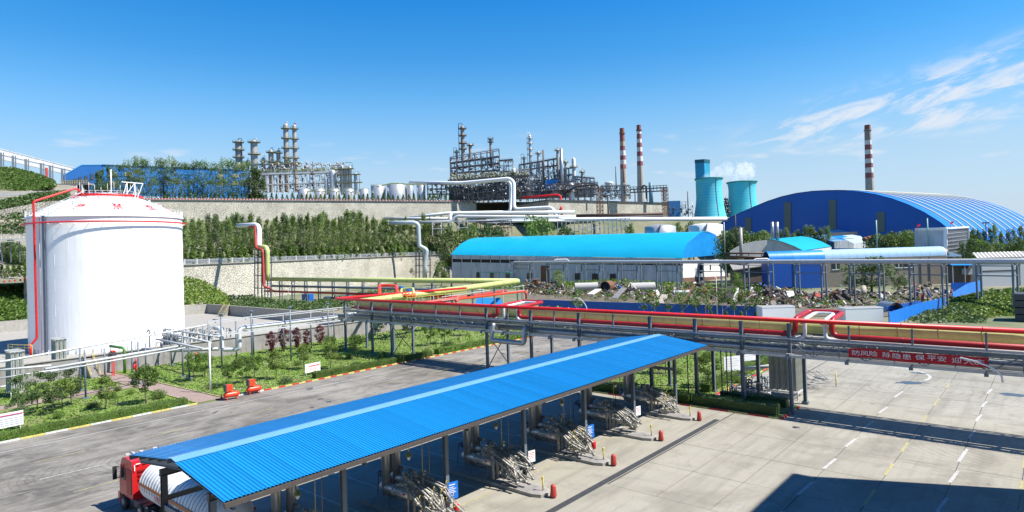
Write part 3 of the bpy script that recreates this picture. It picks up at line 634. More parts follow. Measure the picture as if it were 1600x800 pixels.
for k, y0 in enumerate(Y0S):
    i_ = thing('loading_island', 'concrete kerbed loading island, the %s one counted from the parked tanker' % nth[k], 'island', (-32, y0, 0), 'loading islands under the canopy')
    m = MB(); pts = [(-37.6+32, -.8), (-28.6+32, -.8), (-28.0+32, -.55), (-27.8+32, 0), (-28.0+32, .55), (-28.6+32, .8), (-37.6+32, .8)]
    m.prism([(a, b, 0) for a, b in pts], (0, 0, .24)); obj('kerb', m, M_conc, i_)
    m = MB(); m.prism([(a*.97-.02, b*.85, .24) for a, b in pts], (0, 0, .012)); obj('infill', m, M_concd, i_)
    lr = thing('loading_arm_set', 'tangle of folded silver loading arms on the %s island from the tanker' % nth[k], 'loading arm', (0, y0, .24), 'folded loading arms')
    A, B, Hn = arms(k+3); obj('arm', A, mat('arm_metal', (.31, .30, .27), .45, .25, var=.5, scale=5), lr); obj('counterweight', B, M_galv, lr); obj('handle', Hn, M_ypaint if k % 2 else M_galv, lr)
    mf = thing('pipe_manifold', 'insulated silver manifold with twin standpipes on the %s loading island' % nth[k], 'pipework', (0, y0, .24), 'manifolds under the canopy')
    m = MB(); m.tube([(-35.2, -.45, .9), (-35.2, -.45, 6.5)], .31, 14); obj('standpipe', m, M_galv, mf)
    m = MB(); m.tube([(-35.2, .5, 1.4), (-35.2, .5, 6.5)], .31, 14); obj('standpipe', m, M_galv, mf)
    for yy, zz_, xe in ((-.45, 1.35, -32.6), (.5, 1.75, -33.2)):
        m = MB(); m.tube([(-35.6, yy, zz_), (xe, yy, zz_)], .30, 14); m.tube([(-34.3, yy, zz_), (-34.2, yy, zz_)], .36, 14); m.tube([(-33.4, yy, zz_), (-33.3, yy, zz_)], .34, 14); obj('insulated_header', m, M_silver, mf)
    m = MB(); m.tube([(-35.5, -.1, .75), (-33, -.1, .75)], .16, 10); m.tube([(-35.3, .2, .55), (-32.5, .3, .55)], .12, 8)
    for x in (-35, -34.1, -33.4): ballring(m, (x, -.1, .8), .28)
    for x in (-34.8, -33.9): m.tube([(x, .5, 1.7), (x, .5, 2.45)], .07, 6); m.tube([(x-.02, .5, 2.45), (x+.4, .5, 2.5)], .12, 8)
    obj('valve', m, M_steel, mf)
    m = MB()
    for x in (-34.9, -33.1): m.bar((x, -.45, 0), (x, -.45, 1.1), .08)
    m.bar((-32.9, .5, 0), (-32.9, .5, 1.5), .08); obj('stand', m, M_steel, mf, kind='stuff')
    m = MB(); m.cbox((-33.0, -.76, 1.4), (.22, .02, .1)); obj('red_tag', m, M_red, mf)
    m = MB(); m.cbox((-36.0, .2, 1.6), (.5, .25, .6)); m.tube([(-36.2, .2, 1.6), (-36.9, .2, 1.7), (-37., .2, .2)], .03, 5, .3); m.tube([(-36.4, .05, 1.9), (-36.4, -.12, 1.9)], .2, 10); obj('motor', m, mat('motor_blue', (.03, .09, .20), .4), mf)
    # ropes
    for q, (dx, c) in enumerate(((-32.3, M_ypaint), (-31.6, mat('rope_brown', (.25, .18, .10), .8)))):
        m = MB(); m.tube([(dx, y0+.3, 1.9), (dx+.03, y0+.3, 6.3)], .022, 5)
        single('hanging_rope', '%s rope hanging from the canopy over the %s island' % (('yellow', 'brown')[q], nth[k]), 'rope', m, c, 'ropes over the islands')
    # yellow stub post + red covered extinguisher at the tip
    m = MB(); m.tube([(-28.35, y0+.15, .24), (-28.35, y0+.15, 1.25)], .05, 6); m.cbox((-28.35, y0+.15, 1.1), (.12, .12, .25))
    single('marker_post', 'thin grey and yellow marker post near the tip of the %s island' % nth[k], 'post', m, M_ypaint if k > 1 else M_steel, 'marker posts on the islands')
    r = thing('covered_extinguisher', 'faded red hooded fire extinguisher standing at the tip of the %s island' % nth[k], 'fire extinguisher', (-27.35, y0+.05, 0), 'hooded extinguishers at the island tips')
    m = MB(); m.lathe([(.02, 1.02), (.14, .98), (.2, .85), (.23, .5), (.27, .12), (.25, .08)], n=12); me = m.mesh('cover')
    for v in me.vertices: v.co += Vector((U(-.02, .02), U(-.02, .02), U(-.01, .01)))
    obj('cover', me, M_redf if k != 1 else M_red, r); r.scale = (.9, .9, .92); m = MB()
    for s in (-1, 1): m.tube([(-.05, s*.22-.03, .1), (-.05, s*.22+.03, .1)], .1, 10)
    obj('wheel', m, M_black, r)
# blue / white notice boards on the front posts
def board(name, label, cat, c, wd, hh, ang, base, lines, lmat, tilt=0., border=None, posts=None, group=None):
    r = thing(name, label, cat, c, group, ang)
    m = MB().box(-wd/2, wd/2, -.02, .02, 0, hh); obj('panel', m, base, r)
    for (y, hl, x0, x1) in lines:
        m = MB().box(-wd/2+x0*wd, -wd/2+x1*wd, -.026, -.0205, y*hh, (y+hl)*hh); obj('printed_line', m, lmat, r)
    if border: m = MB().box(-wd/2, wd/2, -.028, -.021, hh*.80, hh*.86); obj('red_band', m, border, r)
    if posts: 
        for s in (-1, 1): m = MB().box(s*wd*.42-.04, s*wd*.42+.04, .02, .1, -posts, hh); obj('leg', m, M_lgrey, r)
    return r
BL = [(.82, .05, .1, .7), (.68, .035, .1, .6), (.58, .035, .1, .8), (.48, .035, .1, .65), (.38, .035, .1, .78), (.2, .035, .1, .55)]
YW = pi/2-.25
for k, y in ((1, 29.1), (3, 45.3)):
    board('notice_board', 'bright blue notice board with white print on the canopy post by the %s island' % nth[k], 'notice board', (-30.5, y-.1, 1.3), .75, 1.1, YW, mat('board_blue', (.01, .16, .60), .4), BL, M_white)
    m = MB(); m.lathe([(0, 1.2), (.12, 1.15), (.2, 1.), (.2, .5), (.14, .45)], (-30.2, y-.15, 0), 12); single('red_alarm_box', 'small red alarm casing below the blue notice board of the %s island' % nth[k], 'alarm', m, M_red)
for k, y in ((2, 37.2), (4, 53.2)):
    board('warning_board', 'white warning board with red lettering leaning on the post by the %s island' % nth[k], 'sign', (-30.4, y-.1, 1.5), .62, .85, YW, M_white, [(.78, .05, .1, .9), (.64, .035, .15, .8), (.5, .035, .1, .85), (.36, .035, .2, .7)], M_red)
# ================================================================ tanker truck
tk = thing('tanker_truck', 'red cab tanker truck with a ribbed white tank parked under the canopy end', 'truck', (-45, 17.4, 0))
M_cab = mat('cab_red', (.50, .012, .012), .3, var=.08, scale=1, coat=.4)
def T(m, n, mt, par=tk, **k): return obj(n, m, mt, par, True, **k)
cy = 17.4
prof = [(-51.3, 1.0), (-51.35, 2.1), (-51.1, 3.0), (-50.8, 3.55), (-50.2, 3.72), (-48.9, 3.62), (-48.8, 1.0)]
m = MB(); m.prism([(x, cy-1.2, z) for x, z in prof][::-1], (0, 2.4, 0)); body = T(m, 'cab', M_cab)
for sgn in (-1, 1):
    y = cy+sgn*1.215; m = MB(); m.hexa([(-50.95, y-.01, 2.1), (-50.1, y-.01, 2.1), (-50.1, y+.01, 2.1), (-50.95, y+.01, 2.1), (-50.8, y-.01, 2.95), (-50.1, y-.01, 2.95), (-50.1, y+.01, 2.95), (-50.8, y+.01, 2.95)]); T(m, 'side_window', M_glass)
    m = MB(); m.box(-51.5, -51.35, y-.12+sgn*.25, y+.12+sgn*.25, 2.0, 2.9); m.bar((-51.3, y, 2.85), (-51.42, y+sgn*.25, 2.85), .05); m.bar((-51.3, y, 2.1), (-51.42, y+sgn*.25, 2.1), .05); T(m, 'mirror', M_black)
    m = MB(); m.box(-49.9, -49.0, y-.006, y+.006, 1.3, 3.0); T(m, 'door_seam', mat('cab_red_dark', (.33, .01, .01), .4))
    m = MB(); m.tube([(-50.6, cy+sgn*.95, .52), (-50.6, cy+sgn*1.25, .52)], .52, 20); T(m, 'wheel', M_black); m = MB(); m.tube([(-50.6, cy+sgn*1.2, .52), (-50.6, cy+sgn*1.27, .52)], .25, 12); T(m, 'hub', M_galv)
    for x in (-47.6, -46.3, -38.6, -37.3, -36.0):
        m = MB(); m.tube([(x, cy+sgn*.65, .52), (x, cy+sgn*1.22, .52)], .52, 20); T(m, 'wheel', M_black); m = MB(); m.tube([(x, cy+sgn*1.2, .52), (x, cy+sgn*1.24, .52)], .25, 12); T(m, 'hub', M_galv)
m = MB(); m.box(-51.42, -51.3, cy-1.1, cy+1.1, 2.15, 3.0); T(m, 'windscreen', M_glass)
m = MB(); m.box(-51.6, -51.2, cy-1.22, cy+1.22, .35, 1.05); T(m, 'bumper', M_cab)
m = MB(); m.box(-51.1, -35.2, cy-.45, cy+.45, .75, 1.05); m.box(-49.0, -47.0, cy-1.1, cy+1.1, .55, 1.0); T(m, 'chassis', M_steeld)
m = MB()
for z in (2.3, 2.6, 2.9): m.box(-48.82, -48.74, cy-.85, cy+.9, z, z+.12)
T(m, 'rear_louvre', mat('cab_red_dark', (.33, .01, .01), .4))
m = MB()
for y in (-1.0, -.5, .1, .75): m.box(-48.79, -48.76, cy+y, cy+y+.3, 3.4, 3.46)
m.box(-48.79, -48.76, cy-1.1, cy-1.04, 3.0, 3.4); T(m, 'reflective_mark', M_white)
m = MB()
for y in (-.9, 0, .9): m.cbox((-50.6, cy+y, 3.76), (.2, .25, .1))
m.tube([(-50.9, cy-.6, 3.8), (-50.2, cy-.6, 3.85)], .07, 8); T(m, 'roof_lamp', M_lgrey)
zt, rt_ = 2.35, 1.28
pr = [(.02, 0), (.6, .06), (1.0, .2), (rt_, .55), (rt_, 11.2), (1.0, 11.55), (.6, 11.7), (.02, 11.75)]
m = MB(); m.lathe(pr, n=40); me = m.mesh('tank'); me.transform(Matrix(((0, 0, 1, -47.9), (0, 1, 0, cy), (-1, 0, 0, zt), (0, 0, 0, 1)))); tb = T(me, 'tank', M_white)
M_rib = mat('tank_rib', (.62, .61, .56), .5)
for k in range(26):
    x = -47.3+k*.42; m = MB(); pts = [(x, cy+(rt_+.015)*sin(a), zt+(rt_+.015)*cos(a)) for a in [radians(-100+10*q) for q in range(21)]]; m.tube(pts, .035, 5); T(m, 'rib', M_rib)
m = MB(); 
for a0, a1 in ((78, 86),):
    for k in range(1):
        A0, A1 = radians(a0), radians(a1)
        for s in (-1, 1): m.quad((-47.4, cy+s*1.345*sin(A0), zt+1.345*cos(A0)), (-36.6, cy+s*1.345*sin(A0), zt+1.345*cos(A0)), (-36.6, cy+s*1.345*sin(A1), zt+1.345*cos(A1)), (-47.4, cy+s*1.345*sin(A1), zt+1.345*cos(A1)))
T(m, 'orange_stripe', mat('stripe_orange', (.55, .16, .03), .5))
for k, (x, s, tx) in enumerate(((-44.0, .42, '危险品'), (-42.3, .42, '易燃'), (-40.3, .5, '液化气体'))):
    me = text_mesh(tx, s, .004); o = obj('tank_lettering', me, M_red, tk); rot_to(o, (1, 0, 0), (0, -.05, .99)); o.location = Vector((x, cy-1.36, zt-.22))-tk.location
m = MB(); m.prism([(-42.9, cy-1.33, zt-.25), (-42.65, cy-1.33, zt-.0), (-42.4, cy-1.33, zt-.25), (-42.65, cy-1.33, zt-.5)], (0, .02, 0)); T(m, 'hazard_diamond', M_red)
m = MB(); m.box(-47, -36.6, cy-1.05, cy-1.0, .5, .95); m.box(-47, -36.6, cy+1.0, cy+1.05, .5, .95); T(m, 'side_guard', M_lgrey)
# ================================================================ main pipe rack
RX = [-97.4, -89.6, -84.4, -62.8, -54.6, -46.7, -36.6, -31.0, -25.8, -20.9, 11.5]
YFr, YRr = 67.3, 71.9
rack = thing('pipe_rack', 'long grey steel pipe rack crossing behind the blue canopy on tall posts', 'pipe rack', (-50, 69.5, 0))
def Rk(m, n, mt=M_steel, **k): return obj(n, m, mt, rack, True, **k)
for x in RX:
    for y in (YFr, YRr):
        m = MB(); zt_ = 9.1 if y == YFr else 7.9; m.box(x-.17, x-.14, y-.16, y+.16, 0, zt_); m.box(x+.14, x+.17, y-.16, y+.16, 0, zt_); m.box(x-.14, x+.14, y-.02, y+.02, 0, zt_); m.box(x-.3, x+.3, y-.3, y+.3, 0, .3); Rk(m, 'post')
    m = MB()
    for z in (5.75, 7.3): m.box(x-.12, x+.12, YFr-.35, YRr+.4, z-.28, z)
    m.box(x-.12, x+.12, YFr+.1, YRr, 7.72, 7.92); Rk(m, 'cross_beam')
for y in (YFr-.22, YRr+.22):
    for z, h_ in ((5.8, .26), (7.4, .18)):
        for a, b in zip([-97.6]+RX[1:], RX[1:]+[20]): m = MB(); m.box(a, b, y-.05, y+.05, z-h_/2, z+h_/2); m.box(a, b, y-.1, y+.1, z+h_/2, z+h_/2+.02); Rk(m, 'side_beam', M_lgrey if z < 6 else M_steel)
for y in (YFr-.22, YRr+.22):
    for a, b, n_ in ((-84.4, -62.8, 8), (-20.9, 11.5, 14)):
        for k in range(n_):
            x0, x1 = a+(b-a)*k/n_, a+(b-a)*(k+1)/n_; m = MB(); m.bar((x0, y, 5.9 if k % 2 else 7.35), (x1, y, 7.35 if k % 2 else 5.9), .09); m.bar((x1, y, 5.9), (x1, y, 7.35), .08); Rk(m, 'truss_member')
ends = [-93.5, -79.0, -73.5, -68.2, -58.7, -50.6, -41.6, -15.4, -10.2, -4.8, .6, 6]
for x in ends: m = MB(); m.bar((x, YFr, 7.4), (x, YFr, 9.15), .16); m.box(x-.1, x+.1, YFr-.3, YRr+.3, 7.15, 7.3); Rk(m, 'stub_post')
for xa in (-84.4, -62.8):
    m = MB()
    for a, b in (((xa, YFr, .4), (xa, YRr, 5.4)), ((xa, YFr, 5.4), (xa, YRr, .4))): m.bar(a, b, .09)
    Rk(m, 'cross_brace', M_steeld)
m = MB()
for x in [q for q in RX+ends]:
    m.bar((x, YFr-.4, 5.95), (x, YFr-1.3, 5.95), .12); m.cbox((x, YFr-1.2, 5.75), (.3, .3, .25))
Rk(m, 'lamp_bracket', M_steel, kind='stuff')
m = MB(); m.tube([(-97.5, YFr-.33, 7.62), (20, YFr-.33, 7.62)], .07, 6); m.tube([(-97.5, YFr-.33, 6.05), (20, YFr-.33, 6.05)], .05, 6); Rk(m, 'cable_conduit', M_lgrey)
# pipes carried by the rack
def pipe(name, label, pts, r, mt, bend=.9, n=16, rings=0., ringm=None, group=None):
    pts = [Vector(p) for p in pts]; root = thing(name, label, 'pipe', tuple(pts[0]), group)
    m = MB(); m.tube(pts, r, n, bend); obj('pipe_run', m, mt, root, True)
    if rings:
        k = MB()
        for a, b in zip(pts, pts[1:]):
            L_ = (b-a).length; t = (b-a)/L_; q = rings*.5
            while q < L_-.6: c = a+t*q; k.tube([c-t*.035, c+t*.035], r*1.018+.008, n); q += rings
        obj('joint_band', k, ringm or mt, root, True)
    return root
cA = G(808, 439.5, 8.9); cB = G(418, 436, 8.9)      # far turns of the yellow line
ZY, YY = 8.62, 69.5
M_band = mat('pipe_band', (.30, .27, .12), .6)
pipe('gas_pipe', 'very thick pale yellow pipe along the rack, the main run behind the red pipes', [(22, YY, ZY), (-96.5, YY, ZY), (-96.5, YY+.01, ZY)][:2], .72, M_yel, rings=3.2, ringm=M_band)
pipe('gas_pipe', 'thick pale yellow pipe slanting away from the rack corner up to its far bend', [(-97, YY, ZY), tuple(Vector((cA.x, cA.y, 8.9))), ], .66, M_yel, bend=1.6, rings=5, ringm=M_band)
pipe('gas_pipe', 'pale yellow pipe from the far bend back left to the stone wall riser', [tuple(cA), tuple(Vector((cB.x, cB.y, 8.9)))], .74, M_yel, bend=2, rings=12, ringm=M_brown)
m = MB(); ballring(m, (-97, YY, ZY), .7); ballring(m, tuple(cA), .8); single('pipe_elbow', 'rounded yellow elbow where the thick pipe turns at the rack corner and bend', 'pipe', m, M_yel)
ZT = 9.42
pipe('fire_main', 'bright red pipe running along the very top of the rack front', [(22, YFr, ZT), (-100.4, YFr, ZT), (-100.4, YFr+34, ZT-.3)], .23, M_red, .3, rings=6, ringm=M_red)
def loop(xa, xb, yb, zb): return [(xa, 67.75, 8.0), (xa, 67.75, zb-.3), (xa, yb, zb), (xb, yb, zb), (xb, 67.75, zb-.3), (xb, 67.75, 8.0)]
L1 = loop(-61.0, -57.0, 73.3, 9.65); L2 = loop(-20.4, -17.0, 72.3, 9.85)
pipe('steam_pipe', 'darker red pipe below the top one with two square expansion loops', [(22, 67.75, 8.0)]+L2[::-1]+L1[::-1]+[(-95, 67.75, 8.0)], .27, mat('dark_red_pipe', (.34, .012, .018), .4, var=.12, scale=1.5), .75, rings=6)  # red darkened for shade below the top pipe and for faded paint
L3 = [(x+(.75 if i < 3 else -.75), y-(.0 if i in (0, 1, 4, 5) else .9), z-.1) for i, (x, y, z) in enumerate(loop(-61.0, -57.0, 73.3, 9.65))]; L4 = [(x+(.75 if i < 3 else -.75), y-(.0 if i in (0, 1, 4, 5) else .9), z-.1) for i, (x, y, z) in enumerate(loop(-20.4, -17.0, 72.3, 9.85))]
for L_ in (L3, L4):
    for i in range(len(L_)): L_[i] = (L_[i][0], L_[i][1]+.5, L_[i][2])
pipe('insulated_pipe', 'pale silver pipe nested inside the red expansion loops on the rack', [(22, 68.25, 7.55)]+[(a, b, (7.55 if c < 8.2 else c)) for a, b, c in L4[::-1]]+[(a, b, (7.55 if c < 8.2 else c)) for a, b, c in L3[::-1]]+[(-92, 68.25, 7.55)], .19, mat('white_insulation', (.66, .67, .67), .4, .1, var=.08), .6)
pipe('process_pipe', 'thick grey pipe low on the front side of the rack with a dropped loop', [(20, 68.2, 6.25), (-55.5, 68.2, 6.25), (-55.5, 67.2, 6.9), (-55.5, 66.9, 4.6), (-61.5, 66.9, 4.6), (-61.5, 67.2, 6.9), (-61.6, 68.2, 6.25), (-97, 68.2, 6.25)], .34, M_galv, .5)
pipe('process_pipe', 'second thick grey pipe low in the middle of the rack', [(20, 69.4, 6.2), (-97, 69.4, 6.2)], .33, M_galv)
pipe('process_pipe', 'dark grey pipe low on the rear side of the rack', [(20, 70.5, 6.2), (-99, 70.5, 6.2)], .28, M_steel)
pipe('process_pipe', 'thin pale pipe at the rear edge of the rack lower deck', [(20, 71.3, 6.1), (-103, 71.3, 6.1), (-103, 80, 6.1)], .17, M_lgrey)
pipe('process_pipe', 'dark grey pipe under the yellow pipe at the rear of the upper deck', [(20, 71.0, 7.75), (-97, 71.0, 7.75)], .24, M_steel)
m = MB()
for i in range(300):       # small-bore lines, drops, valves and clamps
    x = U(-96, 16); y = U(67.5, 71.6); z = U(6.6, 7.5)
    if random.random() < .6:
        w_ = U(.3, .9); m.tube([(x, y, z-.25), (x, y, z+.2), (x+w_, y, z+.2), (x+w_, y, z-.25)], U(.035, .07), 6, .15)
    else: m.tube([(x, y-.3, z), (x, y+.3, z)], U(.06, .13), 8)
for y, z in ((67.6, 6.9), (68.9, 6.85), (70.0, 7.0), (70.8, 6.8), (69.2, 7.55)): m.tube([(-96, y, z), (20, y, z)], .06, 6)
stuff('small_bore_pipes', 'clutter of small pale pipes, valves and clamps between the rack decks', 'pipework', m, mat('small_pipe', (.50, .51, .49), .4, .3, var=.25))
for y0_, y1_, z_ in ((67.95, 68.75, 7.1), (69.85, 70.35, 6.75), (70.8, 71.6, 7.0)):  # trays added to thicken the rack's shadow on the yard
    tr_ = thing('cable_tray', 'dark covered cable tray at %.0f cm from the rack front edge' % 0 if False else {67.95: 'dark tray added to thicken the rack shadow behind the front truss', 69.85: 'narrow dark tray added for the rack shadow in the middle of its deck', 70.8: 'dark tray added for the rack shadow along the rear of its deck'}[y0_], 'cable tray', (-40, y0_, z_))
    m = MB(); m.box(-96.5, 20, y0_, y1_, z_, z_+.03); obj('shade_tray_base', m, M_steel, tr_, True); m = MB(); m.box(-96.5, 20, y0_-.02, y0_, z_, z_+.12); obj('shade_tray_side', m, M_galv, tr_, True); m = MB(); m.box(-96.5, 20, y1_, y1_+.02, z_, z_+.12); obj('shade_tray_side', m, M_galv, tr_, True)
# banner
bn = thing('banner', 'long red cloth banner with white Chinese characters tied along the rack truss', 'banner', (-10, 66.9, 6.5))
x0, x1 = -15.4, -4.7; n_ = 60; m = MB(); M_ban = mat('banner_cloth', (.50, .012, .02), .75, var=.12, scale=.6)
def by(x): return 66.88-.05*sin(x*2.1)-.03*sin(x*5.3+1)
def bz(x): return 6.66-.0*(x+10)+.03*sin(x*1.3)
i0 = 0
for k in range(n_+1):
    x = x0+(x1-x0)*k/n_; 
    for j in range(5): m.v.append((x, by(x)+.02*sin(j+x), bz(x)-.42+.21*j+(.05*sin(x*.8) if j in (0, 4) else 0)))
for k in range(n_):
    for j in range(4): a = k*5+j; m.f.append((a, a+5, a+6, a+1)); m.sm.append(True)
obj('cloth', m, M_ban, bn, True)
for tx, xs in (('防风险', (-14.75, -14.0, -13.3)), ('除隐患', (-12.2, -11.4, -10.6)), ('保平安', (-9.6, -8.7, -7.95)), ('迎大庆', (-6.9, -6.05, -5.3))):
    for ch, x in zip(tx, xs): me = text_mesh(ch, .66, .006); o = obj('banner_character', me, M_white, bn); o.scale = (1.15, .8, 1); rot_to(o, (1, 0, 0), (0, 0, 1)); o.location = Vector((x, by(x)-.05, bz(x)))-bn.location
# ================================================================ left racks
lrk = thing('pipe_rack', 'slender grey rack of capped posts branching toward the tank from the corner', 'pipe rack', (-97, 55, 0))
def Lk(m, n, mt=M_steel, **k): return obj(n, m, mt, lrk, True, **k)
for x, y, zt_ in ((-97, 44.8, 9.0), (-97, 49.6, 9.0), (-97, 56.3, 9.0), (-97, 63.5, 9.0), (-107, 55, 7), (-107, 60.7, 7), (-106.5, 66, 7), (-106.5, 71, 7), (-104, 46, 7), (-104, 50.5, 7)):
    m = MB(); m.tube([(x, y, 0), (x, y, zt_-.1)], .13, 10); 
    if zt_ > 8: m.tube([(x, y, zt_-.35), (x, y, zt_-.1), (x, y, zt_), (x, y, zt_+.05)], [.15, .32, .32, .3], 10)
    Lk(m, 'post')
m = MB()
for y in (44.8, 49.6, 56.3, 63.5):
    for z in (5.7, 8.0): m.bar((-97, y, z), (-99.6, y, z), .16)
Lk(m, 'cross_arm')
for a, b, w_ in (((-97, 42.8, 8.05), (-97, 67.3, 8.05), .14), ((-98.6, 43.5, 7.6), (-98.6, 67.3, 7.6), .12), ((-97, 43.5, 5.75), (-97, 67.3, 5.75), .2), ((-99.6, 43.5, 5.75), (-99.6, 67.3, 5.75), .14)):
    m = MB(); m.bar(a, b, w_); Lk(m, 'rail', M_lgrey)
pipe('insulated_pipe', 'white pipe on the capped post rack ending in a dropped grey U bend', [(-98.2, 67.5, 6.35), (-98.2, 48.2, 6.35), (-98.2, 48.2, 3.0), (-100.6, 46.5, 3.0), (-100.6, 46.5, 6.3), (-103, 46.5, 6.3)], .33, mat('white_insulation', (.66, .67, .67), .4, .1, var=.08), .7)
pipe('process_pipe', 'grey pipe feeding left below the U bend toward the tank valves', [(-100.6, 46.0, 3.2), (-106, 41, 3.2), (-112, 39, 3.2)], .26, M_galv, .5)
def Gv(px, py, z): return tuple(G(px, py, z))
pr2 = thing('pipe_trestle', 'thin pipe trestle on paired blue grey posts running past the tank foot', 'pipe rack', Gv(128, 612, 0))
def Pk(m, n, mt=M_steel): return obj(n, m, mt, pr2, True)
for (px, py, zt_) in ((126, 612, 5.9), (134, 624, 5.9), (207, 598, 6.), (217, 601, 6.), (286, 590, 6.2), (296, 593, 6.2), (164, 590, 4.4), (228, 580, 4.4), (268, 572, 5.5), (318, 560, 5.5)):
    q = G(px, py); m = MB(); m.tube([q, q+Vector((0, 0, zt_))], .12, 8); m.box(q.x-.4, q.x+.4, q.y-.4, q.y+.4, 0, .25); Pk(m, 'post')
m = MB(); m.tube([Gv(329, 615, 0), Gv(329, 615, 0)[:2]+(6.6,)], .12, 8); Pk(m, 'tall_post', M_white)
q = G(329, 615); 
m = MB(); m.tube([Gv(-30, 571, 6.1), Gv(322, 508, 6.5)], .13, 8); Pk(m, 'top_rail', M_wdirty)
m = MB(); m.tube([Gv(70, 577, 4.7), Gv(290, 539, 4.9)], .17, 8); m.tube([Gv(78, 581, 4.7), Gv(292, 543, 4.9)], .11, 8); Pk(m, 'pipe_run', M_lgrey)
m = MB(); m.tube([Gv(-20, 580, 4.2), Gv(80, 571, 4.2)], .14, 8); m.tube([Gv(-20, 594, 2.8), Gv(92, 577, 3.3)], .1, 8); m.tube([Gv(-20, 608, .9), Gv(28, 600, .9)], .12, 8); Pk(m, 'low_pipe', M_lgrey)
# ambient vaporisers (finned columns)
def vaporiser(label, loc, nx, ny, h, sp, rz=0., z0=.9):
    r = thing('ambient_vaporiser', label, 'vaporiser', loc, rz=rz)
    me = MB()
    for k in range(8): a = pi*k/4; me.bar((0, 0, 0), (0, 0, h), .1) if k == 0 else None; me.hexa([(.03*cos(a)-.008*sin(a), .03*sin(a)+.008*cos(a), 0), (.03*cos(a)+.008*sin(a), .03*sin(a)-.008*cos(a), 0), (sp*.46*cos(a)+.008*sin(a), sp*.46*sin(a)-.008*cos(a), 0), (sp*.46*cos(a)-.008*sin(a), sp*.46*sin(a)+.008*cos(a), 0), (.03*cos(a)-.008*sin(a), .03*sin(a)+.008*cos(a), h), (.03*cos(a)+.008*sin(a), .03*sin(a)-.008*cos(a), h), (sp*.46*cos(a)+.008*sin(a), sp*.46*sin(a)-.008*cos(a), h), (sp*.46*cos(a)-.008*sin(a), sp*.46*sin(a)+.008*cos(a), h)])
    ms = me.mesh('finned_tube'); ms.materials.append(mat('fin_aluminium', (.50, .52, .48), .5, .1, var=.15))
    for i in range(nx):
        for j in range(ny): o = obj('finned_tube', ms, None, r); o.location = ((i-nx/2+.5)*sp, (j-ny/2+.5)*sp, z0)
    m = MB(); X_, Y_ = nx*sp/2, ny*sp/2
    for z in (z0-.12, z0+h): 
        for s in (-1, 1): m.bar((-X_, s*Y_, z), (X_, s*Y_, z), .1); m.bar((s*X_, -Y_, z), (s*X_, Y_, z), .1)
    for s in (-1, 1):
        for t in (-1, 1): m.bar((s*X_, t*Y_, 0), (s*X_, t*Y_, z0), .12)
    obj('frame', m, M_lgrey, r, kind='stuff'); return r
vaporiser('tall pale finned vaporiser standing behind the rack post beside the sunlit yard', (-23.6, 74.6, 0), 5, 5, 4.9, .62)
vaporiser('finned vaporiser at the far left edge behind the dark shrubs', Gv(24, 620, 0), 6, 3, 5.2, .5)
vaporiser('finned vaporiser left of the paired posts in front of the tank foot', Gv(93, 592, 0), 5, 3, 5.2, .5)
vaporiser('small finned vaporiser beside the valve cluster at the tank right foot', Gv(268, 556, 0), 6, 2, 3.0, .5, .5)
# skid by the right vaporiser
sk = thing('regulator_skid', 'low skid of dark valves and pipes beside the tall finned vaporiser', 'pipework', (-27.4, 73.5, 0))
m = MB()
for i in range(46):
    x, y, z = U(-29.5, -25.6), U(71.3, 79), U(.3, 1.6); m.tube([(x, y, 0.05), (x, y, z), (x+U(-.9, .9), y+U(-.9, .9), z)], U(.04, .09), 6, .15)
    ballring(m, (x, y, z*.7), U(.08, .18))
obj('valve_run', m, M_steel, sk, True, kind='stuff')
m = MB(); m.tube([(-29, 76.5, 2.2), (-25.6, 76.5, 2.9)], .22, 10); m.tube([(-28, 72.5, .7), (-24.5, 71.8, .7)], .12, 8); m.tube([(-24.8, 71.8, .7), (-24.8, 71.8, 1.7), (-26.4, 71.8, 1.7)], .07, 8, .2)
for x in (-26.2, -25.4, -22.2): m.bar((x, 71.9, 0), (x, 71.9, 1.5), .07)
obj('header', m, M_lgrey, sk, True)
# thin standpipes in front of the garden at the rack
for k, (x, c) in enumerate(((-31.9, M_steeld), (-28.0, M_steeld), (-27.4, M_steeld), (-26.9, M_steeld))):
    m = MB(); m.tube([(x, 67.0, 0), (x, 67.0, 5.8)], .06, 6)
    single('standpipe', ('thin black standpipe beside the second rack post from the canopy corner', 'left of the three thin black standpipes by the white notice board', 'middle of the three thin black standpipes by the white notice board', 'right of the three thin black standpipes by the white notice board')[k], 'pipe', m, c)
# valve cluster right of the tank foot
sk = thing('valve_cluster', 'dense cluster of dark pipes and valves at the right foot of the tank', 'pipework', Gv(290, 560, 0))
m = MB(); c0 = G(300, 552)
for i in range(80):
    x, y, z = c0.x+U(-9, 7), c0.y+U(-5, 6), U(.4, 4.6); w_ = U(-1.8, 1.8)
    m.tube([(x, y, 0.0 if i % 3 else z-.8), (x, y, z), (x+w_, y+U(-.6, .6), z), (x+w_, y, z-.6)], U(.05, .13), 6, .25); ballring(m, (x, y, z*.6), U(.1, .22))
obj('pipework', m, M_steel, sk, True, kind='stuff')
m = MB()
for a, b in (((255, 520), (330, 535)), ((262, 515), (345, 527)), ((245, 530), (318, 545))): m.tube([Gv(*a, 5.2), Gv(*b, 5.2)], .16, 8)
obj('header', m, M_lgrey, sk, True)
m = MB()
for px in (262, 270, 278, 286): q = G(px, 560); m.tube([(q.x, q.y, .2), (q.x, q.y, 4.4)], .09, 6)
obj('riser', m, M_steeld, sk, True)
m = MB(); q = G(307, 565); m.tube([(q.x, q.y, .2), (q.x, q.y, 1.5)], .25, 8); obj('red_valve', m, M_red, sk, True)
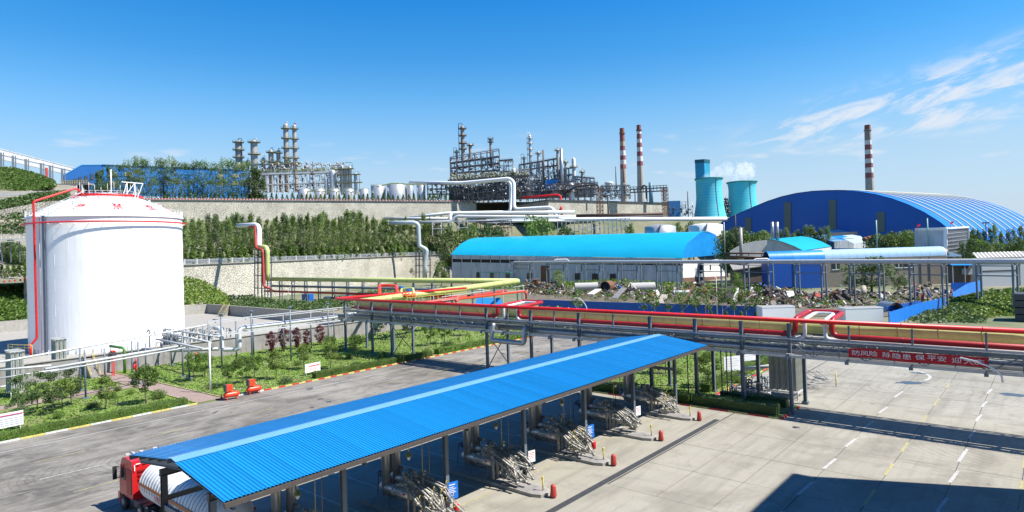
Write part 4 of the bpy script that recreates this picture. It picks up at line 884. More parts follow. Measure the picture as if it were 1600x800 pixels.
# red hose reel / hydrants at the path end
rl = thing('hydrant_monitor', 'red round hydrant housing on a red frame by the brick path end', 'hydrant', Gv(177, 588, 0))
q = G(177, 588); m = MB(); m.box(q.x-.5, q.x+.5, q.y-.25, q.y+.25, 2.9, 3.9)
for s in (-.4, .4): m.bar((q.x+s, q.y, .1), (q.x+s, q.y, 3), .12)
obj('housing', m, M_red, rl, True); m = MB(); m.tube([(q.x+.1, q.y-.26, 3.4), (q.x+.1, q.y-.45, 3.4)], .36, 16); m.tube([(q.x+.52, q.y, 3.4), (q.x+.6, q.y, 3.4)], .36, 16); obj('reel', m, M_steeld, rl, True)
q = G(213, 586); m = MB(); m.tube([q+Vector((0, 0, .1)), q+Vector((0, 0, 1.6)), q+Vector((.5, -.4, 1.7)), q+Vector((.6, -.5, 1.0))], .14, 8, .3); m.tube([q+Vector((0, 0, 1.6)), q+Vector((0, 0, 2.6))], .08, 6); single('hydrant', 'curved red hydrant standing in the lawn right of the brick path', 'hydrant', m, M_red)
q = G(195, 584); m = MB(); m.tube([q+Vector((0, 0, .1)), q+Vector((0, 0, 4.0)), q+Vector((-3, -1., 4.2))], .22, 8, .5); single('green_pipe', 'thick dark green pipe rising and bending over by the dike wall', 'pipe', m, mat('green_paint', (.10, .26, .05), .4))
m = MB(); q = G(340, 585, 0); 
# red air compressors
def compressor(label, px, py):
    q = G(px, py); r = thing('air_compressor', label, 'compressor', tuple(q), 'red compressors at the kerb', rz=pi/2-.1)
    m = MB(); m.lathe([(0, -.95), (.22, -.9), (.34, -.75), (.36, -.5), (.36, .5), (.34, .75), (.22, .9), (0, .95)], n=18); me = m.mesh('air_tank'); me.transform(Matrix(((0, 0, 1, 0), (0, 1, 0, 0), (-1, 0, 0, .62), (0, 0, 0, 1)))); obj('air_tank', me, M_orange, r)
    m = MB(); m.box(-.65, .05, -.32, .32, 1.1, 1.85); m.box(-.5, -.1, -.2, .2, .95, 1.1); obj('motor_housing', m, M_orange, r)
    m = MB(); m.box(-.82, -.66, -.38, .38, 1.05, 1.9); obj('belt_guard', m, M_steeld, r)
    m = MB()
    for x in (-.6, .6):
        for y in (-.25, .25): m.bar((x, y, 0), (x, y, .4), .08)
    obj('foot', m, M_orange, r)
    m = MB(); m.tube([(.3, 0, .95), (.35, .1, 1.4)], .06, 6); m.tube([(.8, 0, .8), (1.25, .1, 1.25)], .03, 6); m.tube([(.05, .1, 1.3), (.4, .1, 1.3), (.4, .1, .95)], .03, 6, .1); obj('fitting', m, M_galv, r)
compressor('left of the two red air compressors at the road kerb', 362, 624)
compressor('right of the two red air compressors at the road kerb', 397, 615)
m = MB(); q = G(346, 624); m.lathe([(.02, .7), (.16, 0), (.25, 0), (.25, -.02)], tuple(q), 10); single('traffic_cone', 'tiny orange marker cone just left of the red compressors', 'cone', m, M_orange)
# notice boards
q = G(489, 586); board('notice_board', 'small white notice board with a red heading behind the hedge on the lawn', 'notice board', (q.x, q.y, .5), 2.7, 1.25, pi/2+.12, M_white, [(.62, .12, .25, .95), (.42, .04, .1, .8), (.28, .04, .1, .85), (.14, .04, .1, .7)], M_red, posts=.5)
q = G(8, 676); board('notice_board', 'white notice board with red and blue stripes at the left edge behind the hedge', 'notice board', (q.x, q.y, .5), 3.2, 1.5, pi/2+.1, M_white, [(.74, .07, .05, .97), (.55, .04, .05, .97), (.4, .04, .05, .97), (.26, .04, .05, .97), (.12, .04, .05, .97)], mat('print_blue', (.15, .18, .35), .6), border=M_red, posts=.5)
q = G(1145, 592); board('notice_board', 'nearer of the two white notice boards in the garden behind the rack', 'notice board', (q.x, q.y, 1.0), 2.5, 1.9, pi/2-.55, M_white, [(.8, .04, .1, .8), (.65, .03, .1, .9), (.5, .03, .1, .85), (.35, .03, .1, .9)], M_lgrey, posts=1.)
q = G(1173, 577); board('notice_board', 'farther of the two white notice boards in the garden behind the rack', 'notice board', (q.x, q.y, 1.2), 2.4, 1.8, pi/2-.55, M_white, [(.8, .04, .1, .8), (.65, .03, .1, .9), (.5, .03, .1, .85), (.35, .03, .1, .9)], M_lgrey, posts=1.2)
m = MB(); q = G(1306.5, 604); m.tube([q, q+Vector((0, 0, 1.7))], .06, 6); single('marker_post', 'slim yellow green post standing alone on the bright yard', 'post', m, M_ypaint)
m = MB(); q = G(1258, 605)
for i in range(26):
    a = U(0, 6.28); s = q+Vector((U(-.3, 1.2), U(-.6, .6), U(.2, 2.2))); m.tube([s, s+Vector((U(.4, 1.8), U(-.6, .3), U(-.9, .3)))], .03, 5)
single('bare_pipework', 'tangle of bare grey arms sticking out right of the tall rack post', 'pipework', m, M_steel)
# swan neck lamps
def swan(label, base, h, reach, dirv, mt=M_white):
    r = thing('street_lamp', label, 'street lamp', tuple(base)); d = Vector(dirv).normalized()
    m = MB(); m.tube([(0, 0, 0), (0, 0, h*.45), d*reach*.12+Vector((0, 0, h*.68)), d*reach*.45+Vector((0, 0, h*.88)), d*reach*.8+Vector((0, 0, h*.99)), d*reach+Vector((0, 0, h))], [.12, .11, .1, .09, .08, .07], 8, .4); obj('pole', m, mt, r)
    m = MB(); m.bar(d*reach*.92+Vector((0, 0, h)), d*reach*1.28+Vector((0, 0, h+.05)), .32, .14); obj('lamp_head', m, mt, r); return r
r = thing('street_lamp', 'white curved lamp arm hooked on the rack before the right end of the banner', 'street lamp', (-3.9, 66.4, 5.3))
lp_ = [Vector((x, 66.35, z)) for x, z in ((-3.75, 5.25), (-3.8, 5.7), (-4.1, 6.15), (-4.7, 6.5), (-5.4, 6.72), (-6.1, 6.9))]
m = MB(); m.tube(lp_, [.09, .085, .08, .075, .07, .06], 8); m.tube([lp_[0], lp_[0]+Vector((0, .8, -.05))], .07, 6); obj('pole', m, M_white, r, True)
m = MB(); m.bar(lp_[4]+Vector((.1, 0, .05)), lp_[5]+Vector((-.5, 0, .12)), .26, .12); obj('lamp_head', m, M_white, r, True)
m = MB(); 
# ================================================================ garden trees and shrubs near the camera
protoA = tree_proto('young_tree', 'x', 3.6, 1.25, 1.4, 34, 105, .135, M_leaf, trunk_r=.06, cat='tree')
protoB = tree_proto('young_tree', 'x', 3.4, 1.2, 1.4, 32, 100, .14, M_leafl, trunk_r=.06, cat='tree')
protoD = tree_proto('young_tree', 'x', 4.2, 1.35, 1.2, 34, 95, .13, M_leafd, trunk_r=.07, cat='tree')
protoR = tree_proto('purple_tree', 'x', 3.9, 1.0, .5, 60, 75, .14, M_leafr, trunk_r=.05, cat='tree')
PROTOS = [protoA, protoB, protoD, protoR]
def plant(pr, px, py, label, sc=1., group=None):
    q = G(px, py); q.z = .08; return dup(pr, q, label, U(0, 6), (sc*U(.92, 1.08), sc*U(.92, 1.08), sc), group)
gl = 'small trees on the left lawn'
for px, py, pr, sc, lb in ((165, 641, protoB, 1.1, 'small round light green tree on the lawn left of the brick path'), (228, 632, protoA, 1.25, 'bushy green tree beside the brick path in front of the paired posts'), (98, 640, protoB, 1.0, 'yellow green tree among the dark shrubs near the left edge'),
    (35, 652, protoD, 1.1, 'tall dark leaved tree leftmost on the lawn by the notice board'), (58, 642, protoD, 1.05, 'dark tree with forked trunk second from the left edge'), (82, 648, protoD, 1.1, 'dark leaved tree in front of the finned vaporiser'), (112, 635, protoD, 1.05, 'dark tree just right of the yellow green one'), (28, 668, protoD, .8, 'small dark tree right behind the striped notice board'),
    (303, 596, protoA, 1.1, 'green tree behind the tall red edged post'), (320, 590, protoA, .95, 'green tree touching the tall post on its right side'), (379, 600, protoA, 1.0, 'green tree just behind the two red compressors'), (398, 592, protoA, .9, 'thin green tree between the compressors and the light tree'), (358, 603, protoA, .8, 'sparse green sapling left behind the compressors'),
    (431, 593, protoB, 1.15, 'light green round tree midway along the lawn'), (475, 578, protoB, 1.1, 'light green tree directly behind the white notice board'), (517, 577, protoB, 1.15, 'light green tree right of the white notice board'), (557, 562, protoA, 1.1, 'green tree right under the rack corner'), (515, 555, protoA, .9, 'green tree under the left posts of the rack corner')):
    plant(pr, px, py, lb, sc, gl)
for k, (px, py, sc) in enumerate(((424, 552, .95), (444, 549, 1.1), (464, 546, .98), (480, 543, .8), (500, 540, .95))):
    plant(protoR, px, py, 'purple leaved shrub tree, %s in the row before the grey dike wall' % ('leftmost', 'second', 'middle', 'fourth', 'rightmost')[k], sc, 'purple trees before the dike wall')
for px, py, lb in ((672, 541, 'green tree on the lawn seen just right of the X braced posts'), (695, 538, 'thin green tree in the lawn beyond the braced rack post'), (640, 528, 'green tree behind the rack truss above the lawn'), (590, 530, 'green tree close behind the second rack post'), (730, 525, 'small green tree where the lawn meets the far road'), (1040, 585, 'round green tree in the garden beyond the canopy end'), (1106, 606, 'dark round bush tree in the garden left of the boards'), (1068, 560, 'green tree at the back of the garden beyond the canopy')):
    plant(protoA, px, py, lb, 1.15, 'trees on the lawns beyond the rack')
bm_ = [bush_mesh(.8, .8, .9, 1000, .11), bush_mesh(1., 1., .8, 1100, .12)]; bms = []
for b in bm_: q = b.mesh('bush'); bms.append(q)
bl = bms[0].copy(); 
for q, mt in ((bms[0], M_leaf), (bms[1], M_leafd), (bl, M_leafl)): q.materials.append(mt)
bms.append(bl)
k = 0
for px, py, v, sc, lb in ((249, 624, 0, 1.35, 'round clipped bush where the hedge meets the brick path'), (146, 638, 1, .9, 'dark bush at the left of the light green tree'), (92, 655, 0, 1., 'low bush behind the hedge near the left edge'), (183, 612, 0, .8, 'small bush below the paired posts by the path'), (205, 617, 2, .8, 'pale bush next to the brick path edge'), (176, 624, 1, .8, 'bush between the light tree and the path'), (335, 608, 1, 1.1, 'dark bush left of the tall post'), (355, 606, 0, 1.1, 'bush touching the left red compressor'), (318, 580, 0, .9, 'bush under the tank valve cluster'), (466, 572, 0, 1., 'bush left behind the white notice board'), (446, 600, 1, 1.2, 'dark bush at the end of the hedge left of the white board'), (443, 578, 2, .9, 'pale bush in the middle of the lawn'),
    (545, 561, 2, 1., 'pale round bush under the rack near the hedge'), (529, 562, 2, 1., 'pale bush right of the light green tree'), (556, 572, 1, .9, 'dark bush by the hedge under the rack'), (598, 560, 0, 1.2, 'bush beside the X braced rack post'), (667, 554, 0, 1.2, 'bush right of the braced posts near the kerb'), (700, 541, 1, 1.2, 'dark bush on the lawn below the truss'), (1112, 600, 1, 1.5, 'large dark bush beside the rack post in the garden'), (1095, 628, 1, 1.1, 'dark weedy bush by the canopy corner'), (1060, 585, 0, 1.1, 'bush on the lawn beyond the last canopy post'), (1155, 600, 0, 1.1, 'bush under the farther white notice board')):
    q = G(px, py); o = bpy.data.objects.new('bush', bms[v]); COL.objects.link(o); o.location = (q.x, q.y, .05); o.scale = (sc, sc, sc*.95); o.rotation_euler = (0, 0, U(0, 6)); o['label'] = lb; o['category'] = 'bush'; o['group'] = 'garden bushes'
# ================================================================ terrain behind the yard
DW = lambda px: 1/(.00567-4.9e-6*px) if px < 640 else 1/(.002534-1.2e-6*(px-640))       # depth of the lower retaining wall at a column
DU = lambda px: 1/(.003034-1.08e-6*px)                                                   # depth of the upper retaining wall
ZW = lambda px: 15.2
def sheet(name, cols, rows, m):
    g = MB(); n = len(rows(cols[0]))
    for c in cols: g.v += [tuple(q) for q in rows(c)]
    for i in range(len(cols)-1):
        for j in range(n-1): a = i*n+j; g.f.append((a, a+n, a+n+1, a+1)); g.sm.append(True)
    return struct(name, g, m)
cols = list(range(60, 761, 20))
rs = random.Random(5)
sheet('hill_slope', cols, lambda c: [PZ(c, DW(c)+.5, ZW(c)), PZ(c, DW(c)+9, ZW(c)+.6)]+[PZ(c, DW(c)+9+(DU(c)-DW(c)-10)*f, ZW(c)+.6+(38.5-ZW(c))*f+rs.uniform(-.8, .8)*(0 < f < 1)) for f in (.25, .5, .75, 1)], M_scrub)
sheet('plateau', list(range(-200, 871, 30)), lambda c: [PZ(c, DU(min(c, 760))+.5+(0 if c < 800 else 8), 51.2), PZ(c, DU(min(c, 760))+250, 51.4)], M_dirt)
M_slope2 = M_scrub
sheet('hill_slope', list(range(740, 1241, 25)), lambda c: [PZ(c, 372, 0), PZ(c, 395, 9), PZ(c, 418, 22), PZ(c, 436, 33+rs.uniform(-1, 1)), PZ(c, 470 if c < 1060 else 520, 37 if c < 1060 else 38), PZ(c, 700, 38)], M_slope2)
sheet('hill_slope', [-260+20*k for k in range(17)], lambda c: [PZ(c, DW(c)+.5, 13.4), PZ(c, DW(c)+9, 14.2), PZ(c, DW(c)+25, 17.5), P(c, 372, DW(c)+40), P(c, 336-.05*c, DW(c)+62), P(c, 331-.15*c, DW(c)+66)], M_rock)
hc = lambda c: max(0, c-25)*.33 if c < 105 else 27
sheet('hill_slope', [-260+20*k for k in range(20)], lambda c: [P(c, 331-.15*c, DW(c)+67), P(c, 312-.05*c, 272), P(c, 305-.02*c, 280), P(c, 304, 292), P(c, 299, 298), P(c, 283+.06*max(c, 0), 318+rs.uniform(-2, 2)), P(c, 266+hc(c), 345), P(c, 273+hc(c), 380)], M_rock)
# lower retaining wall with fence
def wallrun(name, label, pxs, dfn, zb, zt, th, m, coping=None, loc=None):
    r = thing(name, label, 'wall', tuple(PZ(pxs[0], dfn(pxs[0]), 0)))
    k = MB()
    for a, b in zip(pxs, pxs[1:]):
        A, B = PZ(a, dfn(a), 0), PZ(b, dfn(b), 0); t = (B-A).normalized(); n = Vector((-t.y, t.x, 0))*th; n = n if n.dot(F_) > 0 else -n
        za, zb_ = (zt(a), zt(b)) if callable(zt) else (zt, zt); z0 = zb if not callable(zb) else zb(a)
        bt = -n*.9 if zt else -n
        k.hexa([A-n*1.2+Vector((0, 0, z0)), B-n*1.2+Vector((0, 0, z0)), B+n+Vector((0, 0, z0)), A+n+Vector((0, 0, z0)), A+Vector((0, 0, za)), B+Vector((0, 0, zb_)), B+n+Vector((0, 0, zb_)), A+n+Vector((0, 0, za))])
    obj('masonry', k, m, r, True)
    if coping:
        k = MB()
        for a, b in zip(pxs, pxs[1:]):
            A, B = PZ(a, dfn(a)+.2, 0), PZ(b, dfn(b)+.2, 0); A.z = (zt(a) if callable(zt) else zt)+.15; B.z = (zt(b) if callable(zt) else zt)+.15; k.bar(A, B, th+.5, .32)
        obj('coping', k, coping, r, True)
    return r
wallrun('retaining_wall', 'lower rubble stone retaining wall below the poplar row with a white fence', list(range(42, 763, 24)), DW, -1, 15.2, 1.0, M_wall, M_conc)
wallrun('retaining_wall', 'upper long pale stone retaining wall topped by red and white kerb blocks', list(range(96, 764, 21)), DU, 36, 51.5, 1.4, M_wall, M_concd)
# red white kerb blocks on the upper wall
rw = MB().box(-.3, .3, -.25, .25, 0, .75); bm1 = rw.mesh('kerb_block'); bm1.materials.append(M_kr); bm2 = rw.mesh('kerb_block'); bm2.materials.append(M_kw)
kb = thing('kerb_line', 'row of alternating red and white kerb blocks along the upper wall edge', 'kerb', tuple(PZ(430, DU(430), 51.8)))
A, B = PZ(100, DU(100)+.3, 51.8), PZ(762, DU(762)+.3, 51.8); n_ = 280
for k in range(n_):
    o = obj('kerb_block', (bm1, bm2)[k % 2], None, kb); f = k/n_; a = 100+662*f; q = PZ(a, DU(a)+.3, 51.8); o.location = q-kb.location; o.rotation_euler = (0, 0, YAW)
# fence on the lower wall
fr = thing('wall_fence', 'pale post and rail fence along the top of the lower stone wall', 'fence', tuple(PZ(400, DW(400), 15.4)))
px = 288.; pl = []
while px < 705: pl.append(px); px += 17.2*(DW(288)/DW(px))*1.12
pm_ = MB().box(-.24, .24, -.24, .24, 0, 2.0).box(-.3, .3, -.3, .3, 2.0, 2.15).mesh('post'); pm_.materials.append(mat('fence_post', (.62, .60, .58), .7))
for a in pl: o = obj('post', pm_, None, fr); o.location = PZ(a, DW(a)+.5, 15.4)-fr.location; o.rotation_euler = (0, 0, YAW)
M_pan = mat('fence_panel', (.34, .36, .40), .6, var=.3, scale=2)
for a, b in zip(pl, pl[1:]):
    A, B = PZ(a, DW(a)+.5, 15.5), PZ(b, DW(b)+.5, 15.5); m = MB()
    for z in (.3, .8, 1.3, 1.65): m.bar(A+Vector((0, 0, z)), B+Vector((0, 0, z)), .2)
    for k in range(1, 9): q = A.lerp(B, k/9); m.bar(q+Vector((0, 0, .1)), q+Vector((0, 0, 1.7)), .08)
    obj('panel', m, M_pan, fr, True)
# ================================================================ plants behind
popl = [tree_proto('poplar_tree', 'x', 16, 2.6, 2.0, 64, 46, .37, (M_leafg, M_leafg, M_leafd, M_leaf)[i], trunk_r=.2, shape='poplar') for i in range(4)]
birch = [tree_proto('young_poplar', 'x', 16, 2.9, 2.0, 46, 30, .34, (M_leafg, M_leaf)[i], M_bark, trunk_r=.14, shape='poplar') for i in range(2)]
roundt = [tree_proto('broadleaf_tree', 'x', 9, 4.0, 2.0, 46, 52, .45, (M_leafg, M_leafd, M_leaf)[i], trunk_r=.2) for i in range(3)]
PROTOS += popl+birch+roundt
CNT = {}
def cone_mesh(): 
    m = MB(); m.tube([(0, 0, 0), (0, 0, .5)], .08, 5)
    for i in range(26): f = (i/26)**.9; a = U(0, 6.28); rr = .75*(1-f)*U(.4, 1); leaves(m, (cos(a)*rr, sin(a)*rr, .3+2.9*f), (.34*(1-f*.6),)*2+(.4,), 16, .3)
    return m.mesh('conical_shrub')
cms = []
for mt in (M_leaf, M_leafd, M_leaf): c = cone_mesh(); c.materials.append(mt); cms.append(c)
def conical(loc, h, label, group, v=None):
    CNT[group] = CNT.get(group, -1)+1; label += ', %s from the left' % ordw(CNT[group])
    o = bpy.data.objects.new('conical_shrub', cms[v if v is not None else random.randrange(3)]); COL.objects.link(o); o.location = loc; s = h/3.3; o.scale = (s*1.45, s*1.45, s); o.rotation_euler = (0, 0, U(0, 6)); o['label'] = label; o['category'] = 'shrub'; o['group'] = group
def treeat(pr, px, d, z, topy, label, group, wf=1.):
    if group not in ('solitary trees in the weeds',): CNT[group] = CNT.get(group, -1)+1; label += ', the %s planted' % ordw(CNT[group]) if False else ', %s from the left' % ordw(CNT[group])
    q = PZ(px, d, z); zt_ = P(px, topy, d).z; s = max(.2, (zt_-z)/pr['h0']); return dup(pr, q, label, U(0, 6), (s*wf, s*wf, s), group)
for p_ in PROTOS:
    p_['h0'] = max(v.co.z for c in p_.children for v in c.data.vertices)
prof_ = lambda x: 336+2.*sin(x*.11)+3*sin(x*.043)+(4 if 380 < x < 430 else 0)+max(0, (x-600))*.06
px = 290.
while px < 700:
    d = DW(px)+U(5, 8); treeat(random.choice(popl), px, d, 15.6, prof_(px)+U(-10, 14), 'poplar in the front row along the lower stone wall', 'front row of poplars on the lower wall', U(.85, 1.1)); px += 11.5*(250/DW(px))**.4
px = 288.
while px < 745:
    d = DW(px)+U(17, 30); treeat(random.choice(popl), px, d, 17+U(0, 4), prof_(px)-U(-4, 5), 'poplar in the rear row below the upper stone wall', 'second row of poplars below the upper wall', U(.9, 1.2)); px += 13
px = 290.
while px < 702:
    if not 392 < px < 428: conical(PZ(px, DW(px)+2.4, 15.3), U(20, 25)*DW(px)/F*(.85 if px > 500 else .95), 'bright conical shrub behind the lower wall fence', 'conical shrubs behind the lower wall fence', random.choice((0, 2)))
    px += U(8, 12)
px = 258.
while px < 706:
    conical(PZ(px, DU(px)+2.6, 51.4), U(10, 14)*DU(px)/F, 'dark conical shrub on top of the upper wall', 'conical shrubs on the upper wall', 1); px += U(6.4, 9)
for k in range(4): conical(PZ(722+k*9, DU(720)+3, 51.4), U(6, 9)*DU(720)/F, 'small conical shrub right of the gap on the upper wall', 'small conical shrubs at the upper wall end', 1)
px = 178.
while px < 392:
    treeat(random.choice(birch), px, DU(px)+U(4, 12), 51.4, 243+U(-2, 15)+(6 if px < 190 else 0)+abs(px-260)*.03, 'tall feathery young poplar in front of the long blue hall', 'feathery trees before the blue hall', U(1., 1.3)); px += U(4.5, 8)
for px in (152, 160, 170): treeat(popl[3], px, DU(px)+8, 51.4, 263+U(0, 8)-(px-150)*.3, 'leafy green tree at the corner of the blue hall', 'corner trees by the blue hall', 1.3)
for px, t_ in ((398, 258), (405, 264), (391, 276), (411, 278)): treeat(popl[2], px, DU(px)+5, 51.4, t_, 'dense tree between the blue hall and refinery', 'dense trees between the hall and refinery', 1.5)
def scrub(label, pts, n, size, mt, cat='shrub', span=None):     # pts: list of (px, py_top, py_bot, d) strips
    m = MB()
    for _ in range(n):
        k = U(0, len(pts)-1); i = int(k); f = k-i; a = [pts[i][q]*(1-f)+pts[i+1][q]*f for q in range(4)]
        g_ = random.random(); py = a[1]*(1-g_)+a[2]*g_; c = P(a[0], py, a[3]+(1-g_)*(span or a[3]*.12)); leaves(m, c, (size*1.6, size*1.6, size*1.1), 12, size)
    return stuff('undergrowth', label, cat, m, mt)
scrub('green creeper covering the bank at the left edge below the kerb wall', [(-20, 448, 502, 165), (60, 445, 500, 176)], 900, .8, M_leaf)
scrub('bright green shrubs behind the dike at the right of the tank', [(284, 434, 472, 205), (310, 436, 474, 205), (335, 450, 474, 205), (352, 462, 475, 205)], 520, .7, M_leafl)
scrub('low mixed undergrowth at the foot of the lower stone wall', [(345, 462, 478, 215), (390, 462, 482, 205), (430, 470, 486, 195), (500, 470, 484, 190), (540, 462, 476, 200), (600, 452, 470, 215), (700, 448, 464, 235)], 900, .7, M_leafd)
scrub('green weeds between the pipe rack and the blue fence', [(600, 470, 500, 165), (700, 478, 500, 160), (840, 478, 512, 150), (960, 490, 515, 150), (1180, 500, 512, 140)], 900, .5, M_leafl)
scrub('green weeds along the scrapyard in front of the warehouse', [(750, 444, 452, 285), (860, 443, 452, 265), (960, 437, 452, 250), (1100, 444, 460, 230), (1200, 446, 464, 215), (1290, 456, 464, 205), (1480, 462, 470, 180)], 2600, .75, M_leafl)
scrub('lighter bushes dotting the waste ground at the right edge', [(1480, 484, 500, 132), (1540, 462, 500, 134), (1620, 455, 492, 138)], 420, .6, M_leafl)
scrub('rough green bushes on the waste ground at the right edge', [(1490, 470, 505, 135), (1520, 462, 505, 135), (1560, 455, 490, 140), (1640, 452, 484, 140)], 1500, .75, M_leaf)
scrub('more rough bushes in the right corner near the rack', [(1420, 490, 506, 130), (1500, 480, 508, 128), (1540, 490, 510, 126)], 420, .6, M_leafd)
scrub('green hillside scrub at the far left below the conveyor', [(-60, 262, 296, 300), (20, 263, 299, 300), (60, 274, 296, 300), (82, 284, 290, 300)], 2300, 1.05, M_leaf, span=44)
scrub('dark hedge along the sloping road at the left edge', [(-30, 322, 332, 228), (20, 311, 323, 238), (60, 303, 314, 248), (105, 299, 312, 262)], 800, .85, M_leafd, span=4)
scrub('sparse green bushes on the pale rock slope at the left', [(-20, 338, 395, 212), (42, 330, 390, 222)], 150, .8, M_leafd, span=10)
for k, (px, ty) in enumerate(((5, 376), (17, 384), (30, 380), (40, 385), (22, 372))): treeat(roundt[k % 3], px, 205, 15.5, ty, 'green tree on the terrace left of the tank', 'terrace trees left of the tank', .7)
for k in range(5): conical(PZ(3+k*9, DW(0)+4, 13.8), 3.6, 'green conical shrub behind the striped kerb at the left edge', 'conical shrubs at the left edge')
m = MB(); 
for k in range(14): a = -10+k*4.2; m.cbox(P(a, 440.5-a*.09, DW(a)-.2), (.8, .3, .55)) if k % 2 == 0 else None
single('kerb_line', 'short red kerb blocks along the bank left of the tank', 'kerb', m, M_kr)
r = thing('retaining_wall', 'dark stone wall rising beside the sloping road at the left edge', 'wall', tuple(P(20, 325, 252)))
m = MB(); 
for a, b in zip(range(-60, 100, 20), range(-40, 120, 20)):
    ty = lambda x: 328-.19*x if x < 70 else 314.7-.05*(x-70); A, B = P(a, ty(a), DW(a)+57), P(b, ty(b), DW(b)+57); m.prism([A, B, Vector((B.x, B.y, B.z-3.6)), Vector((A.x, A.y, A.z-3.6))], F_*1.2)
obj('masonry', m, M_wall2, r, True)
# pipe bridge at the far left
r = thing('pipe_bridge', 'white trussed pipe bridge running to the tank from the left edge', 'pipework', tuple(P(20, 372, 200)), rz=YAW, sc=.2)
m = MB()
for z in (6, -1, -5): m.bar((-60, 0, z), (24, 0, z), 1.2 if z < 6 else .7)
m.bar((-60, 6, -1), (24, 6, -1), 2.2)
for k in range(12): m.bar((-60+7*k, 0, -1), (-60+7*k, 0, 6), .6)
obj('truss', m, M_wdirty, r); m = MB()
for k in range(5): m.bar((-34+14*k, 3, -5), (-34+14*k, 3, -38), 1.1)
obj('support', m, M_steel, r, kind='stuff')
r = thing('guard_rail', 'white guard rail on the pale slope beside the upper left road', 'railing', tuple(P(30, 303, 275)), rz=YAW, sc=.276)
m = MB(); m.box(-80, 42, -1, 1, -2.2, 0); m.bar((-80, 0, 2.6), (42, 0, 2.6), .5)
for k in range(22): m.bar((-78+5.6*k, 0, 0), (-78+5.6*k, 0, 2.6), .5)
obj('rail', m, M_wdirty, r)
# conveyor galleries
r = thing('conveyor_gallery', 'pair of long white inclined conveyor galleries descending to the blue hall', 'conveyor', tuple(P(60, 256, 380)))
for a, b, hh in (((-60, 221, 372), (121, 267.5, 392), 2.6), ((-60, 231, 370), (114, 270.5, 390), 3.2)):
    m = MB(); m.bar(P(*a), P(*b), 5, hh); m.bar(P(a[0], a[1]-3.6, a[2]), P(b[0], b[1]-3.6, b[2]), 5.4, .4); obj('gallery_box', m, M_white if hh > 3 else M_wdirty, r, True)
m = MB()
for px in (1, 20, 40, 64, 78, 97): A = P(px, 238+px*.26, 374); m.bar(A, A-Vector((0, 0, 14)), 1.); m.bar(A+R_*1.6, A+R_*1.6-Vector((0, 0, 14)), .5)
obj('trestle', m, M_steel, r, True)
m = MB(); A = P(72.5, 262, 362); m.bar(A, P(74, 299, 362), 1.1); obj('red_support', m, M_redf, r, True)
# ================================================================ far building kit: local units are picture pixels at that depth
def far(name, label, cat, px, py, d, group=None): return thing(name, label, cat, tuple(P(px, py, d)), group, YAW, d/F)
def fo(m, n, mt, r, **k): return obj(n, m, mt, r, **k)
# blue hall on the plateau
r = thing('blue_hall', 'long bright blue industrial hall on the plateau behind the feathery trees', 'building', tuple(P(160, 303, 395)))
c = [P(98, 303, 378), P(161, 305, 392), P(388, 303, 440)]; ev = [P(98, 275, 378), P(127, 258.3, 384.5), P(161, 258, 392)]
n1 = (c[1]-c[0]).cross(Vector((0, 0, 1))).normalized(); bk = F_*60
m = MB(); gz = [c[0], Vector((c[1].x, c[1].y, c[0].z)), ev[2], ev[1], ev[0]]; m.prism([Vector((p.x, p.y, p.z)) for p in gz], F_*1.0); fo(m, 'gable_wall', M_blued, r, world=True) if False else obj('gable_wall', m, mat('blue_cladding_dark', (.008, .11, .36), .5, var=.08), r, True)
e2 = P(388, 266, 440); m = MB(); m.prism([c[1], Vector((c[2].x, c[2].y, c[1].z)), e2, ev[2]], F_*1.0); obj('long_wall', m, mat('blue_cladding_lit', (.010, .20, .62), .45, var=.1, scale=.2), r, True)  # sun and shade are put into the two blues of long wall and gable
m = MB(); m.quad(ev[2]+Vector((0, 0, .3))-F_, e2+Vector((0, 0, .3))-F_, e2+F_*40+Vector((0, 0, 3)), ev[1]+F_*20+Vector((0, 0, 1))); m.bar(ev[0]+Vector((0, 0, .2)), ev[1]+Vector((0, 0, .2)), .5); m.bar(ev[1]+Vector((0, 0, .2)), ev[2]+Vector((0, 0, .2)), .5); m.bar(ev[2]+Vector((0, 0, .2)), e2+Vector((0, 0, .2)), .5); obj('roof', m, mat('roof_blue_pale', (.05, .28, .60), .5), r, True)
M_win = mat('window_beige', (.42, .42, .36), .5, var=.3, scale=.5)
for row, (y0, y1) in enumerate(((268.5, 274.5), (283, 288.5))):
    for k in range(9):
        px = 170+25.2*k*(1-.006*k); f = (px-161)/227; d = 392*(1-f)+440*f-1.0; A = P(px, y1+f*3.2*(1-row), d); w_ = 10*d/F; t = (c[2]-c[1]); t.z = 0; t.normalize(); o = MB(); o.prism([A, A+t*w_, A+t*w_+Vector((0, 0, 2.4)), A+Vector((0, 0, 2.4))], F_*.5); obj('window', o, M_win, r, True)
t = (c[1]-c[0]); t.z = 0; t.normalize()
for px, y0, y1 in ((103, 289, 283), (110, 288, 281), (117, 287, 279), (125, 284, 276), (134, 282, 274), (143, 280, 271), (137.5, 296, 281), (127, 297, 283)):
    d = 378+14*(px-98)/63-.8; A = P(px-1.8, y0, d); m = MB(); hh = (y0-y1)*d/F; m.prism([A, A+t*1.5, A+t*1.5+Vector((0, 0, hh)), A+Vector((0, 0, hh))], F_*.4); obj('window', m, mat('window_dark', (.05, .07, .10), .3), r, True)
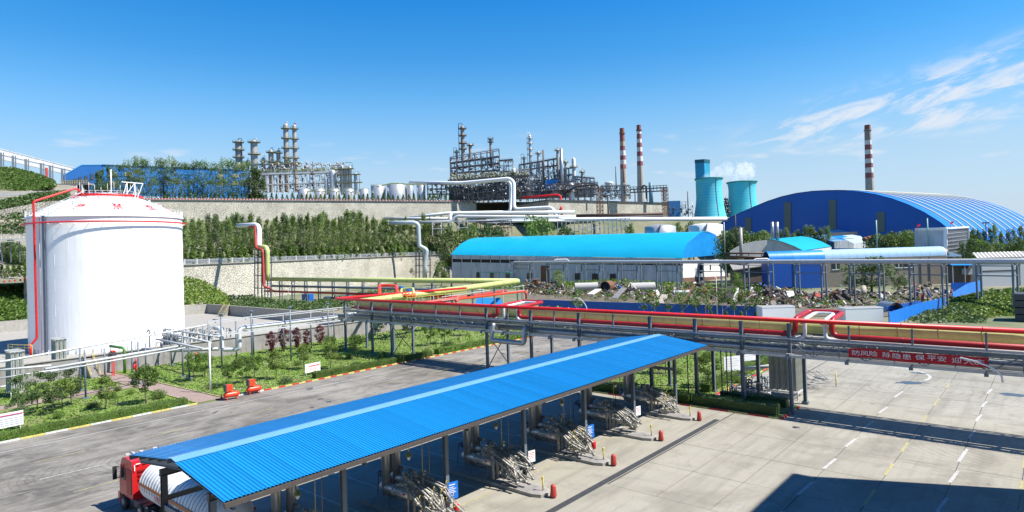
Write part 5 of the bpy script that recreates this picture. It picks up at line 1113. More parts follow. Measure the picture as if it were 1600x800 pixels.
# low canopy building and green tarps by it
r = far('roadside_shed', 'low flat roofed shed with white posts at the foot of the blue hall', 'building', 110, 303, 330)
m = MB(); m.box(-32, 28, 0, 14, 14, 16.5); fo(m, 'roof', M_concd, r); m = MB()
for x in (-17, -3, 18): m.box(x-1, x+1, 0, 2, 0, 14)
fo(m, 'post', M_white, r); m = MB(); m.box(-28, 24, 8, 12, 0, 14); fo(m, 'rear_wall', M_steeld, r)
m = MB()
for k in range(6): m.box(-30+k*3, -27.5+k*3, -2, 0, 0, 12-k*.5)
fo(m, 'green_sheeting', mat('green_tarp', (.02, .30, .14), .6, var=.3), r); m = MB()
for k in range(16): m.bar((-16+k*2.8, 0, 16.5), (-16+k*2.8, 0, 21), .5)
m.bar((-16, 0, 21), (26, 0, 21), .5); fo(m, 'roof_railing', M_ypaint, r)
# ---------------------------------------------------------------- refinery kit
M_ves = mat('vessel_grey', (.38, .36, .325), .45, .25, var=.18, scale=.25, streak=.3)
M_vesd = mat('vessel_dark', (.30, .28, .25), .55, .2, var=.25, scale=.3, streak=.4)
M_plat = mat('platform_olive', (.20, .20, .12), .7, var=.3, scale=.5)
M_platd = mat('platform_grey', (.13, .14, .16), .7, var=.3, scale=.5)
def vessel(label, x, ty, by, wd, d, plats=(), mt=None, pm=None, hook=1, hookm=None, name='distillation_column', cat='column', group='refinery columns', sphere=False, cone=0.):
    r = far(name, label, cat, x+.0306*(by-ty)*.5, by, d, group); h = by-ty; a = wd/2; m = MB()
    pr = [(a*(1+cone), 0), (a, h*.5), (a, h-wd*.5), (a*.85, h-wd*.25), (a*.5, h-wd*.06), (.05, h)]
    m.lathe(pr, n=14)
    if sphere: m.lathe([(a, h*.30), (a*1.5, h*.36), (a*1.6, h*.42), (a*1.45, h*.5), (a, h*.58)], n=14)
    fo(m, 'shell', mt or M_ves, r)
    for y in plats:
        z = by-y; m = MB(); R1 = a+wd*.38+1.1; m.lathe([(a, z-.5), (R1, z-.5), (R1, z+.2), (a, z+.2)], n=10)
        for k in range(8): q = 2*pi*k/8; m.bar((R1*cos(q), R1*sin(q), z), (R1*cos(q), R1*sin(q), z+2.2), .28)
        m.tube([(R1*cos(2*pi*k/8), R1*sin(2*pi*k/8), z+2.2) for k in range(9)], .18, 4, cap=False); fo(m, 'platform', pm or M_plat, r)
    if hook:
        m = MB(); s = hook; m.tube([(0, 0, h-.5), (0, 0, h+abs(s)*.9+2), (s*(a+1.5), 0, h+abs(s)*.9+2), (s*(a+1.5), 0, h*.15)], .55 if wd > 5 else .42, 6, 1.5); fo(m, 'overhead_line', hookm or M_lgrey, r)
    m = MB()
    for sx in (-.5, .5): m.bar((-a*.6+sx, -a-.4, 0), (-a*.6+sx, -a-.4, h-wd*.5), .2)
    fo(m, 'ladder', M_brown, r); return r
def clutter(m, x0, x1, z0, z1, y0, y1, n, rs_, smin=.25, smax=.7):
    for _ in range(n):
        x, y, z = rs_.uniform(x0, x1), rs_.uniform(y0, y1), rs_.uniform(z0, z1); w_ = rs_.uniform(smin, smax)
        k = rs_.random()
        if k < .4: m.tube([(x, y, z), (x+rs_.uniform(-6, 6), y, z)], w_, 5)
        elif k < .7: m.tube([(x, y, z), (x, y, z+rs_.uniform(2, 6))], w_, 5)
        elif k < .85: m.lathe([(0, 0), (w_*2.6, .4), (w_*2.6, 3), (0, 3.6)], (x, y, z), 8)
        else: m.tube([(x, y, z), (x, y, z+3), (x+3, y, z+3), (x+3, y, z)], w_*.8, 5, .8)
def steelframe(label, x0, x1, by, tyl, tyr, d, nx, levels, dep, mt, brace=.5, name='steel_structure', cw=.9, bw=.7, seed=1, clut=40, rails=None, clm=None):
    rs_ = random.Random(seed); r = far(name, label, 'steel structure', x0, by, d); W_ = x1-x0; hl, hr = by-tyl, by-tyr
    hz = lambda x, f: (hl+(hr-hl)*x/W_)*f+.0306*x*(1-0)*0
    for yy in (0, dep):
        for i in range(nx+1):
            x = W_*i/nx; m = MB(); m.bar((x, yy, 0), (x, yy, hz(x, 1)), cw); fo(m, 'column', mt, r)
        for l in range(1, levels+1):
            f = l/levels; m = MB(); m.bar((0, yy, hz(0, f)), (W_, yy, hz(W_, f)), bw*1.2); fo(m, 'beam', mt, r)
    m = MB()
    for i in range(nx):
        for l in range(levels):
            if rs_.random() < brace:
                xa, xb = W_*i/nx, W_*(i+1)/nx; fa, fb = l/levels, (l+1)/levels
                if rs_.random() < .5: m.bar((xa, 0, hz(xa, fa)), (xb, 0, hz(xb, fb)), .4); 
                if rs_.random() < .6: m.bar((xa, 0, hz(xa, fb)), (xb, 0, hz(xb, fa)), .4)
    for i in range(nx+1):
        for l in range(1, levels+1): x = W_*i/nx; m.bar((x, 0, hz(x, l/levels)), (x, dep, hz(x, l/levels)), .5)
    for i in range(nx*3): x = W_*i/(nx*3); m.bar((x, -.3, hz(x, 1)), (x, -.3, hz(x, 1)+1.8), .2)
    m.bar((0, -.3, hz(0, 1)+1.8), (W_, -.3, hz(W_, 1)+1.8), .2)
    fo(m, 'bracing', mt, r, kind='stuff')
    m = MB(); clutter(m, 0, W_, 0, min(hl, hr)*.96, 1, dep-1, clut, rs_)
    fo(m, 'equipment', clm or M_ves, r, kind='stuff')
    m = MB()
    for l in range(1, levels+1): f = l/levels; m.hexa([(0, 0, hz(0, f)-.3), (W_, 0, hz(W_, f)-.3), (W_, dep, hz(W_, f)-.3), (0, dep, hz(0, f)-.3), (0, 0, hz(0, f)), (W_, 0, hz(W_, f)), (W_, dep, hz(W_, f)), (0, dep, hz(0, f))]) if rs_.random() < .55 else None
    if m.v: fo(m, 'deck', rails or M_platd, r)
    return r
# refinery left group ----------------------------------------------------
D1 = 470
vessel('squat dark topped column leftmost in the refinery with a bulging base', 373, 219, 300, 9, D1, (222, 234, 246, 262), M_vesd, hook=.9, hookm=M_brown, sphere=True)
vessel('silver column with two platforms, second from the left in the refinery', 397.5, 218, 300, 10, D1, (222, 241), hook=.6)
vessel('short slim column between the second column and the twin towers', 411.5, 245, 300, 4.5, D1, (252,), hook=.8)
vessel('medium column with a wide platform left of the tall twin towers', 424, 233, 300, 7.5, D1, (238, 253), hook=.6)
vessel('medium slim column immediately left of the tall twin towers', 435.5, 234, 300, 6, D1, (239, 254), hook=.6)
vessel('tallest left tower of the twin towers with five platforms', 447.5, 192, 300, 7.5, D1, (200.5, 216, 231.5, 246.5, 256), hook=.5)
vessel('slightly shorter right tower of the twin towers with five platforms', 461, 194, 300, 6.3, D1+2, (201, 217, 232, 247, 256), hook=.45, hookm=M_redf)
vessel('small short column right beside the blue hall end', 387, 250, 300, 4.5, D1, (254,), hook=.6)
r = far('refinery_deck', 'white concrete framed process deck with railings below the twin towers', 'steel structure', 405, 304, D1-12); rs_ = random.Random(3)
for k in range(17): m = MB(); x = 4+8.3*k; m.box(x, x+1.7, 0, 1.7, 0, 31); fo(m, 'column', M_wdirty, r)
m = MB(); m.box(0, 142, -.5, 14, 31, 34); m.box(-4, 142, 0, 14, 15, 16.2); fo(m, 'slab', M_wdirty, r)
m = MB(); clutter(m, -4, 138, 34, 46, 0, 12, 260, rs_, .3, .9); clutter(m, 0, 140, 2, 31, 3, 12, 300, rs_); fo(m, 'equipment', M_ves, r, kind='stuff')
m = MB()
for z in (36.5, 38.5): m.bar((-2, -.6, z), (142, -.6, z), .45)
for k in range(48): m.bar((-2+3*k, -.6, 34), (-2+3*k, -.6, 38.5), .3)
for k in range(30): m.cbox((U(0, 140), -.4, 35.2), (U(3, 7), .8, 1.8))
fo(m, 'railing', mat('railing_olive', (.30, .33, .13), .7, var=.3), r, kind='stuff')
m = MB(); m.box(-30, 64, 2, 10, 47, 49); clutter(m, -25, 60, 49, 55, 2, 8, 30, rs_, .3, .7); fo(m, 'upper_deck', M_plat, r)
m = MB()
for k, x in enumerate((57, 85, 128)): m.tube([(x, -1, 0 if k else 4), (x, -1, 52-k*3)], .7, 6)
fo(m, 'dark_stack', M_brown, r); m = MB(); clutter(m, -4, 138, 3, 40, 4, 12, 170, rs_, .3, .8); fo(m, 'dark_equipment', M_brown, r, kind='stuff')
for x, ty, by, wd, lb in ((520, 265, 300, 10, 'stubby grey tank standing high above the white deck'), (510, 277, 304, 6, 'small white vessel left of the pair under the stubby tank'), (521.5, 277, 304, 6, 'small white vessel right of the pair under the stubby tank'), (535, 258, 304, 6, 'tall white vessel left in the railed cluster right of the deck'), (547, 259, 304, 6, 'tall white vessel in the middle of the railed cluster'), (541, 262, 304, 4.5, 'thin white vessel between the two tall ones in the cluster'), (556, 270, 304, 5, 'short white vessel right in the railed cluster')):
    vessel(lb, x, ty, by, wd, D1-15, hook=0, name='process_vessel', cat='vessel', group='white vessels of the refinery', mt=M_silver)
r = far('platform_frame', 'railed platform frame around the white vessels right of the deck', 'steel structure', 529, 304, D1-18)
m = MB()
for z, x1 in ((18, 36), (31, 34), (40, 24)):
    m.box(-1, x1, -.5, 10, z, z+1)
    for k in range(int(x1/3)+1): m.bar((k*3, -.5, z+1), (k*3, -.5, z+4), .3)
    m.bar((-1, -.5, z+4), (x1, -.5, z+4), .3)
for x in (0, 10, 20, 33): m.bar((x, 0, 0), (x, 0, 40 if x < 30 else 31), .7)
m.tube([(8, 2, 44), (8, 2, 50), (22, 2, 50), (22, 2, 42)], .4, 5, 2); fo(m, 'frame', M_plat, r)
D2 = 448
for x, wd, ty, k in ((475.5, 19, 296.5, 0), (499, 18, 296.5, 1), (522.5, 17, 296.5, 2), (545.5, 16, 296.5, 3), (569, 16, 296.5, 4), (591.5, 23, 290.5, 5), (620, 30, 289.5, 6), (641, 12, 291, 7), (658.5, 14, 290, 8)):
    r = far('silver_tank', 'silver cylindrical tank, %s from the left in the row above the wall' % ('first', 'second', 'third', 'fourth', 'fifth', 'sixth, wider', 'seventh and widest', 'eighth, narrow', 'ninth and last')[k], 'tank', x, 313, D2+(4 if k > 4 else 0), 'silver tanks above the upper wall')
    h = 313-ty; m = MB(); m.lathe([(wd/2, 0), (wd/2, h), (wd/2*.9, h+.8), (.05, h+2.3)], n=24); fo(m, 'shell', M_silver, r)
    m = MB()
    for q in range(12): a = 2*pi*q/12; m.bar((wd/2*cos(a), wd/2*sin(a), h), (wd/2*cos(a), wd/2*sin(a), h+2), .22)
    m.tube([(wd/2*cos(2*pi*q/16), wd/2*sin(2*pi*q/16), h+2) for q in range(17)], .18, 4, cap=False); fo(m, 'railing', mat('railing_olive', (.30, .33, .13), .7), r)
m = MB(); A, B = P(480, 299, D2-14), P(560, 300, D2-14); m.bar(A, B, .8, .5)
for k in range(8): q = A.lerp(B, k/7); m.bar(q, q-Vector((0, 0, 6)), .5)
m2 = P(590, 291, D2); m.bar(P(588, 292, D2-13), P(612, 286.5, D2-13), .7); m.bar(P(612, 286.5, D2-13), P(640, 288, D2-13), .7); m.bar(P(640, 288, D2-13), P(665, 287.5, D2-13), .7)
single('tank_walkway', 'olive walkway running across the tops of the silver tanks', 'walkway', m, mat('railing_olive', (.30, .33, .13), .7))
# refinery middle group --------------------------------------------------
D3 = 470
M_bgs = mat('blue_grey_steel', (.095, .125, .17), .6, var=.2, scale=.4)
steelframe('dark multi storey steel frame below the tall brown hooked column', 704, 781, 278, 246, 235, D3, 8, 4, 16, M_bgs, .8, seed=2, clut=330, cw=1.3, bw=.9)
steelframe('lower dark steel frame step right of the tall multi storey frame', 781, 802, 277, 250, 249, D3-3, 3, 3, 14, M_bgs, .6, seed=3, clut=35)
steelframe('pale framed deck with olive railing between the two dark frames', 800, 828, 304, 266, 264, D3-12, 4, 3, 14, M_ves, .2, seed=4, clut=60, rails=M_plat)
steelframe('dark multi storey steel frame around the white hooked column', 812, 876, 292, 257, 248, D3+5, 7, 4, 14, M_bgs, .6, seed=5, clut=230, cw=1.2)
steelframe('stepped dark steel frame at the right end of the refinery', 876, 897, 296, 264, 262, D3+2, 3, 3, 12, M_bgs, .5, seed=6, clut=40)
steelframe('low cluttered frame with small vessels at the refinery right end', 897, 930, 306, 275, 279, D3-5, 5, 3, 12, M_bgs, .4, seed=7, clut=90)
steelframe('long low black pipe frame under the big white pipe', 668, 726, 311, 287, 290, D3-25, 8, 3, 10, M_steeld, .3, seed=8, clut=90)
steelframe('dark latticed pipe block right below the sloping white pipe', 725, 793, 318, 287, 281, D3-28, 9, 4, 12, M_steeld, .5, seed=9, clut=170, clm=M_galv)
steelframe('dark pipe structure along the top of the right retaining wall', 803, 935, 317, 291, 289, D3-22, 13, 3, 12, M_steeld, .3, seed=10, clut=260)
steelframe('low silver pipe structure above the right end of the wall', 940, 985, 312, 290, 291, D3-15, 6, 3, 10, M_steel, .3, seed=12, clut=150)
r = far('air_cooler_deck', 'long rusty railed air cooler deck under the tall dark frame', 'steel structure', 700, 300, D3-18)
rs_ = random.Random(41); m = MB(); m.hexa([(0, 0, 17), (128, 0, 21), (128, 14, 21), (0, 14, 17), (0, 0, 19), (128, 0, 23), (128, 14, 23), (0, 14, 19)]); fo(m, 'deck_slab', M_steeld, r); m = MB(); clutter(m, 2, 126, 20, 27, 1, 12, 190, rs_, .3, .8)
for k in range(22): m.lathe([(2.4, 0), (2.6, 1.6), (2.0, 2.2), (.05, 2.3)], (5+5.6*k, 5, 20+.03*5.6*k), 12)
fo(m, 'cooler_drum', M_plat, r, kind='stuff'); m = MB(); clutter(m, 0, 128, -8, 17, 0, 14, 420, rs_, .3, .8); fo(m, 'equipment', M_bgs, r, kind='stuff'); m = MB(); m.box(0, 230, 15, 16, -14, 10); m.box(60, 95, 12, 14, 6, 15); fo(m, 'rear_cladding', M_bgs, r)
steelframe('dense dark process frame behind the blue casing', 806, 900, 306, 276, 275, D3+2, 9, 3, 14, M_bgs, .5, seed=42, clut=330)
vessel('tallest column of the middle refinery, brown with a square hooked pipe', 723, 196, 250, 6.2, D3+6, (201, 212, 224, 233), M_vesd, M_brown, hook=-1.3, hookm=M_brown)
vessel('short column at the far left of the dark frame with a pale square hook', 713.5, 234, 250, 3.6, D3+6, (238,), M_vesd, hook=-1.4)
vessel('grey column with a rusty ring head behind the left dark frame', 735, 224, 252, 5.4, D3+8, (227,), M_ves, M_brown, hook=0)
vessel('slender column with a wide black head in the left dark frame', 767, 215, 262, 4.2, D3+8, (217, 222), M_vesd, M_steeld, hook=0)
vessel('slim white column with a white square hook above the right dark frame', 828.5, 210, 270, 4.4, D3+8, (216, 224, 233, 242), M_silver, M_silver, hook=-1.2, hookm=M_white)
vessel('white column with a pointed head right of the white hooked one', 841.5, 236, 270, 4.6, D3+8, (240,), M_silver, hook=0)
vessel('tiny column with a square loop left of the white hooked column', 819, 244, 270, 3, D3+8, (248,), M_ves, hook=-1.5)
vessel('pair topped grey column beside the tall grey stack', 872, 232, 290, 4.6, D3+4, (235,), M_ves, M_vesd, hook=.3)
vessel('brown capped white chimney column right of the grey stack', 897, 246, 300, 6, D3-2, (261,), M_wdirty, M_plat, hook=0)
vessel('fat silver vessel behind the wall below the brown capped column', 893, 285, 312, 9, D3-27, (290, 300), M_silver, M_brown, hook=0)
vessel('small column right of the tall grey stack with an olive head', 884, 250, 290, 4, D3, (254,), M_ves, hook=.4)
vessel('small vessel with a hooked pipe near the refinery right end', 910, 266, 300, 4.4, D3-4, (269,), M_ves, hook=.9)
vessel('stubby white vessel on the pale deck between the dark frames', 803, 262, 290, 5.5, D3-14, (270,), M_wdirty, M_plat, hook=-.5)
def polevert(name, label, x, ty, by, wd, d, mt, cat='stack', top=None):
    r = far(name, label, cat, x+.03*(by-ty)*.6, by, d); m = MB(); m.tube([(0, 0, 0), (0, 0, by-ty)], [wd/2*1.1, wd/2], 10); fo(m, 'shaft', mt, r)
    if top: m = MB(); m.tube([(0, 0, by-ty-top[1]), (0, 0, by-ty+.3)], wd/2*1.15, 10); fo(m, 'cap', top[0], r)
    return r
polevert('vent_stack', 'thin dark red stack standing in front of the right dark frame', 849.3, 234, 288, 2.6, D3-16, M_brown)
polevert('vent_stack', 'tall grey stack in front of the right dark frame', 877.8, 232, 304, 4.6, D3-16, M_galv)
polevert('vent_stack', 'very thin black stack left of the first striped chimney', 962.3, 260, 296, 1.5, 500, M_steeld)
polevert('vent_stack', 'rusty thin stack directly before the first striped chimney', 975, 256, 304, 2, 480, M_rust)
polevert('vent_stack', 'blue grey small stack with a red flag right of the striped chimneys', 1017, 285, 320, 6, 480, mat('stack_bluegrey', (.10, .22, .30), .5))
r = far('round_tank', 'small white round tank with flared top left of the first striped chimney', 'tank', 952, 300, 480); m = MB(); m.lathe([(5.5, 0), (5.5, 11), (7, 13), (7, 15), (6, 15.6), (.05, 16)], n=20); fo(m, 'shell', M_wdirty, r)
r = far('blue_casing', 'bright blue square casing between the dark refinery frames', 'machinery', 853, 296, D3-14); m = MB(); m.box(0, 12, 0, 8, 0, 15); m.box(12, 19, 0, 5, 11, 15); m.box(9, 13, -2, 0, -2, 10); fo(m, 'casing', mat('casing_blue', (.01, .22, .60), .5), r)
# big white pipe and its companions
def ppipe(name, label, pts, r_, mt, bend=3., n=12): return pipe(name, label, [tuple(P(*p)) for p in pts], r_, mt, bend, n)
ppipe('white_pipe', 'large white pipe that drops in two steps from the refinery to the roadside', [(640, 285.5, 455), (722, 286, 440), (796, 279, 425), (803, 285, 424), (803, 327.5, 420), (862, 324, 410), (873, 343, 400), (1136, 342, 380)], 1.25, M_white, 3.5)
ppipe('white_pipe', 'twin white vertical pipe just left of the large dropping one', [(722, 287.5, 441), (790, 281, 428), (797.5, 286, 427), (797.5, 331, 424), (700, 333, 420), (640, 340, 420)], 1.0, M_white, 3)
for k, (pts, r_) in enumerate((([(704, 346, 405), (704, 333, 410), (820, 332, 405), (898, 331, 402)], 1.0), ([(640, 348, 405), (706, 346, 404), (712, 338, 404), (900, 338.5, 400)], .95), ([(720, 346, 402), (905, 345, 398)], .75), ([(600, 341.5, 412), (700, 341.5, 408)], 1.0))):
    ppipe('white_pipe', 'white pipe in the bundle below the refinery, the %s one' % ('upper', 'middle', 'lowest thin', 'far left')[k], pts, r_, M_white if k % 2 == 0 else M_lgrey, 2.5)
ppipe('dark_pipe', 'dark brown pipe along the foot of the right retaining wall', [(900, 337, 412), (1036, 334, 405)], .9, M_brown); ppipe('dark_pipe', 'grey black pipe under the brown one along the wall foot', [(900, 341, 408), (1036, 338, 402)], .7, M_steeld)
ppipe('red_pipe', 'red pipe along the wall top that drops down the retaining wall', [(815, 309, 440), (872, 304, 438), (876.5, 308, 437), (877.5, 335, 420)], .7, M_red, 1.5)
ppipe('dark_pipe', 'black pipe dropping down the retaining wall left of the lattice tower', [(880, 304, 441), (900, 291, 440), (935, 288, 440), (935, 300, 440)], .6, M_black); ppipe('dark_pipe', 'black pipe looping down the retaining wall right of the lattice tower', [(942, 307, 440), (949.5, 307, 440), (950.5, 334, 420)], .55, M_black)
ppipe('dark_pipe', 'black goose neck pipe right of the second striped chimney', [(1003, 296, 450), (1004, 290, 450), (1009, 290, 450), (1010.5, 311, 450)], .6, M_black, 1.5)
m = MB(); A, B = P(985, 296, 442), P(1042, 293, 440)
for dz in (0, 1.6, -2.2): m.bar(A+Vector((0, 0, dz)), B+Vector((0, 0, dz)), .8 if dz < 1 else .4)
for k in range(12): q = A.lerp(B, k/11); m.bar(q+Vector((0, 0, 1.6)), q-Vector((0, 0, 2.2)), .3); 
for f in (.12, .45, .9): q = A.lerp(B, f); m.bar(q, q-Vector((0, 0, 9)), .5)
stuff('pipe_bridge', 'dark elevated pipe bridge ending at the right lattice tower', 'pipework', m, M_steeld)
for x0, x1, ty, by, lb in ((934, 943, 292, 341, 'rusty lattice pipe tower in front of the middle of the right wall'), (1037, 1045, 293, 338, 'rusty lattice pipe tower at the end of the right wall')):
    r = far('lattice_tower', lb, 'tower', x0, by, 412); W_ = x1-x0; h = by-ty; m = MB()
    for x in (0, W_*.5, W_):
        for y in (0, W_): m.bar((x-(W_*.25 if x == 0 else 0)*0, y, 0), (x, y, h), .7)
    for k in range(8):
        for y in (0, W_): m.bar((0, y, h*k/8), (W_, y, h*(k+1)/8), .4); m.bar((W_, y, h*k/8), (0, y, h*(k+1)/8), .4); m.bar((0, y, h*k/8), (W_, y, h*k/8), .4)
    fo(m, 'lattice', M_rust, r)
# right retaining wall
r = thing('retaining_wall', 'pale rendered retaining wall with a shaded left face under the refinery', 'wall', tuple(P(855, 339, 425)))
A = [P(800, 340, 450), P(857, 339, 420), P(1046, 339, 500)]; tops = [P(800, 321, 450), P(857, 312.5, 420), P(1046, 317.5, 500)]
for i, mt in ((0, M_wall2), (1, M_wall)):  # left face takes the darker stone to stand in for its shade
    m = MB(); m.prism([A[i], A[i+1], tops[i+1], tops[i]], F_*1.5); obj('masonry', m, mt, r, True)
m = MB(); m.bar(tops[0], tops[1], 1.4, .9); m.bar(tops[1], tops[2], 1.4, .9); obj('coping', m, M_steeld, r, True)
sheet('plateau', [800, 857, 950, 1046], lambda c: [P(c, 313+(8 if c < 850 else 0)+(c-857)*.025, 450 if c < 850 else 421+(c-857)*.42), P(c, 313+(c-857)*.025, 421+(c-857)*.42 if c > 850 else 450)+F_*150], M_dirt)
steelframe('low brown pipe stilts under the long white pipe at the roadside', 745, 800, 368, 346, 345, 395, 9, 2, 8, M_brown, .3, seed=21, clut=50)
steelframe('white posts carrying the long white pipe above the cyan warehouse', 872, 985, 372, 345, 344, 385, 17, 2, 5, M_lgrey, .1, seed=22, clut=60)
steelframe('small white pipe gantry left of the roadside trees', 676, 745, 368, 347, 346, 400, 5, 2, 6, M_wdirty, .1, seed=23, clut=50)
for k, (px, ty, w_) in enumerate(((742, 348, 1.), (768, 347, 1.1), (838, 334, 1.3), (852, 338, 1.2), (885, 350, .9), (985, 348, .8), (1060, 346, .9), (1078, 345, .9), (722, 356, 1.), (700, 352, 1.2), (780, 352, 1.))):
    treeat(roundt[k % 3], px, 372+k*.7, 4, ty, 'leafy roadside tree behind the ridge of the cyan warehouse', 'roadside trees behind the warehouse', w_*.55)
# striped chimneys
def chimney(label, xt, ty, xb, by, wt, wb, d, bands, pale=None):
    r = far('striped_chimney', label, 'chimney', xb, by, d); h = by-ty; m = MB(); rr = lambda z: wb/2+(wt-wb)/2*(z/h)
    m.lathe([(rr(0), 0), (rr(h*.5), h*.5), (rr(h), h)], n=20); fo(m, 'shaft', mat('chimney_concrete', (.36, .34, .31), .85, var=.15, scale=.3), r)
    for z0, z1, mt in bands: m = MB(); m.lathe([(rr(z0)+.08, z0), (rr(z1)+.08, z1)], n=20); fo(m, 'painted_band', mt, r)
    m = MB(); z = h-9; m.lathe([(rr(z), z), (rr(z)+1.2, z), (rr(z)+1.2, z+.7), (rr(z), z+.7)], n=14); m.lathe([(rr(z)+1.2, z+2), (rr(z)+1.2, z+2.3)], n=14); fo(m, 'gallery', M_rust, r)
    m = MB(); m.bar((-.3, -wb/2-.2, 0), (-.3, -wt/2-.3, h), .35); fo(m, 'ladder', M_steeld, r)
MR, MW, MBr = mat('band_red', (.26, .085, .09), .8, var=.25, scale=.4), mat('band_white', (.62, .60, .57), .8, var=.15, scale=.4), mat('band_brown', (.22, .08, .06), .85, var=.25, scale=.4)
def bands(h, tops): return [(h-b, h-a, mt) for a, b, mt in tops]
chimney('shorter red and white striped chimney, left of the pair behind the refinery', 969.5, 200, 975.5, 316, 7, 11.5, 600, bands(116, ((0, 9, MBr), (9, 21, MR), (21, 28, mat('band_tan', (.42, .32, .22), .8)), (28, 35, MR), (35, 43, MW), (43, 50, MR), (50, 57, MW), (57, 64, MR))))
chimney('taller red and white striped chimney, right of the pair behind the refinery', 996, 195, 1002, 316, 6.6, 12, 640, bands(121, ((0, 10, MBr), (10, 14, MW), (14, 22, MR), (22, 28, MW), (28, 35, MR), (35, 42, MW), (42, 49, MR), (49, 57, MW), (57, 64, MR))))
chimney('lone red and white striped chimney rising behind the huge blue dome hall', 1354.5, 195, 1360, 318, 8.4, 13.5, 560, bands(123, ((0, 6, MBr), (6, 24, mat('band_grime', (.26, .22, .19), .9, var=.2)), (24, 31, MW), (31, 39, MR), (39, 46, MW), (46, 53, MR), (53, 60, MW), (60, 67, MR), (67, 75, MW), (75, 83, MR))))
# cooling towers
M_cool = mat('cooling_tower_cyan', (.04, .50, .68), .7, var=.16, scale=.09, col2=(.13, .56, .58), streak=.04)
def cooling(label, x, ty, by, rt__, rm, rb, d):
    r = far('cooling_tower', label, 'cooling tower', x, by, d); h = by-ty; m = MB()
    prof = [(rb+(rm-rb)*(1-((1-z)**2.0)) if False else rm+(rb-rm)*(1-z/.78)**1.8 if z < .78 else rm+(rt__-rm)*((z-.78)/.22)**1.5, z*h) for z in [k/20 for k in range(21)]]
    m.lathe(prof, n=40); m.lathe([(rt__-1.2, h), (rt__-1.6, h-6)], n=40); fo(m, 'shell', M_cool, r)
    m = MB(); m.lathe([(rt__, h-1.8), (rt__+1.2, h-1.6), (rt__+1.2, h), (rt__-1.2, h), (rt__-1.2, h-2)], n=40); fo(m, 'rim', mat('rim_teal', (.03, .22, .24), .7), r)
    m = MB(); a = -pi/2+.25
    for (r0, z0), (r1, z1) in zip(prof, prof[1:]): m.bar(((r0+.2)*cos(a), (r0+.2)*sin(a), z0), ((r1+.2)*cos(a), (r1+.2)*sin(a), z1), .7)
    fo(m, 'ladder', M_steel, r)
    m = MB()
    for k in range(1, 14): z = k/14; rr = rm+(rb-rm)*(1-z/.78)**1.8 if z < .78 else rm+(rt__-rm)*((z-.78)/.22)**1.5; m.lathe([(rr+.03, z*h-.12), (rr+.1, z*h), (rr+.03, z*h+.12)], n=40)
    fo(m, 'lift_joint', mat('joint_teal', (.03, .30, .36), .7), r, kind='stuff')
cooling('nearer cyan cooling tower with a flared base left of the square tower', 1109.5, 278.5, 341, 20.5, 19.0, 24.8, 520)
cooling('cyan cooling tower on the right partly hidden by the blue dome hall', 1161, 284, 340, 22, 20.2, 25, 545)
r = far('square_tower', 'square cyan tower rising behind the left cooling tower', 'tower', 1089, 345, 570)
m = MB(); m.prism([(0, 0, 0), (13, -5, 0), (24, 3, 0), (11, 10, 0)], (0, 0, 95.5)); fo(m, 'shaft', mat('tower_cyan', (.02, .30, .46), .6, var=.12, scale=.1), r)
m = MB(); m.prism([(-.4, 0, 90), (13, -5.5, 90), (24.5, 3, 90), (11, 10.5, 90)], (0, 0, 5.6)); fo(m, 'top_band', mat('tower_dark_teal', (.01, .10, .14), .6), r)
def steam(label, px, py, d, blobs, dens):
    m = MB(); c0 = P(px, py, d); s = d/F
    for x, z, rr in blobs:
        cc = c0+R_*x*s+Vector((0, 0, z*s)); m.lathe([(rr*s*sin(pi*k/8)*1.0+.001, -rr*s*cos(pi*k/8)) for k in range(9)], tuple(cc), 12)
    mt = bpy.data.materials.new('steam'); mt.use_nodes = True; n = mt.node_tree.nodes; l = mt.node_tree.links; n.clear(); o = n.new('ShaderNodeOutputMaterial'); v = n.new('ShaderNodeVolumePrincipled'); v.inputs['Color'].default_value = (1, 1, 1, 1); v.inputs['Anisotropy'].default_value = .2
    tc_ = n.new('ShaderNodeTexCoord'); nz_ = n.new('ShaderNodeTexNoise'); nz_.inputs['Scale'].default_value = .09; nz_.inputs['Detail'].default_value = 5; nz_.inputs['Roughness'].default_value = .62; l.new(tc_.outputs['Object'], nz_.inputs['Vector']); r_ = n.new('ShaderNodeMapRange'); l.new(nz_.outputs[0], r_.inputs[0]); r_.inputs[1].default_value = .40; r_.inputs[2].default_value = .66; r_.inputs[4].default_value = dens
    l.new(r_.outputs[0], v.inputs['Density']); l.new(v.outputs[0], o.inputs['Volume'])
    for v_ in range(len(m.v)): m.v[v_] = tuple(Vector(m.v[v_])-c0)
    o_ = stuff('steam_plume', label, 'steam', m, mt); o_.location = c0; return o_
steam('white steam drifting right from the two cyan cooling towers', 1110, 278, 522, ((-14, -3, 5), (-5, 1, 7), (4, 4, 8), (14, 9, 10), (27, 13, 13), (40, 13, 12)), .15)
steam('brighter steam cloud rising off the right cooling tower', 1161, 280, 545, ((-12, 2, 8), (-2, 7, 12), (8, 10, 12), (1, 20, 9), (14, 20, 7)), .27)
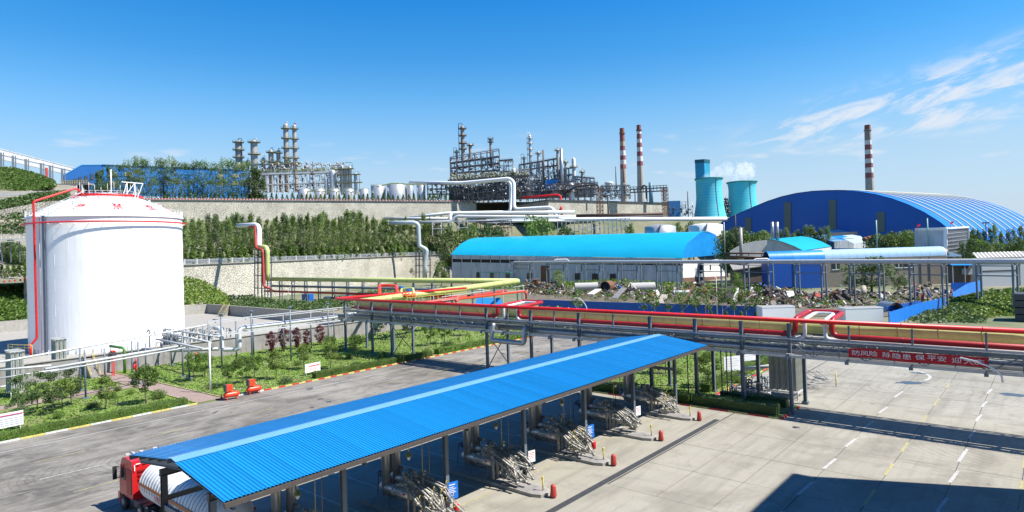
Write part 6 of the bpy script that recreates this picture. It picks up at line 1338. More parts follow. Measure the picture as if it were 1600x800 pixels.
# small works between refinery and cooling towers
r = far('blue_machine_house', 'blue machine house with pipes left of the cooling towers', 'building', 1046, 340, 470); m = MB(); m.box(0, 18, 0, 14, 0, 26); fo(m, 'casing', mat('casing_blue2', (.02, .13, .32), .5), r)
m = MB(); rs_ = random.Random(31); clutter(m, -2, 40, 0, 18, -3, 6, 60, rs_); fo(m, 'pipework', M_steeld, r, kind='stuff')
m = MB(); 
for x in (20, 26, 30): m.bar((x, 0, 0), (x, 0, 24), .6)
for z in (8, 14, 20, 24): m.bar((20, 0, z), (30, 0, z), .5)
fo(m, 'lattice', M_steel, r)
polevert('vent_stack', 'thin black pole left of the cooling towers', 1075, 299, 342, 1.6, 480, M_steeld); polevert('vent_stack', 'thin pale pole just left of the left cooling tower', 1082, 316, 342, 1.0, 480, M_lgrey)
r = far('process_unit', 'dark small process unit squeezed between the two cooling towers', 'machinery', 1131, 342, 535); m = MB(); clutter(m, 0, 10, 0, 30, 0, 6, 70, random.Random(8), .4, 1.); fo(m, 'equipment', M_steeld, r, kind='stuff')
# ================================================================ blue dome hall
r = thing('dome_hall', 'huge arched deep blue hall with white ribs curving over its roof', 'building', tuple(P(1310, 370, 330)))
GA = P(1310, 296.8, 330); gd = (R_*.833-F_*.553); ax = (R_*.553*1.2+F_*.833*1.2).normalized(); axl = R_*.833+F_*.553
axl.normalize(); gd = R_*.553*0+(R_*.833-F_*.553); gd.normalize(); axl = Vector((gd.y*-1, gd.x, 0)); axl = axl if axl.dot(F_) > 0 else -axl
# ridge direction: toward the measured far ridge point
FA = P(1462, 303.6, 389); axl = (FA-GA); axl.z = 0; LEN = axl.length; axl.normalize(); gd = Vector((axl.y, -axl.x, 0)); gd = gd if gd.dot(R_) > 0 else -gd
def onplane(px, py):       # point of the gable plane seen at a pixel
    a, b = ray(px, py); dv = LD(a, 1, b)-Vector((0, 0, 0)); c0 = Vector((0, 0, H)); n = axl; k = (GA-c0).dot(n)/Vector((dv.x, dv.y, b)).dot(n); return c0+Vector((dv.x, dv.y, b))*k
arch_px = [(1127, 375), (1128, 347), (1140, 340.5), (1160, 331), (1180, 322.3), (1200, 314), (1222, 306.8), (1245, 301.5), (1270, 298.2), (1295, 296.8), (1320, 297.2), (1345, 299.2), (1370, 303.3), (1395, 309.8), (1420, 319), (1445, 331), (1470, 346.5), (1490, 363), (1502, 380), (1508, 400)]
arch = [onplane(*p) for p in arch_px]
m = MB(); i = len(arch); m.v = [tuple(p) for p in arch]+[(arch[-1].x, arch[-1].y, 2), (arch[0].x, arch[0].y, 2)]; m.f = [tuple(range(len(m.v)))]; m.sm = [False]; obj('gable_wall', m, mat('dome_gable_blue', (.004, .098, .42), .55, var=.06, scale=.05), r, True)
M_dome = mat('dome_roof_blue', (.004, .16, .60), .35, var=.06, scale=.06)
NB = 13; axv = axl*LEN
ov = -axl*.8
for k in range(NB):
    m = MB(); s0, s1 = axv*(k/NB)+(ov if k == 0 else Vector()), axv*((k+1)/NB); m.v = [tuple(p+s0) for p in arch]+[tuple(p+s1) for p in arch]; n_ = len(arch)
    for q in range(n_-1): m.f.append((q, q+1, q+1+n_, q+n_)); m.sm.append(q > 0)
    obj('roof_panel', m, M_dome, r, True)
    if k:
        m = MB(); sv = axv*(k/NB)
        nrm = []
        for q in range(n_): t_ = (arch[min(q+1, n_-1)]-arch[max(q-1, 0)]).normalized(); u_ = t_.cross(axl).normalized(); u_ = u_ if u_.z > -.2 else -u_; nrm.append(u_ if u_.dot(arch[q]-arch[9]+Vector((0, 0, 20))) > 0 else -u_)
        m.tube([arch[q]+sv+nrm[q]*.15 for q in range(1, n_)], .42, 5); obj('rib', m, mat('rib_cream', (.62, .60, .46), .6), r, True)
for x0, x1, y0, y1 in ((1165, 1174.5, 340, 362), (1225.5, 1236.5, 316, 362), (1295.5, 1307, 312, 358), (1370, 1383, 331, 362)):
    p = [onplane(x0, y1), onplane(x1, y1), onplane(x1, y0), onplane(x0, y0)]; m = MB(); m.prism([q-axl*.35 for q in p], axl*.5); obj('skylight_strip', m, mat('skylight_grey', (.10, .13, .12), .5, var=.2), r, True)
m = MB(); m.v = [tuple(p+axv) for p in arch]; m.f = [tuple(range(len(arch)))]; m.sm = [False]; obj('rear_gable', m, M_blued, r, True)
# ================================================================ cyan roofed warehouse
r = thing('warehouse', 'long grey sheet warehouse with a curved cyan roof behind the scrapyard', 'building', tuple(P(1067, 442, 276)))
dl, dn, df_ = 350, 276, 318; c0, c1, c2 = P(705, 442, dl), P(1067, 444, dn), P(1133, 434, df_)
e0, e1, e2 = P(705, 398, dl), P(1067, 403.5, dn), P(1133, 397, df_); ap = P(1101, 362, 296); ar_ = P(1070, 371, 278); al_ = P(1122, 372, 308)
gp = [P(1067, 403.5, 276), P(1068.5, 392, 277), P(1074, 380, 281), P(1083, 370, 287), P(1094, 363.5, 293), P(1106, 361.6, 300), P(1117, 366, 308), P(1126, 375, 313), P(1132, 386, 318), P(1133.5, 397, 319)]
lp_t = [(705, 398), (707, 395), (714, 388), (726, 379), (740, 374), (752, 371.5)]
vec = e0-e1
m = MB(); m.v = [tuple(p) for p in gp]; k = len(gp); far_px = [(705, 398.3, 350), (706, 395.5, 352), (712, 388.5, 355), (722, 379.5, 358), (735, 373, 362), (748, 371, 366), (760, 372, 370), (775, 376, 374), (790, 383, 378), (800, 390, 380)]
m.v += [tuple(P(*p)) for p in far_px]; m.f = [(q, q+1, q+1+k, q+k) for q in range(k-1)]; m.sm = [True]*(k-1); obj('roof', m, M_cyan, r, True)
m = MB(); m.prism(gp, F_*.6); obj('gable_panel', m, mat('gable_cyan_blue', (.01, .24, .62), .45, var=.1, scale=.3), r, True)
def wallq(pa, pb, za, zb, mt, nm, off=0.): m = MB(); m.prism([Vector((pa.x, pa.y, za)), Vector((pb.x, pb.y, za)), Vector((pb.x, pb.y, zb)), Vector((pa.x, pa.y, zb))], F_*.5); return obj(nm, m, mt, r, True)
M_sheet = mat('grey_sheet_wall', (.46, .49, .53), .6, var=.14, scale=.8, streak=.55, stretch=(1, 1, .2))
ne0, ne1 = e0+F_*1, e1+F_*1
zc = (e0.z+e1.z)/2
m = MB(); A, B = P(706, 441, dl-1), P(1066, 443, dn-1)
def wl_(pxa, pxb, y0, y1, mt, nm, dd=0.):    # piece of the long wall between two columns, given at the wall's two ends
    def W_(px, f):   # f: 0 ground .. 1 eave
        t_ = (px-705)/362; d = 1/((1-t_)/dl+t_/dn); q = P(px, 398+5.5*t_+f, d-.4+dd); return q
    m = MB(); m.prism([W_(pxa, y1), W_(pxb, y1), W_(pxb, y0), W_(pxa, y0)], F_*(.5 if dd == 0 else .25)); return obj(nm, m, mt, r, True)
n_ = 24
for k in range(n_):
    xa, xb = 706+360*k/n_, 706+360*(k+1)/n_; wl_(xa, xb-.5, .5, 6.5 if k < n_-1 else 6.5, M_sheet, 'upper_panel'); wl_(xa, xb-.4, 11.5, 45, M_sheet, 'wall_panel')
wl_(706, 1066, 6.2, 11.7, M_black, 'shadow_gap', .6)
for px in range(706, 1067, 15): wl_(px, px+1.2, 6, 12, M_galv, 'eave_post', -.2)
for px, w_, h0, h1 in ((744, 5, 27, 36), (766, 5, 27, 36), (790, 6, 27, 37), (823, 8, 27, 36), (898, 8, 26, 36), (925, 9, 26, 37), (953, 9, 26, 37)): wl_(px, px+w_, h0, h1, M_glass, 'window', -.35)
wl_(845, 857, 15, 43, M_rust, 'rusty_door', -.35)
m = MB(); m.prism([P(1067.5, 411, 275.6), P(1133, 404, 318), P(1133, 432, 318), P(1067.5, 434, 275.6)], F_*.5); obj('white_end_wall', m, M_white, r, True)
m = MB(); m.prism([P(1067.5, 434, 275.4), P(1146, 431, 325), P(1146, 441, 325), P(1067.5, 444, 275.4)], F_*.5); obj('brick_plinth', m, mat('plinth_brown', (.16, .09, .07), .9, var=.2), r, True)
for x0, x1, d in ((1090, 1097.5, 290), (1106, 1111, 302)): m = MB(); m.prism([P(x0, 414, d-1), P(x1, 413.5, d-1), P(x1, 427 if x0 < 1100 else 422, d-1), P(x0, 427.5 if x0 < 1100 else 422.5, d-1)], F_*.4); obj('window', m, M_glass, r, True)
m = MB()
for px in (1084, 1101, 1117, 1131): m.bar(P(px, 412-(px-1067)*.1, 277+(px-1067)*.62), P(px, 401-(px-1067)*.1, 277+(px-1067)*.62), .35)
obj('eave_post', m, M_galv, r, True)
# grey tanks behind it
for x, wd, ty, by, d, lb in ((1103, 52, 352, 375, 345, 'wide pale tank with a shallow cone roof behind the warehouse end'), (1032, 48, 354, 372, 352, 'low grey tank behind the warehouse ridge')):
    r2 = far('storage_tank', lb, 'tank', x, by, d); m = MB(); h = by-ty; m.lathe([(wd/2, 0), (wd/2, h), (wd*.3, h+2.5), (.1, h+3.5)], n=32); fo(m, 'shell', M_wdirty if x > 1050 else M_silver, r2)
    m = MB(); m.bar((-wd*.25, -wd*.5, 0), (-wd*.12, -wd*.5, h+2), .7); m.bar((-wd*.22, -wd*.5, 0), (-wd*.09, -wd*.5, h+2), .7); fo(m, 'stair', M_rust, r2)
# ================================================================ buildings on the right
def block(name, label, px0, px1, ty, by, d, dep, mt, roofm=None, cat='building', rh=1.):
    r = far(name, label, cat, px0, by, d); m = MB(); m.box(0, px1-px0, 0, dep, 0, by-ty); fo(m, 'wall', mt, r)
    if roofm: m = MB(); m.box(-1, px1-px0+1, -1, dep+1, by-ty, by-ty+rh); fo(m, 'roof', roofm, r)
    return r
# barrel roof shed
r = far('barrel_roof_shed', 'long shed with a barrel roof shading from strong blue to pale blue', 'building', 1203, 450, 232)
M_tan = mat('tan_render', (.25, .215, .17), .9, var=.15, scale=.3, streak=.3)
def arc2(y): return [(0, 24*(1-cos(a))*0+12*(1-cos(a)), 42+14*sin(a)) for a in [pi*k/10 for k in range(11)]]
sec = [(14*(1-cos(pi*k/12)), 14.5*sin(pi*k/12)) for k in range(13)]
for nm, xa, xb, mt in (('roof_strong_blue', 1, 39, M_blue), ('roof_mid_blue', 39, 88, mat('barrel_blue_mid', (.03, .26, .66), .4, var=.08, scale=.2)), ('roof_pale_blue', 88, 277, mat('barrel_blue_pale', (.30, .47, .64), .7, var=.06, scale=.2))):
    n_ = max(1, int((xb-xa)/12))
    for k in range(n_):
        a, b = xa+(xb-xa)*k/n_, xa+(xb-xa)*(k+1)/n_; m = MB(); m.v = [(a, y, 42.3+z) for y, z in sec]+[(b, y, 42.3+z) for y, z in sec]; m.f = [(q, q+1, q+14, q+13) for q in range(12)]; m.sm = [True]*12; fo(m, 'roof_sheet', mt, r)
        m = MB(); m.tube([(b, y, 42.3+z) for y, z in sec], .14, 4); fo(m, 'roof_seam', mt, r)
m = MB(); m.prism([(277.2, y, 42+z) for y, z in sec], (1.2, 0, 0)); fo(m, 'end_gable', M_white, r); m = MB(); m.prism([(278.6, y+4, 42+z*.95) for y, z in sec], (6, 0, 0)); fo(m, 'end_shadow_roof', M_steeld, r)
m = MB(); m.box(-2, 38, 0, 26, 0, 42); m.box(38, 84, -1, 26, -6, 40); fo(m, 'blue_wall', M_blued, r)
m = MB(); m.box(84, 277, 0, 26, -6, 42); fo(m, 'brick_wall', M_tan, r)
for x0, x1, z0, z1 in ((98, 110.5, 26, 37), (172, 181, 26, 36), (197, 207, 26, 35), (210, 226, 26, 35)): m = MB(); m.box(x0, x1, -.5, 0, z0, z1); fo(m, 'window', M_glass, r); m = MB(); m.box(x0-.7, x1+.7, -.8, -.5, z0-1, z0); m.box((x0+x1)/2-.4, (x0+x1)/2+.4, -.8, -.5, z0, z1); fo(m, 'window_frame', M_white, r)
m = MB()
for x in (150, 236, 250): m.box(x, x+1.2, -1, 0, 0, 41)
fo(m, 'downpipe', M_steel, r)
# grey arched hall with cyan roof
r = thing('arched_hall', 'low grey gabled hall with an arched roof edge and cyan roof sheet', 'building', tuple(P(1200, 400, 262)))
ga = [P(1141, 402, 262), P(1141, 393, 262), P(1152, 386, 262), P(1163, 381, 262), P(1180, 377, 262), P(1203, 374.5, 262), P(1222, 378, 262), P(1240, 384.5, 262), P(1254, 391.5, 262), P(1254, 404, 262)]
m = MB(); m.prism(ga, F_*.8); obj('gable_wall', m, mat('cream_sheet', (.50, .49, .44), .7, var=.12, scale=.4, streak=.2), r, True)
m = MB(); bkv = [P(1203, 373.8, 261), P(1222, 377.3, 261), P(1240, 384, 261), P(1255, 391.5, 261)]; fr_ = [P(1252, 369, 292), P(1268, 371.5, 290), P(1284, 377.5, 288), P(1299, 385, 286)]
m.v = [tuple(p) for p in bkv+fr_]; m.f = [(q, q+1, q+5, q+4) for q in range(3)]; m.sm = [True]*3; obj('cyan_roof', m, M_cyan, r, True)
m = MB(); m.prism([P(1254.5, 392.5, 261.5), P(1299, 386, 286), P(1299, 392, 286), P(1254.5, 403, 261.5)], F_*.5); obj('side_wall', m, M_wdirty, r, True)
m = MB(); m.quad(P(1152, 385.5, 262), P(1203, 373.8, 262), P(1252, 369, 292), P(1205, 379, 292)); obj('left_roof', m, M_lgrey, r, True)
r = thing('pale_roof_hall', 'hall with pale blue stepped roofs in front of the dome hall', 'building', tuple(P(1310, 385, 290)))
for q, mt in (([(1262, 369), (1330, 383), (1330, 378), (1281, 366)], M_bluel), ([(1280, 368), (1320, 376.5), (1334, 371), (1300, 365)], M_blue), ([(1310, 369), (1334, 380.5), (1354, 378), (1345, 369), (1322, 365)], mat('pale_blue_grey_roof', (.40, .52, .58), .5)), ([(1290, 360), (1300, 364.5), (1340, 361.5), (1322, 358)], mat('pale_blue_grey_roof', (.40, .52, .58), .5))):
    dd = 290 if q[0][1] > 362 else 300; m = MB(); m.prism([P(x, y, dd+(384-y)*1.2) for x, y in q], Vector((0, 0, -.5))); obj('roof', m, mt, r, True)
m = MB(); m.prism([P(1304, 377, 291), P(1322, 375, 291), P(1334, 381, 291), P(1334, 388, 291), P(1304, 388, 291)], F_*.5); m.prism([P(1334, 381, 291), P(1356, 379, 295), P(1356, 388, 295), P(1334, 388, 291)], F_*.5); obj('wall', m, M_wdirty, r, True)
m = MB(); m.prism([P(1292, 364, 301), P(1340, 362, 303), P(1340, 366, 303), P(1300, 369, 301)], F_*.5); obj('clerestory', m, M_steeld, r, True)
# rust coloured spheres/drums on legs
for k, (px, py) in enumerate(((1352, 374), (1358, 372.5), (1364, 371))):
    r = far('drum_vessel', 'dark rusty drum vessel on legs, %s of the three beside the pale roofs' % ('left', 'middle', 'right')[k], 'tank', px, 391, 280, 'rusty drum vessels'); m = MB(); h = 391-py; m.lathe([(0, -4), (2.5, -3.2), (4, -1), (4, 1), (2.5, 3.2), (0, 4)], (0, 0, h), 14); fo(m, 'drum', M_rust, r); m = MB()
    for s in (-2, 2): m.bar((s, 0, 0), (s, 0, h), .8)
    fo(m, 'leg', M_redf, r)
# stacks and poles
for x, ty, by, wd, mt, lb in ((1158, 356, 420, 5.6, M_vesd, 'rusty dark stack in front of the grey arched hall'), (1207, 347, 376, 4.8, M_galv, 'left of two short silver stacks behind the arched hall'), (1214.5, 347, 376, 4.8, M_galv, 'right of two short silver stacks behind the arched hall'), (1149.7, 335, 385, 1.3, M_brown, 'thin rusty pole left of the rusty dark stack'), (1370, 344, 395, 1.9, mat('pole_green', (.22, .40, .36), .5), 'pale green mast left of the white block building'), (1450, 341, 400, 1.9, mat('pole_green', (.22, .40, .36), .5), 'pale green mast in front of the white block building'), (1132, 347, 395, 1.2, M_lgrey, 'thin white lamp pole right of the cyan warehouse gable')):
    polevert('stack' if wd > 3 else 'mast', lb, x, ty, by, wd, 245 if by > 380 else 262, mt, 'stack' if wd > 3 else 'mast')
ppipe('brown_pipe', 'brown pipe bridge above the grey pipe between warehouse and barrel shed', [(1134, 396, 240), (1212, 395.5, 236)], .35, M_brown); ppipe('brown_pipe', 'lower brown pipe of the bridge right of the warehouse', [(1134, 401, 240), (1205, 402, 236)], .45, M_brown)
m = MB()
for px in (1140, 1151, 1170, 1190, 1208): m.bar(P(px, 395, 240), P(px, 402, 240), .25)
single('bridge_struts', 'short brown struts joining the two brown pipes', 'pipework', m, M_brown)['kind'] = 'stuff'
r = far('low_shed', 'low grey roofed shed between the warehouse and the barrel roofed shed', 'building', 1146, 443, 242); m = MB(); m.prism([(0, 0, 20), (56, 0, 26), (56, 14, 30), (0, 14, 28)], (0, 0, 1.5)); fo(m, 'roof', M_concd, r); m = MB(); m.box(0, 56, 3, 14, 0, 20); fo(m, 'wall', mat('shed_brown_wall', (.15, .12, .10), .9, var=.3, scale=.3), r)
# white block building
r = thing('block_building', 'white flat block building with a dark tiled side by the right trees', 'building', tuple(P(1478, 400, 240)))
m = MB(); m.prism([P(1430, 359.5, 250), P(1478, 357.5, 240), P(1478, 404, 240), P(1430, 404, 250)], F_*.5); obj('front_wall', m, mat('grey_white_render', (.52, .52, .54), .8, var=.1, scale=.3, streak=.3), r, True)
m = MB(); m.prism([P(1478, 359, 240), P(1513, 356, 252), P(1513, 402, 252), P(1478, 404, 240)], F_*.5); obj('side_wall', m, mat('dark_tile_wall', (.10, .11, .14), .35, var=.3, scale=.5), r, True)
m = MB()
for k in range(1, 7): m.bar(P(1480, 359+6*k, 239.5), P(1511, 356.5+5.8*k, 251.2), .06, .12)
obj('tile_line', m, M_lgrey, r, True); m = MB(); m.bar(P(1430, 358, 249.6), P(1478, 356.5, 239.6), .5, .7); m.bar(P(1478, 356.5, 239.6), P(1513, 354.8, 251.6), .5, .7); m.bar(P(1477.5, 357, 239.6), P(1477.5, 404, 239.6), 1.1); m.bar(P(1512.5, 355, 251.6), P(1512.5, 402, 251.6), .8); obj('white_trim', m, M_white, r, True)
m = MB(); q = P(1479.7, 369.5, 239.4); m.cbox(q, (.6, .3, 2.2)); q = P(1479.7, 389, 239.4); m.cbox(q, (.6, .3, 2.2)); obj('window', m, M_glass, r, True)
for px, py, lb in ((1433, 352, 'tiny red flag on the left roof corner of the white block building'), (1485, 347.5, 'small red flag on a staff above the white block building')):
    m = MB(); A = P(px, py, 240); m.bar(A, A-Vector((0, 0, 2.2)), .12); m.prism([A, A+R_*1.2+Vector((0, 0, .5)), A+R_*1.2-Vector((0, 0, .2)), A-Vector((0, 0, .8))], F_*.05); single('flag', lb, 'flag', m, M_red)
# low arched pale roof, right white sheds, blue fence
r = far('arched_shelter', 'pale blue low arched shelter roof behind the barrel shed', 'building', 1392, 398, 238); m = MB(); m.prism([(0, 0, 0), (35, 0, 7), (78, 0, 6), (110, 0, -4), (110, 0, -6), (0, 0, -3)], (0, 14, 0)); fo(m, 'roof', mat('barrel_blue_pale', (.33, .52, .70), .4), r)
r = far('white_shed', 'plain white shed behind the grey pipe at the right edge', 'building', 1535, 452, 215); m = MB(); m.box(0, 54, 0, 20, 0, 48); m.box(62, 120, 2, 20, 0, 46); fo(m, 'wall', M_lgrey, r); m = MB(); m.box(0, 54, -.4, 0, 27, 29); fo(m, 'wall_band', M_steeld, r)
m = MB(); m.prism([(-8, -2, 48), (70, -2, 47), (80, 16, 56), (-2, 16, 56)], (0, 0, 1)); fo(m, 'roof', M_concd, r)
m = MB()
for k in range(13): m.bar((-6+6*k, -2, 49.3), (0+6*k, 16, 57.3), 1.6, .3)
fo(m, 'roof_sheet_strip', M_white, r)
r = far('open_shed', 'open shed with a blue awning beside the barrel roofed shed', 'building', 1487, 443, 222); m = MB(); m.prism([(0, -3, 28), (44, -3, 27), (38, 10, 31), (0, 10, 31)], (0, 0, .8)); fo(m, 'blue_awning', M_blue, r); m = MB(); m.box(0, 46, 10, 12, 0, 30); fo(m, 'rear_wall', mat('shed_brown_wall', (.15, .12, .10), .9), r)
m = MB()
for x in (1, 20, 38): m.bar((x, -2, 0), (x, -2, 28), .9)
m.box(22, 44, 6, 8, 13, 22); fo(m, 'post', M_lgrey, r)
def fence(label, pts, h, mt):      # pts: (px, py_base, d)
    Q = [P(*p) for p in pts]; r = thing('sheet_fence', label, 'fence', tuple(Q[0]))
    for A, B in zip(Q, Q[1:]):
        n_ = max(1, int((B-A).length/3.2))
        for k in range(n_):
            a, b = A.lerp(B, k/n_), A.lerp(B, (k+.985)/n_); m = MB(); c_ = Vector((0, 0, h/2)); m.bar(a+c_, b+c_, .08, h); obj('panel', m, mt, r, True)
        m = MB()
        for k in range(n_+1): q = A.lerp(B, k/n_)+F_*.15; m.bar(q, q+Vector((0, 0, h+.1)), .12)
        obj('post_row', m, M_steel, r, True, kind='stuff')
fence('long deep blue sheet fence in front of the scrapyard', [(842, 484, 182), (940, 489, 166), (1060, 494, 153), (1192, 499, 143)], 2.9, M_bluef)
fence('brighter blue sheet fence turning back at the right end of the scrapyard', [(1390, 512, 128), (1430, 498, 139), (1478, 484, 156)], 3.1, mat('blue_fence_lit', (.01, .18, .62), .5, var=.1))  # brighter copy of the fence blue paints in the sunlight on these runs
fence('blue sheet fence behind the first one in the right corner', [(1386, 496, 150), (1440, 486, 160)], 2.6, M_bluef)
fence('short bright blue fence by the open shed at the right', [(1489, 478, 165), (1512, 461, 190), (1532, 455, 200)], 3.4, mat('blue_fence_lit', (.01, .18, .62), .5, var=.1))
fence('blue panels closing the yard of the open shed', [(1487, 458, 200), (1528, 457, 200)], 3.2, M_bluef)
r = far('blue_tarpaulin', 'bright blue sheet roof seen between the red pipes', 'shed', 742, 476, 195); m = MB(); m.prism([(0, 0, 0), (44, 0, -2), (40, 6, 8), (4, 6, 9)], (0, 0, 1)); fo(m, 'sheet', M_blue, r)
# small white outbuildings
for x0, x1, ty, by, d, lb in ((1192, 1243, 481, 506, 133, 'left small white flat roofed outbuilding beyond the rack'), (1322, 1381, 483, 512, 130, 'right small white flat roofed outbuilding beyond the rack')):
    r = far('outbuilding', lb, 'building', x0, by, d); W_ = x1-x0; m = MB(); m.box(0, W_, 0, 24, 0, by-ty); fo(m, 'wall', M_white, r); m = MB(); m.box(-.3, W_+.3, -.3, 24.3, by-ty, by-ty+1.3); fo(m, 'parapet', M_white, r); m = MB(); m.box(1, W_-1, 1.2, 23, by-ty+1.31, by-ty+1.34); fo(m, 'roof_deck', M_concd, r)
# ================================================================ grey pipe on portal bents
DP = lambda px: 1/(.00235+5.06e-6*(px-661)); PYL = lambda px: 410-.002*(px-661)
pts = [P(px, PYL(px)+(-.0), DP(px)) for px in (664, 760, 860, 960, 1060, 1160, 1260, 1360, 1460, 1560, 1680)]
pipe('grey_pipe', 'thick pale grey pipe crossing the whole right half on portal frames', pts, .62, M_lgrey, rings=14, ringm=M_galv)
q0 = P(664, 410, DP(664)); 
pipe('grey_pipe', 'grey pipe that steps down the stone wall at the left end of the long one', [P(608, 348.5, 372), P(647, 347.5, 372), P(653.5, 351, 372), P(655, 384.5, 372), P(661, 387, 372), P(667, 391, 372), P(664, 410, 372), P(664, 434, 372)], 1.25, mat('pipe_bluegrey_pale', (.44, .50, .53), .4), 2.2)
BPX = [700, 719, 739, 760, 782, 806, 831, 857, 884, 912, 940, 969, 999, 1030, 1062, 1096, 1131, 1167, 1205, 1246, 1288, 1332, 1378, 1426, 1477, 1531, 1588, 1650]
ordn = 'first second third fourth fifth sixth seventh eighth ninth tenth eleventh twelfth thirteenth fourteenth fifteenth sixteenth seventeenth eighteenth nineteenth twentieth'.split()
tdir = (pts[-1]-pts[0]); tdir.z = 0; tdir.normalize(); tn_ = Vector((-tdir.y, tdir.x, 0))
for k, px in enumerate(BPX):
    d = DP(px); z = P(px, PYL(px), d).z-.62; q = PZ(px, d, 0)
    lb = 'grey portal post pair under the long grey pipe, %s from its left end' % ordn[k] if k < 20 else 'grey portal post pair under the long grey pipe, %s from the right edge' % ordn[len(BPX)-2-k if k < len(BPX)-1 else 7]
    rr = thing('pipe_support', lb, 'pipe support', tuple(q), 'portal supports of the long grey pipe', math.atan2(tdir.y, tdir.x))
    for y in (-.9, 1.3): m = MB(); m.box(-.19, .19, y-.19, y+.19, 0, z-.2 if y < 0 else z-.6); obj('post', m, M_steel, rr)
    m = MB(); m.box(-.14, .14, -1.3, 1.6, z-.28, z); m.box(-.12, .12, -.9, 1.3, z-2.6, z-2.35); obj('cross_beam', m, M_steel, rr)
    if k % 2 and k < len(BPX)-1:
        L2_ = (PZ(BPX[k+1], DP(BPX[k+1]), 0)-q).length; m = MB(); m.box(.2, L2_-.2, -1.02, -.78, z-2.75, z-2.5); obj('tie_beam', m, M_steel, rr); m = MB(); m.box(.2, L2_-.2, -1.02, -.78, z-.5, z-.28); obj('tie_beam', m, M_steel, rr)
ppipe('steel_loop', 'small white stile over the long grey pipe', [(863, 410, 283), (868, 405.5, 283), (886, 405, 283), (890, 409, 283)], .22, M_white, .5); ppipe('steel_loop', 'second white stile over the long grey pipe near the barrel shed', [(1176, 409, 213), (1180, 404.5, 213), (1200, 404, 213), (1203, 408, 213)], .2, M_white, .5)
m = MB()      # thin pale green rope barrier
m.tube([P(745, 425, 280), P(800, 427, 270), P(790, 423, 270)], .12, 4); single('green_line', 'thin green cable strung along the left portal frames', 'cable', m, mat('cable_green', (.03, .30, .15), .6))
# ================================================================ yellow return run supports, risers at the stone wall
yr = thing('rear_pipe_rack', 'second blue grey pipe rack below the far yellow pipe near the stone wall', 'pipe rack', tuple(P(560, 470, 190)))
N_ = 15
for k in range(N_+1):
    f = k/N_; q = Vector((cA.x, cA.y, 0)).lerp(Vector((cB.x, cB.y, 0)), f)
    for s in (-.0, 2.6): m = MB(); m.bar(q+F_*s, q+F_*s+Vector((0, 0, 8.1)), .3); obj('post', m, M_steel, yr, True)
    m = MB()
    for z in (3.9, 5.9, 8.0): m.bar(q-F_*.4+Vector((0, 0, z)), q+F_*3+Vector((0, 0, z)), .22)
    obj('cross_beam', m, M_steel, yr, True)
A0, B0 = Vector((cA.x, cA.y, 0)), Vector((cB.x, cB.y, 0))
def yrun(name, label, off, z, r_, mt, f0=0., f1=1.): pipe(name, label, [tuple(A0.lerp(B0, f0)+F_*off+Vector((0, 0, z))), tuple(A0.lerp(B0, f1)+F_*off+Vector((0, 0, z)))], r_, mt)
yrun('grey_pipe', 'dark grey pipe under the far yellow pipe', .6, 6.3, .4, M_steel, .2, .98); yrun('red_pipe', 'dark red pipe running low under the far yellow pipe', .2, 4.3, .38, M_red, .15, 1.02); yrun('grey_pipe', 'thin grey lower pipe of the rear rack', 2.2, 4.2, .25, M_galv, .2, .95); yrun('grey_pipe', 'thin upper pipe of the rear rack', 2.2, 6.3, .22, M_lgrey, .1, .95)
qB = B0+Vector((0, 0, 8.9)); dB = 228
pipe('yellow_riser', 'yellow and white pipe stepping up the stone wall left of the far yellow run', [tuple(qB), tuple(P(418, 436, dB)), tuple(P(418, 392, dB)), tuple(P(416, 386, dB+1)), tuple(P(404, 386, dB+3))], .8, M_yel, 2.)
pipe('white_riser', 'white pipe stepping down from the poplars over the lower stone wall', [tuple(P(372, 352.5, dB+22)), tuple(P(401, 351, dB+12)), tuple(P(405, 356, dB+9)), tuple(P(405, 386, dB+4)), tuple(P(413, 386.5, dB+3))], .85, M_white, 2.)
pipe('red_riser', 'dark red pipe dropping down the stone wall beside the white riser', [tuple(P(385, 354, dB+18)), tuple(P(399, 354, dB+10)), tuple(P(400, 388, dB+2)), tuple(P(411, 390, dB)), tuple(P(412, 448, dB-2)), tuple(P(420, 450, dB-3)), tuple(A0.lerp(B0, .97)+F_*.2+Vector((0, 0, 4.3)))], .4, M_redf, 1.5)
m = MB()
for x in (398, 403, 409, 414, 424):
    m.bar(P(x, 389 if x < 420 else 402, dB+1), P(x, 466, dB-2), .3)
for y in (395, 402, 409, 430, 450): m.bar(P(398, y, dB), P(424, y+1, dB), .25)
single('riser_frame', 'dark steel frame holding the risers against the stone wall', 'pipe support', m, M_steeld)['kind'] = 'stuff'
m = MB(); 
for x in (650, 655, 661, 672): m.bar(P(x, 391, 374), P(x, 436, 374), .5)
for y in (395, 405, 415, 425): m.bar(P(648, y, 374), P(674, y, 374), .4)
single('riser_frame', 'steel frame holding the grey risers at the right end of the stone wall', 'pipe support', m, M_steel)['kind'] = 'stuff'
# valve platform at the corner of the rack
pl_ = thing('valve_platform', 'red and yellow valve platform with railing at the rack corner', 'valve platform', (-97, 84, 8))
m = MB()
for z in (0.9, 1.35): m.bar((-99.5, 79, 7.9+z), (-94.2, 79, 7.9+z), .07); m.bar((-94.2, 79, 7.9+z), (-94.2, 95, 7.9+z), .07)
for k in range(9): m.bar((-94.2, 79+2*k, 7.9), (-94.2, 79+2*k, 9.3), .07)
obj('railing', m, M_ypaint, pl_, True)
pipe('red_loop', 'bright orange red arched loop pipe above the rack corner', [tuple(G(593, 463, 9.0)), tuple(G(593, 446, 9.9)), tuple(G(619, 446.5, 9.9)), tuple(G(621, 461, 9.0))], .36, M_orange, 1.6)
m = MB(); m.tube([G(622, 462, 8.9), G(650, 461, 8.9)], .32, 10)
for k in range(6): q = G(624+5*k, 461.8, 8.9); m.tube([q-R_*.12, q+R_*.12], .5, 10)
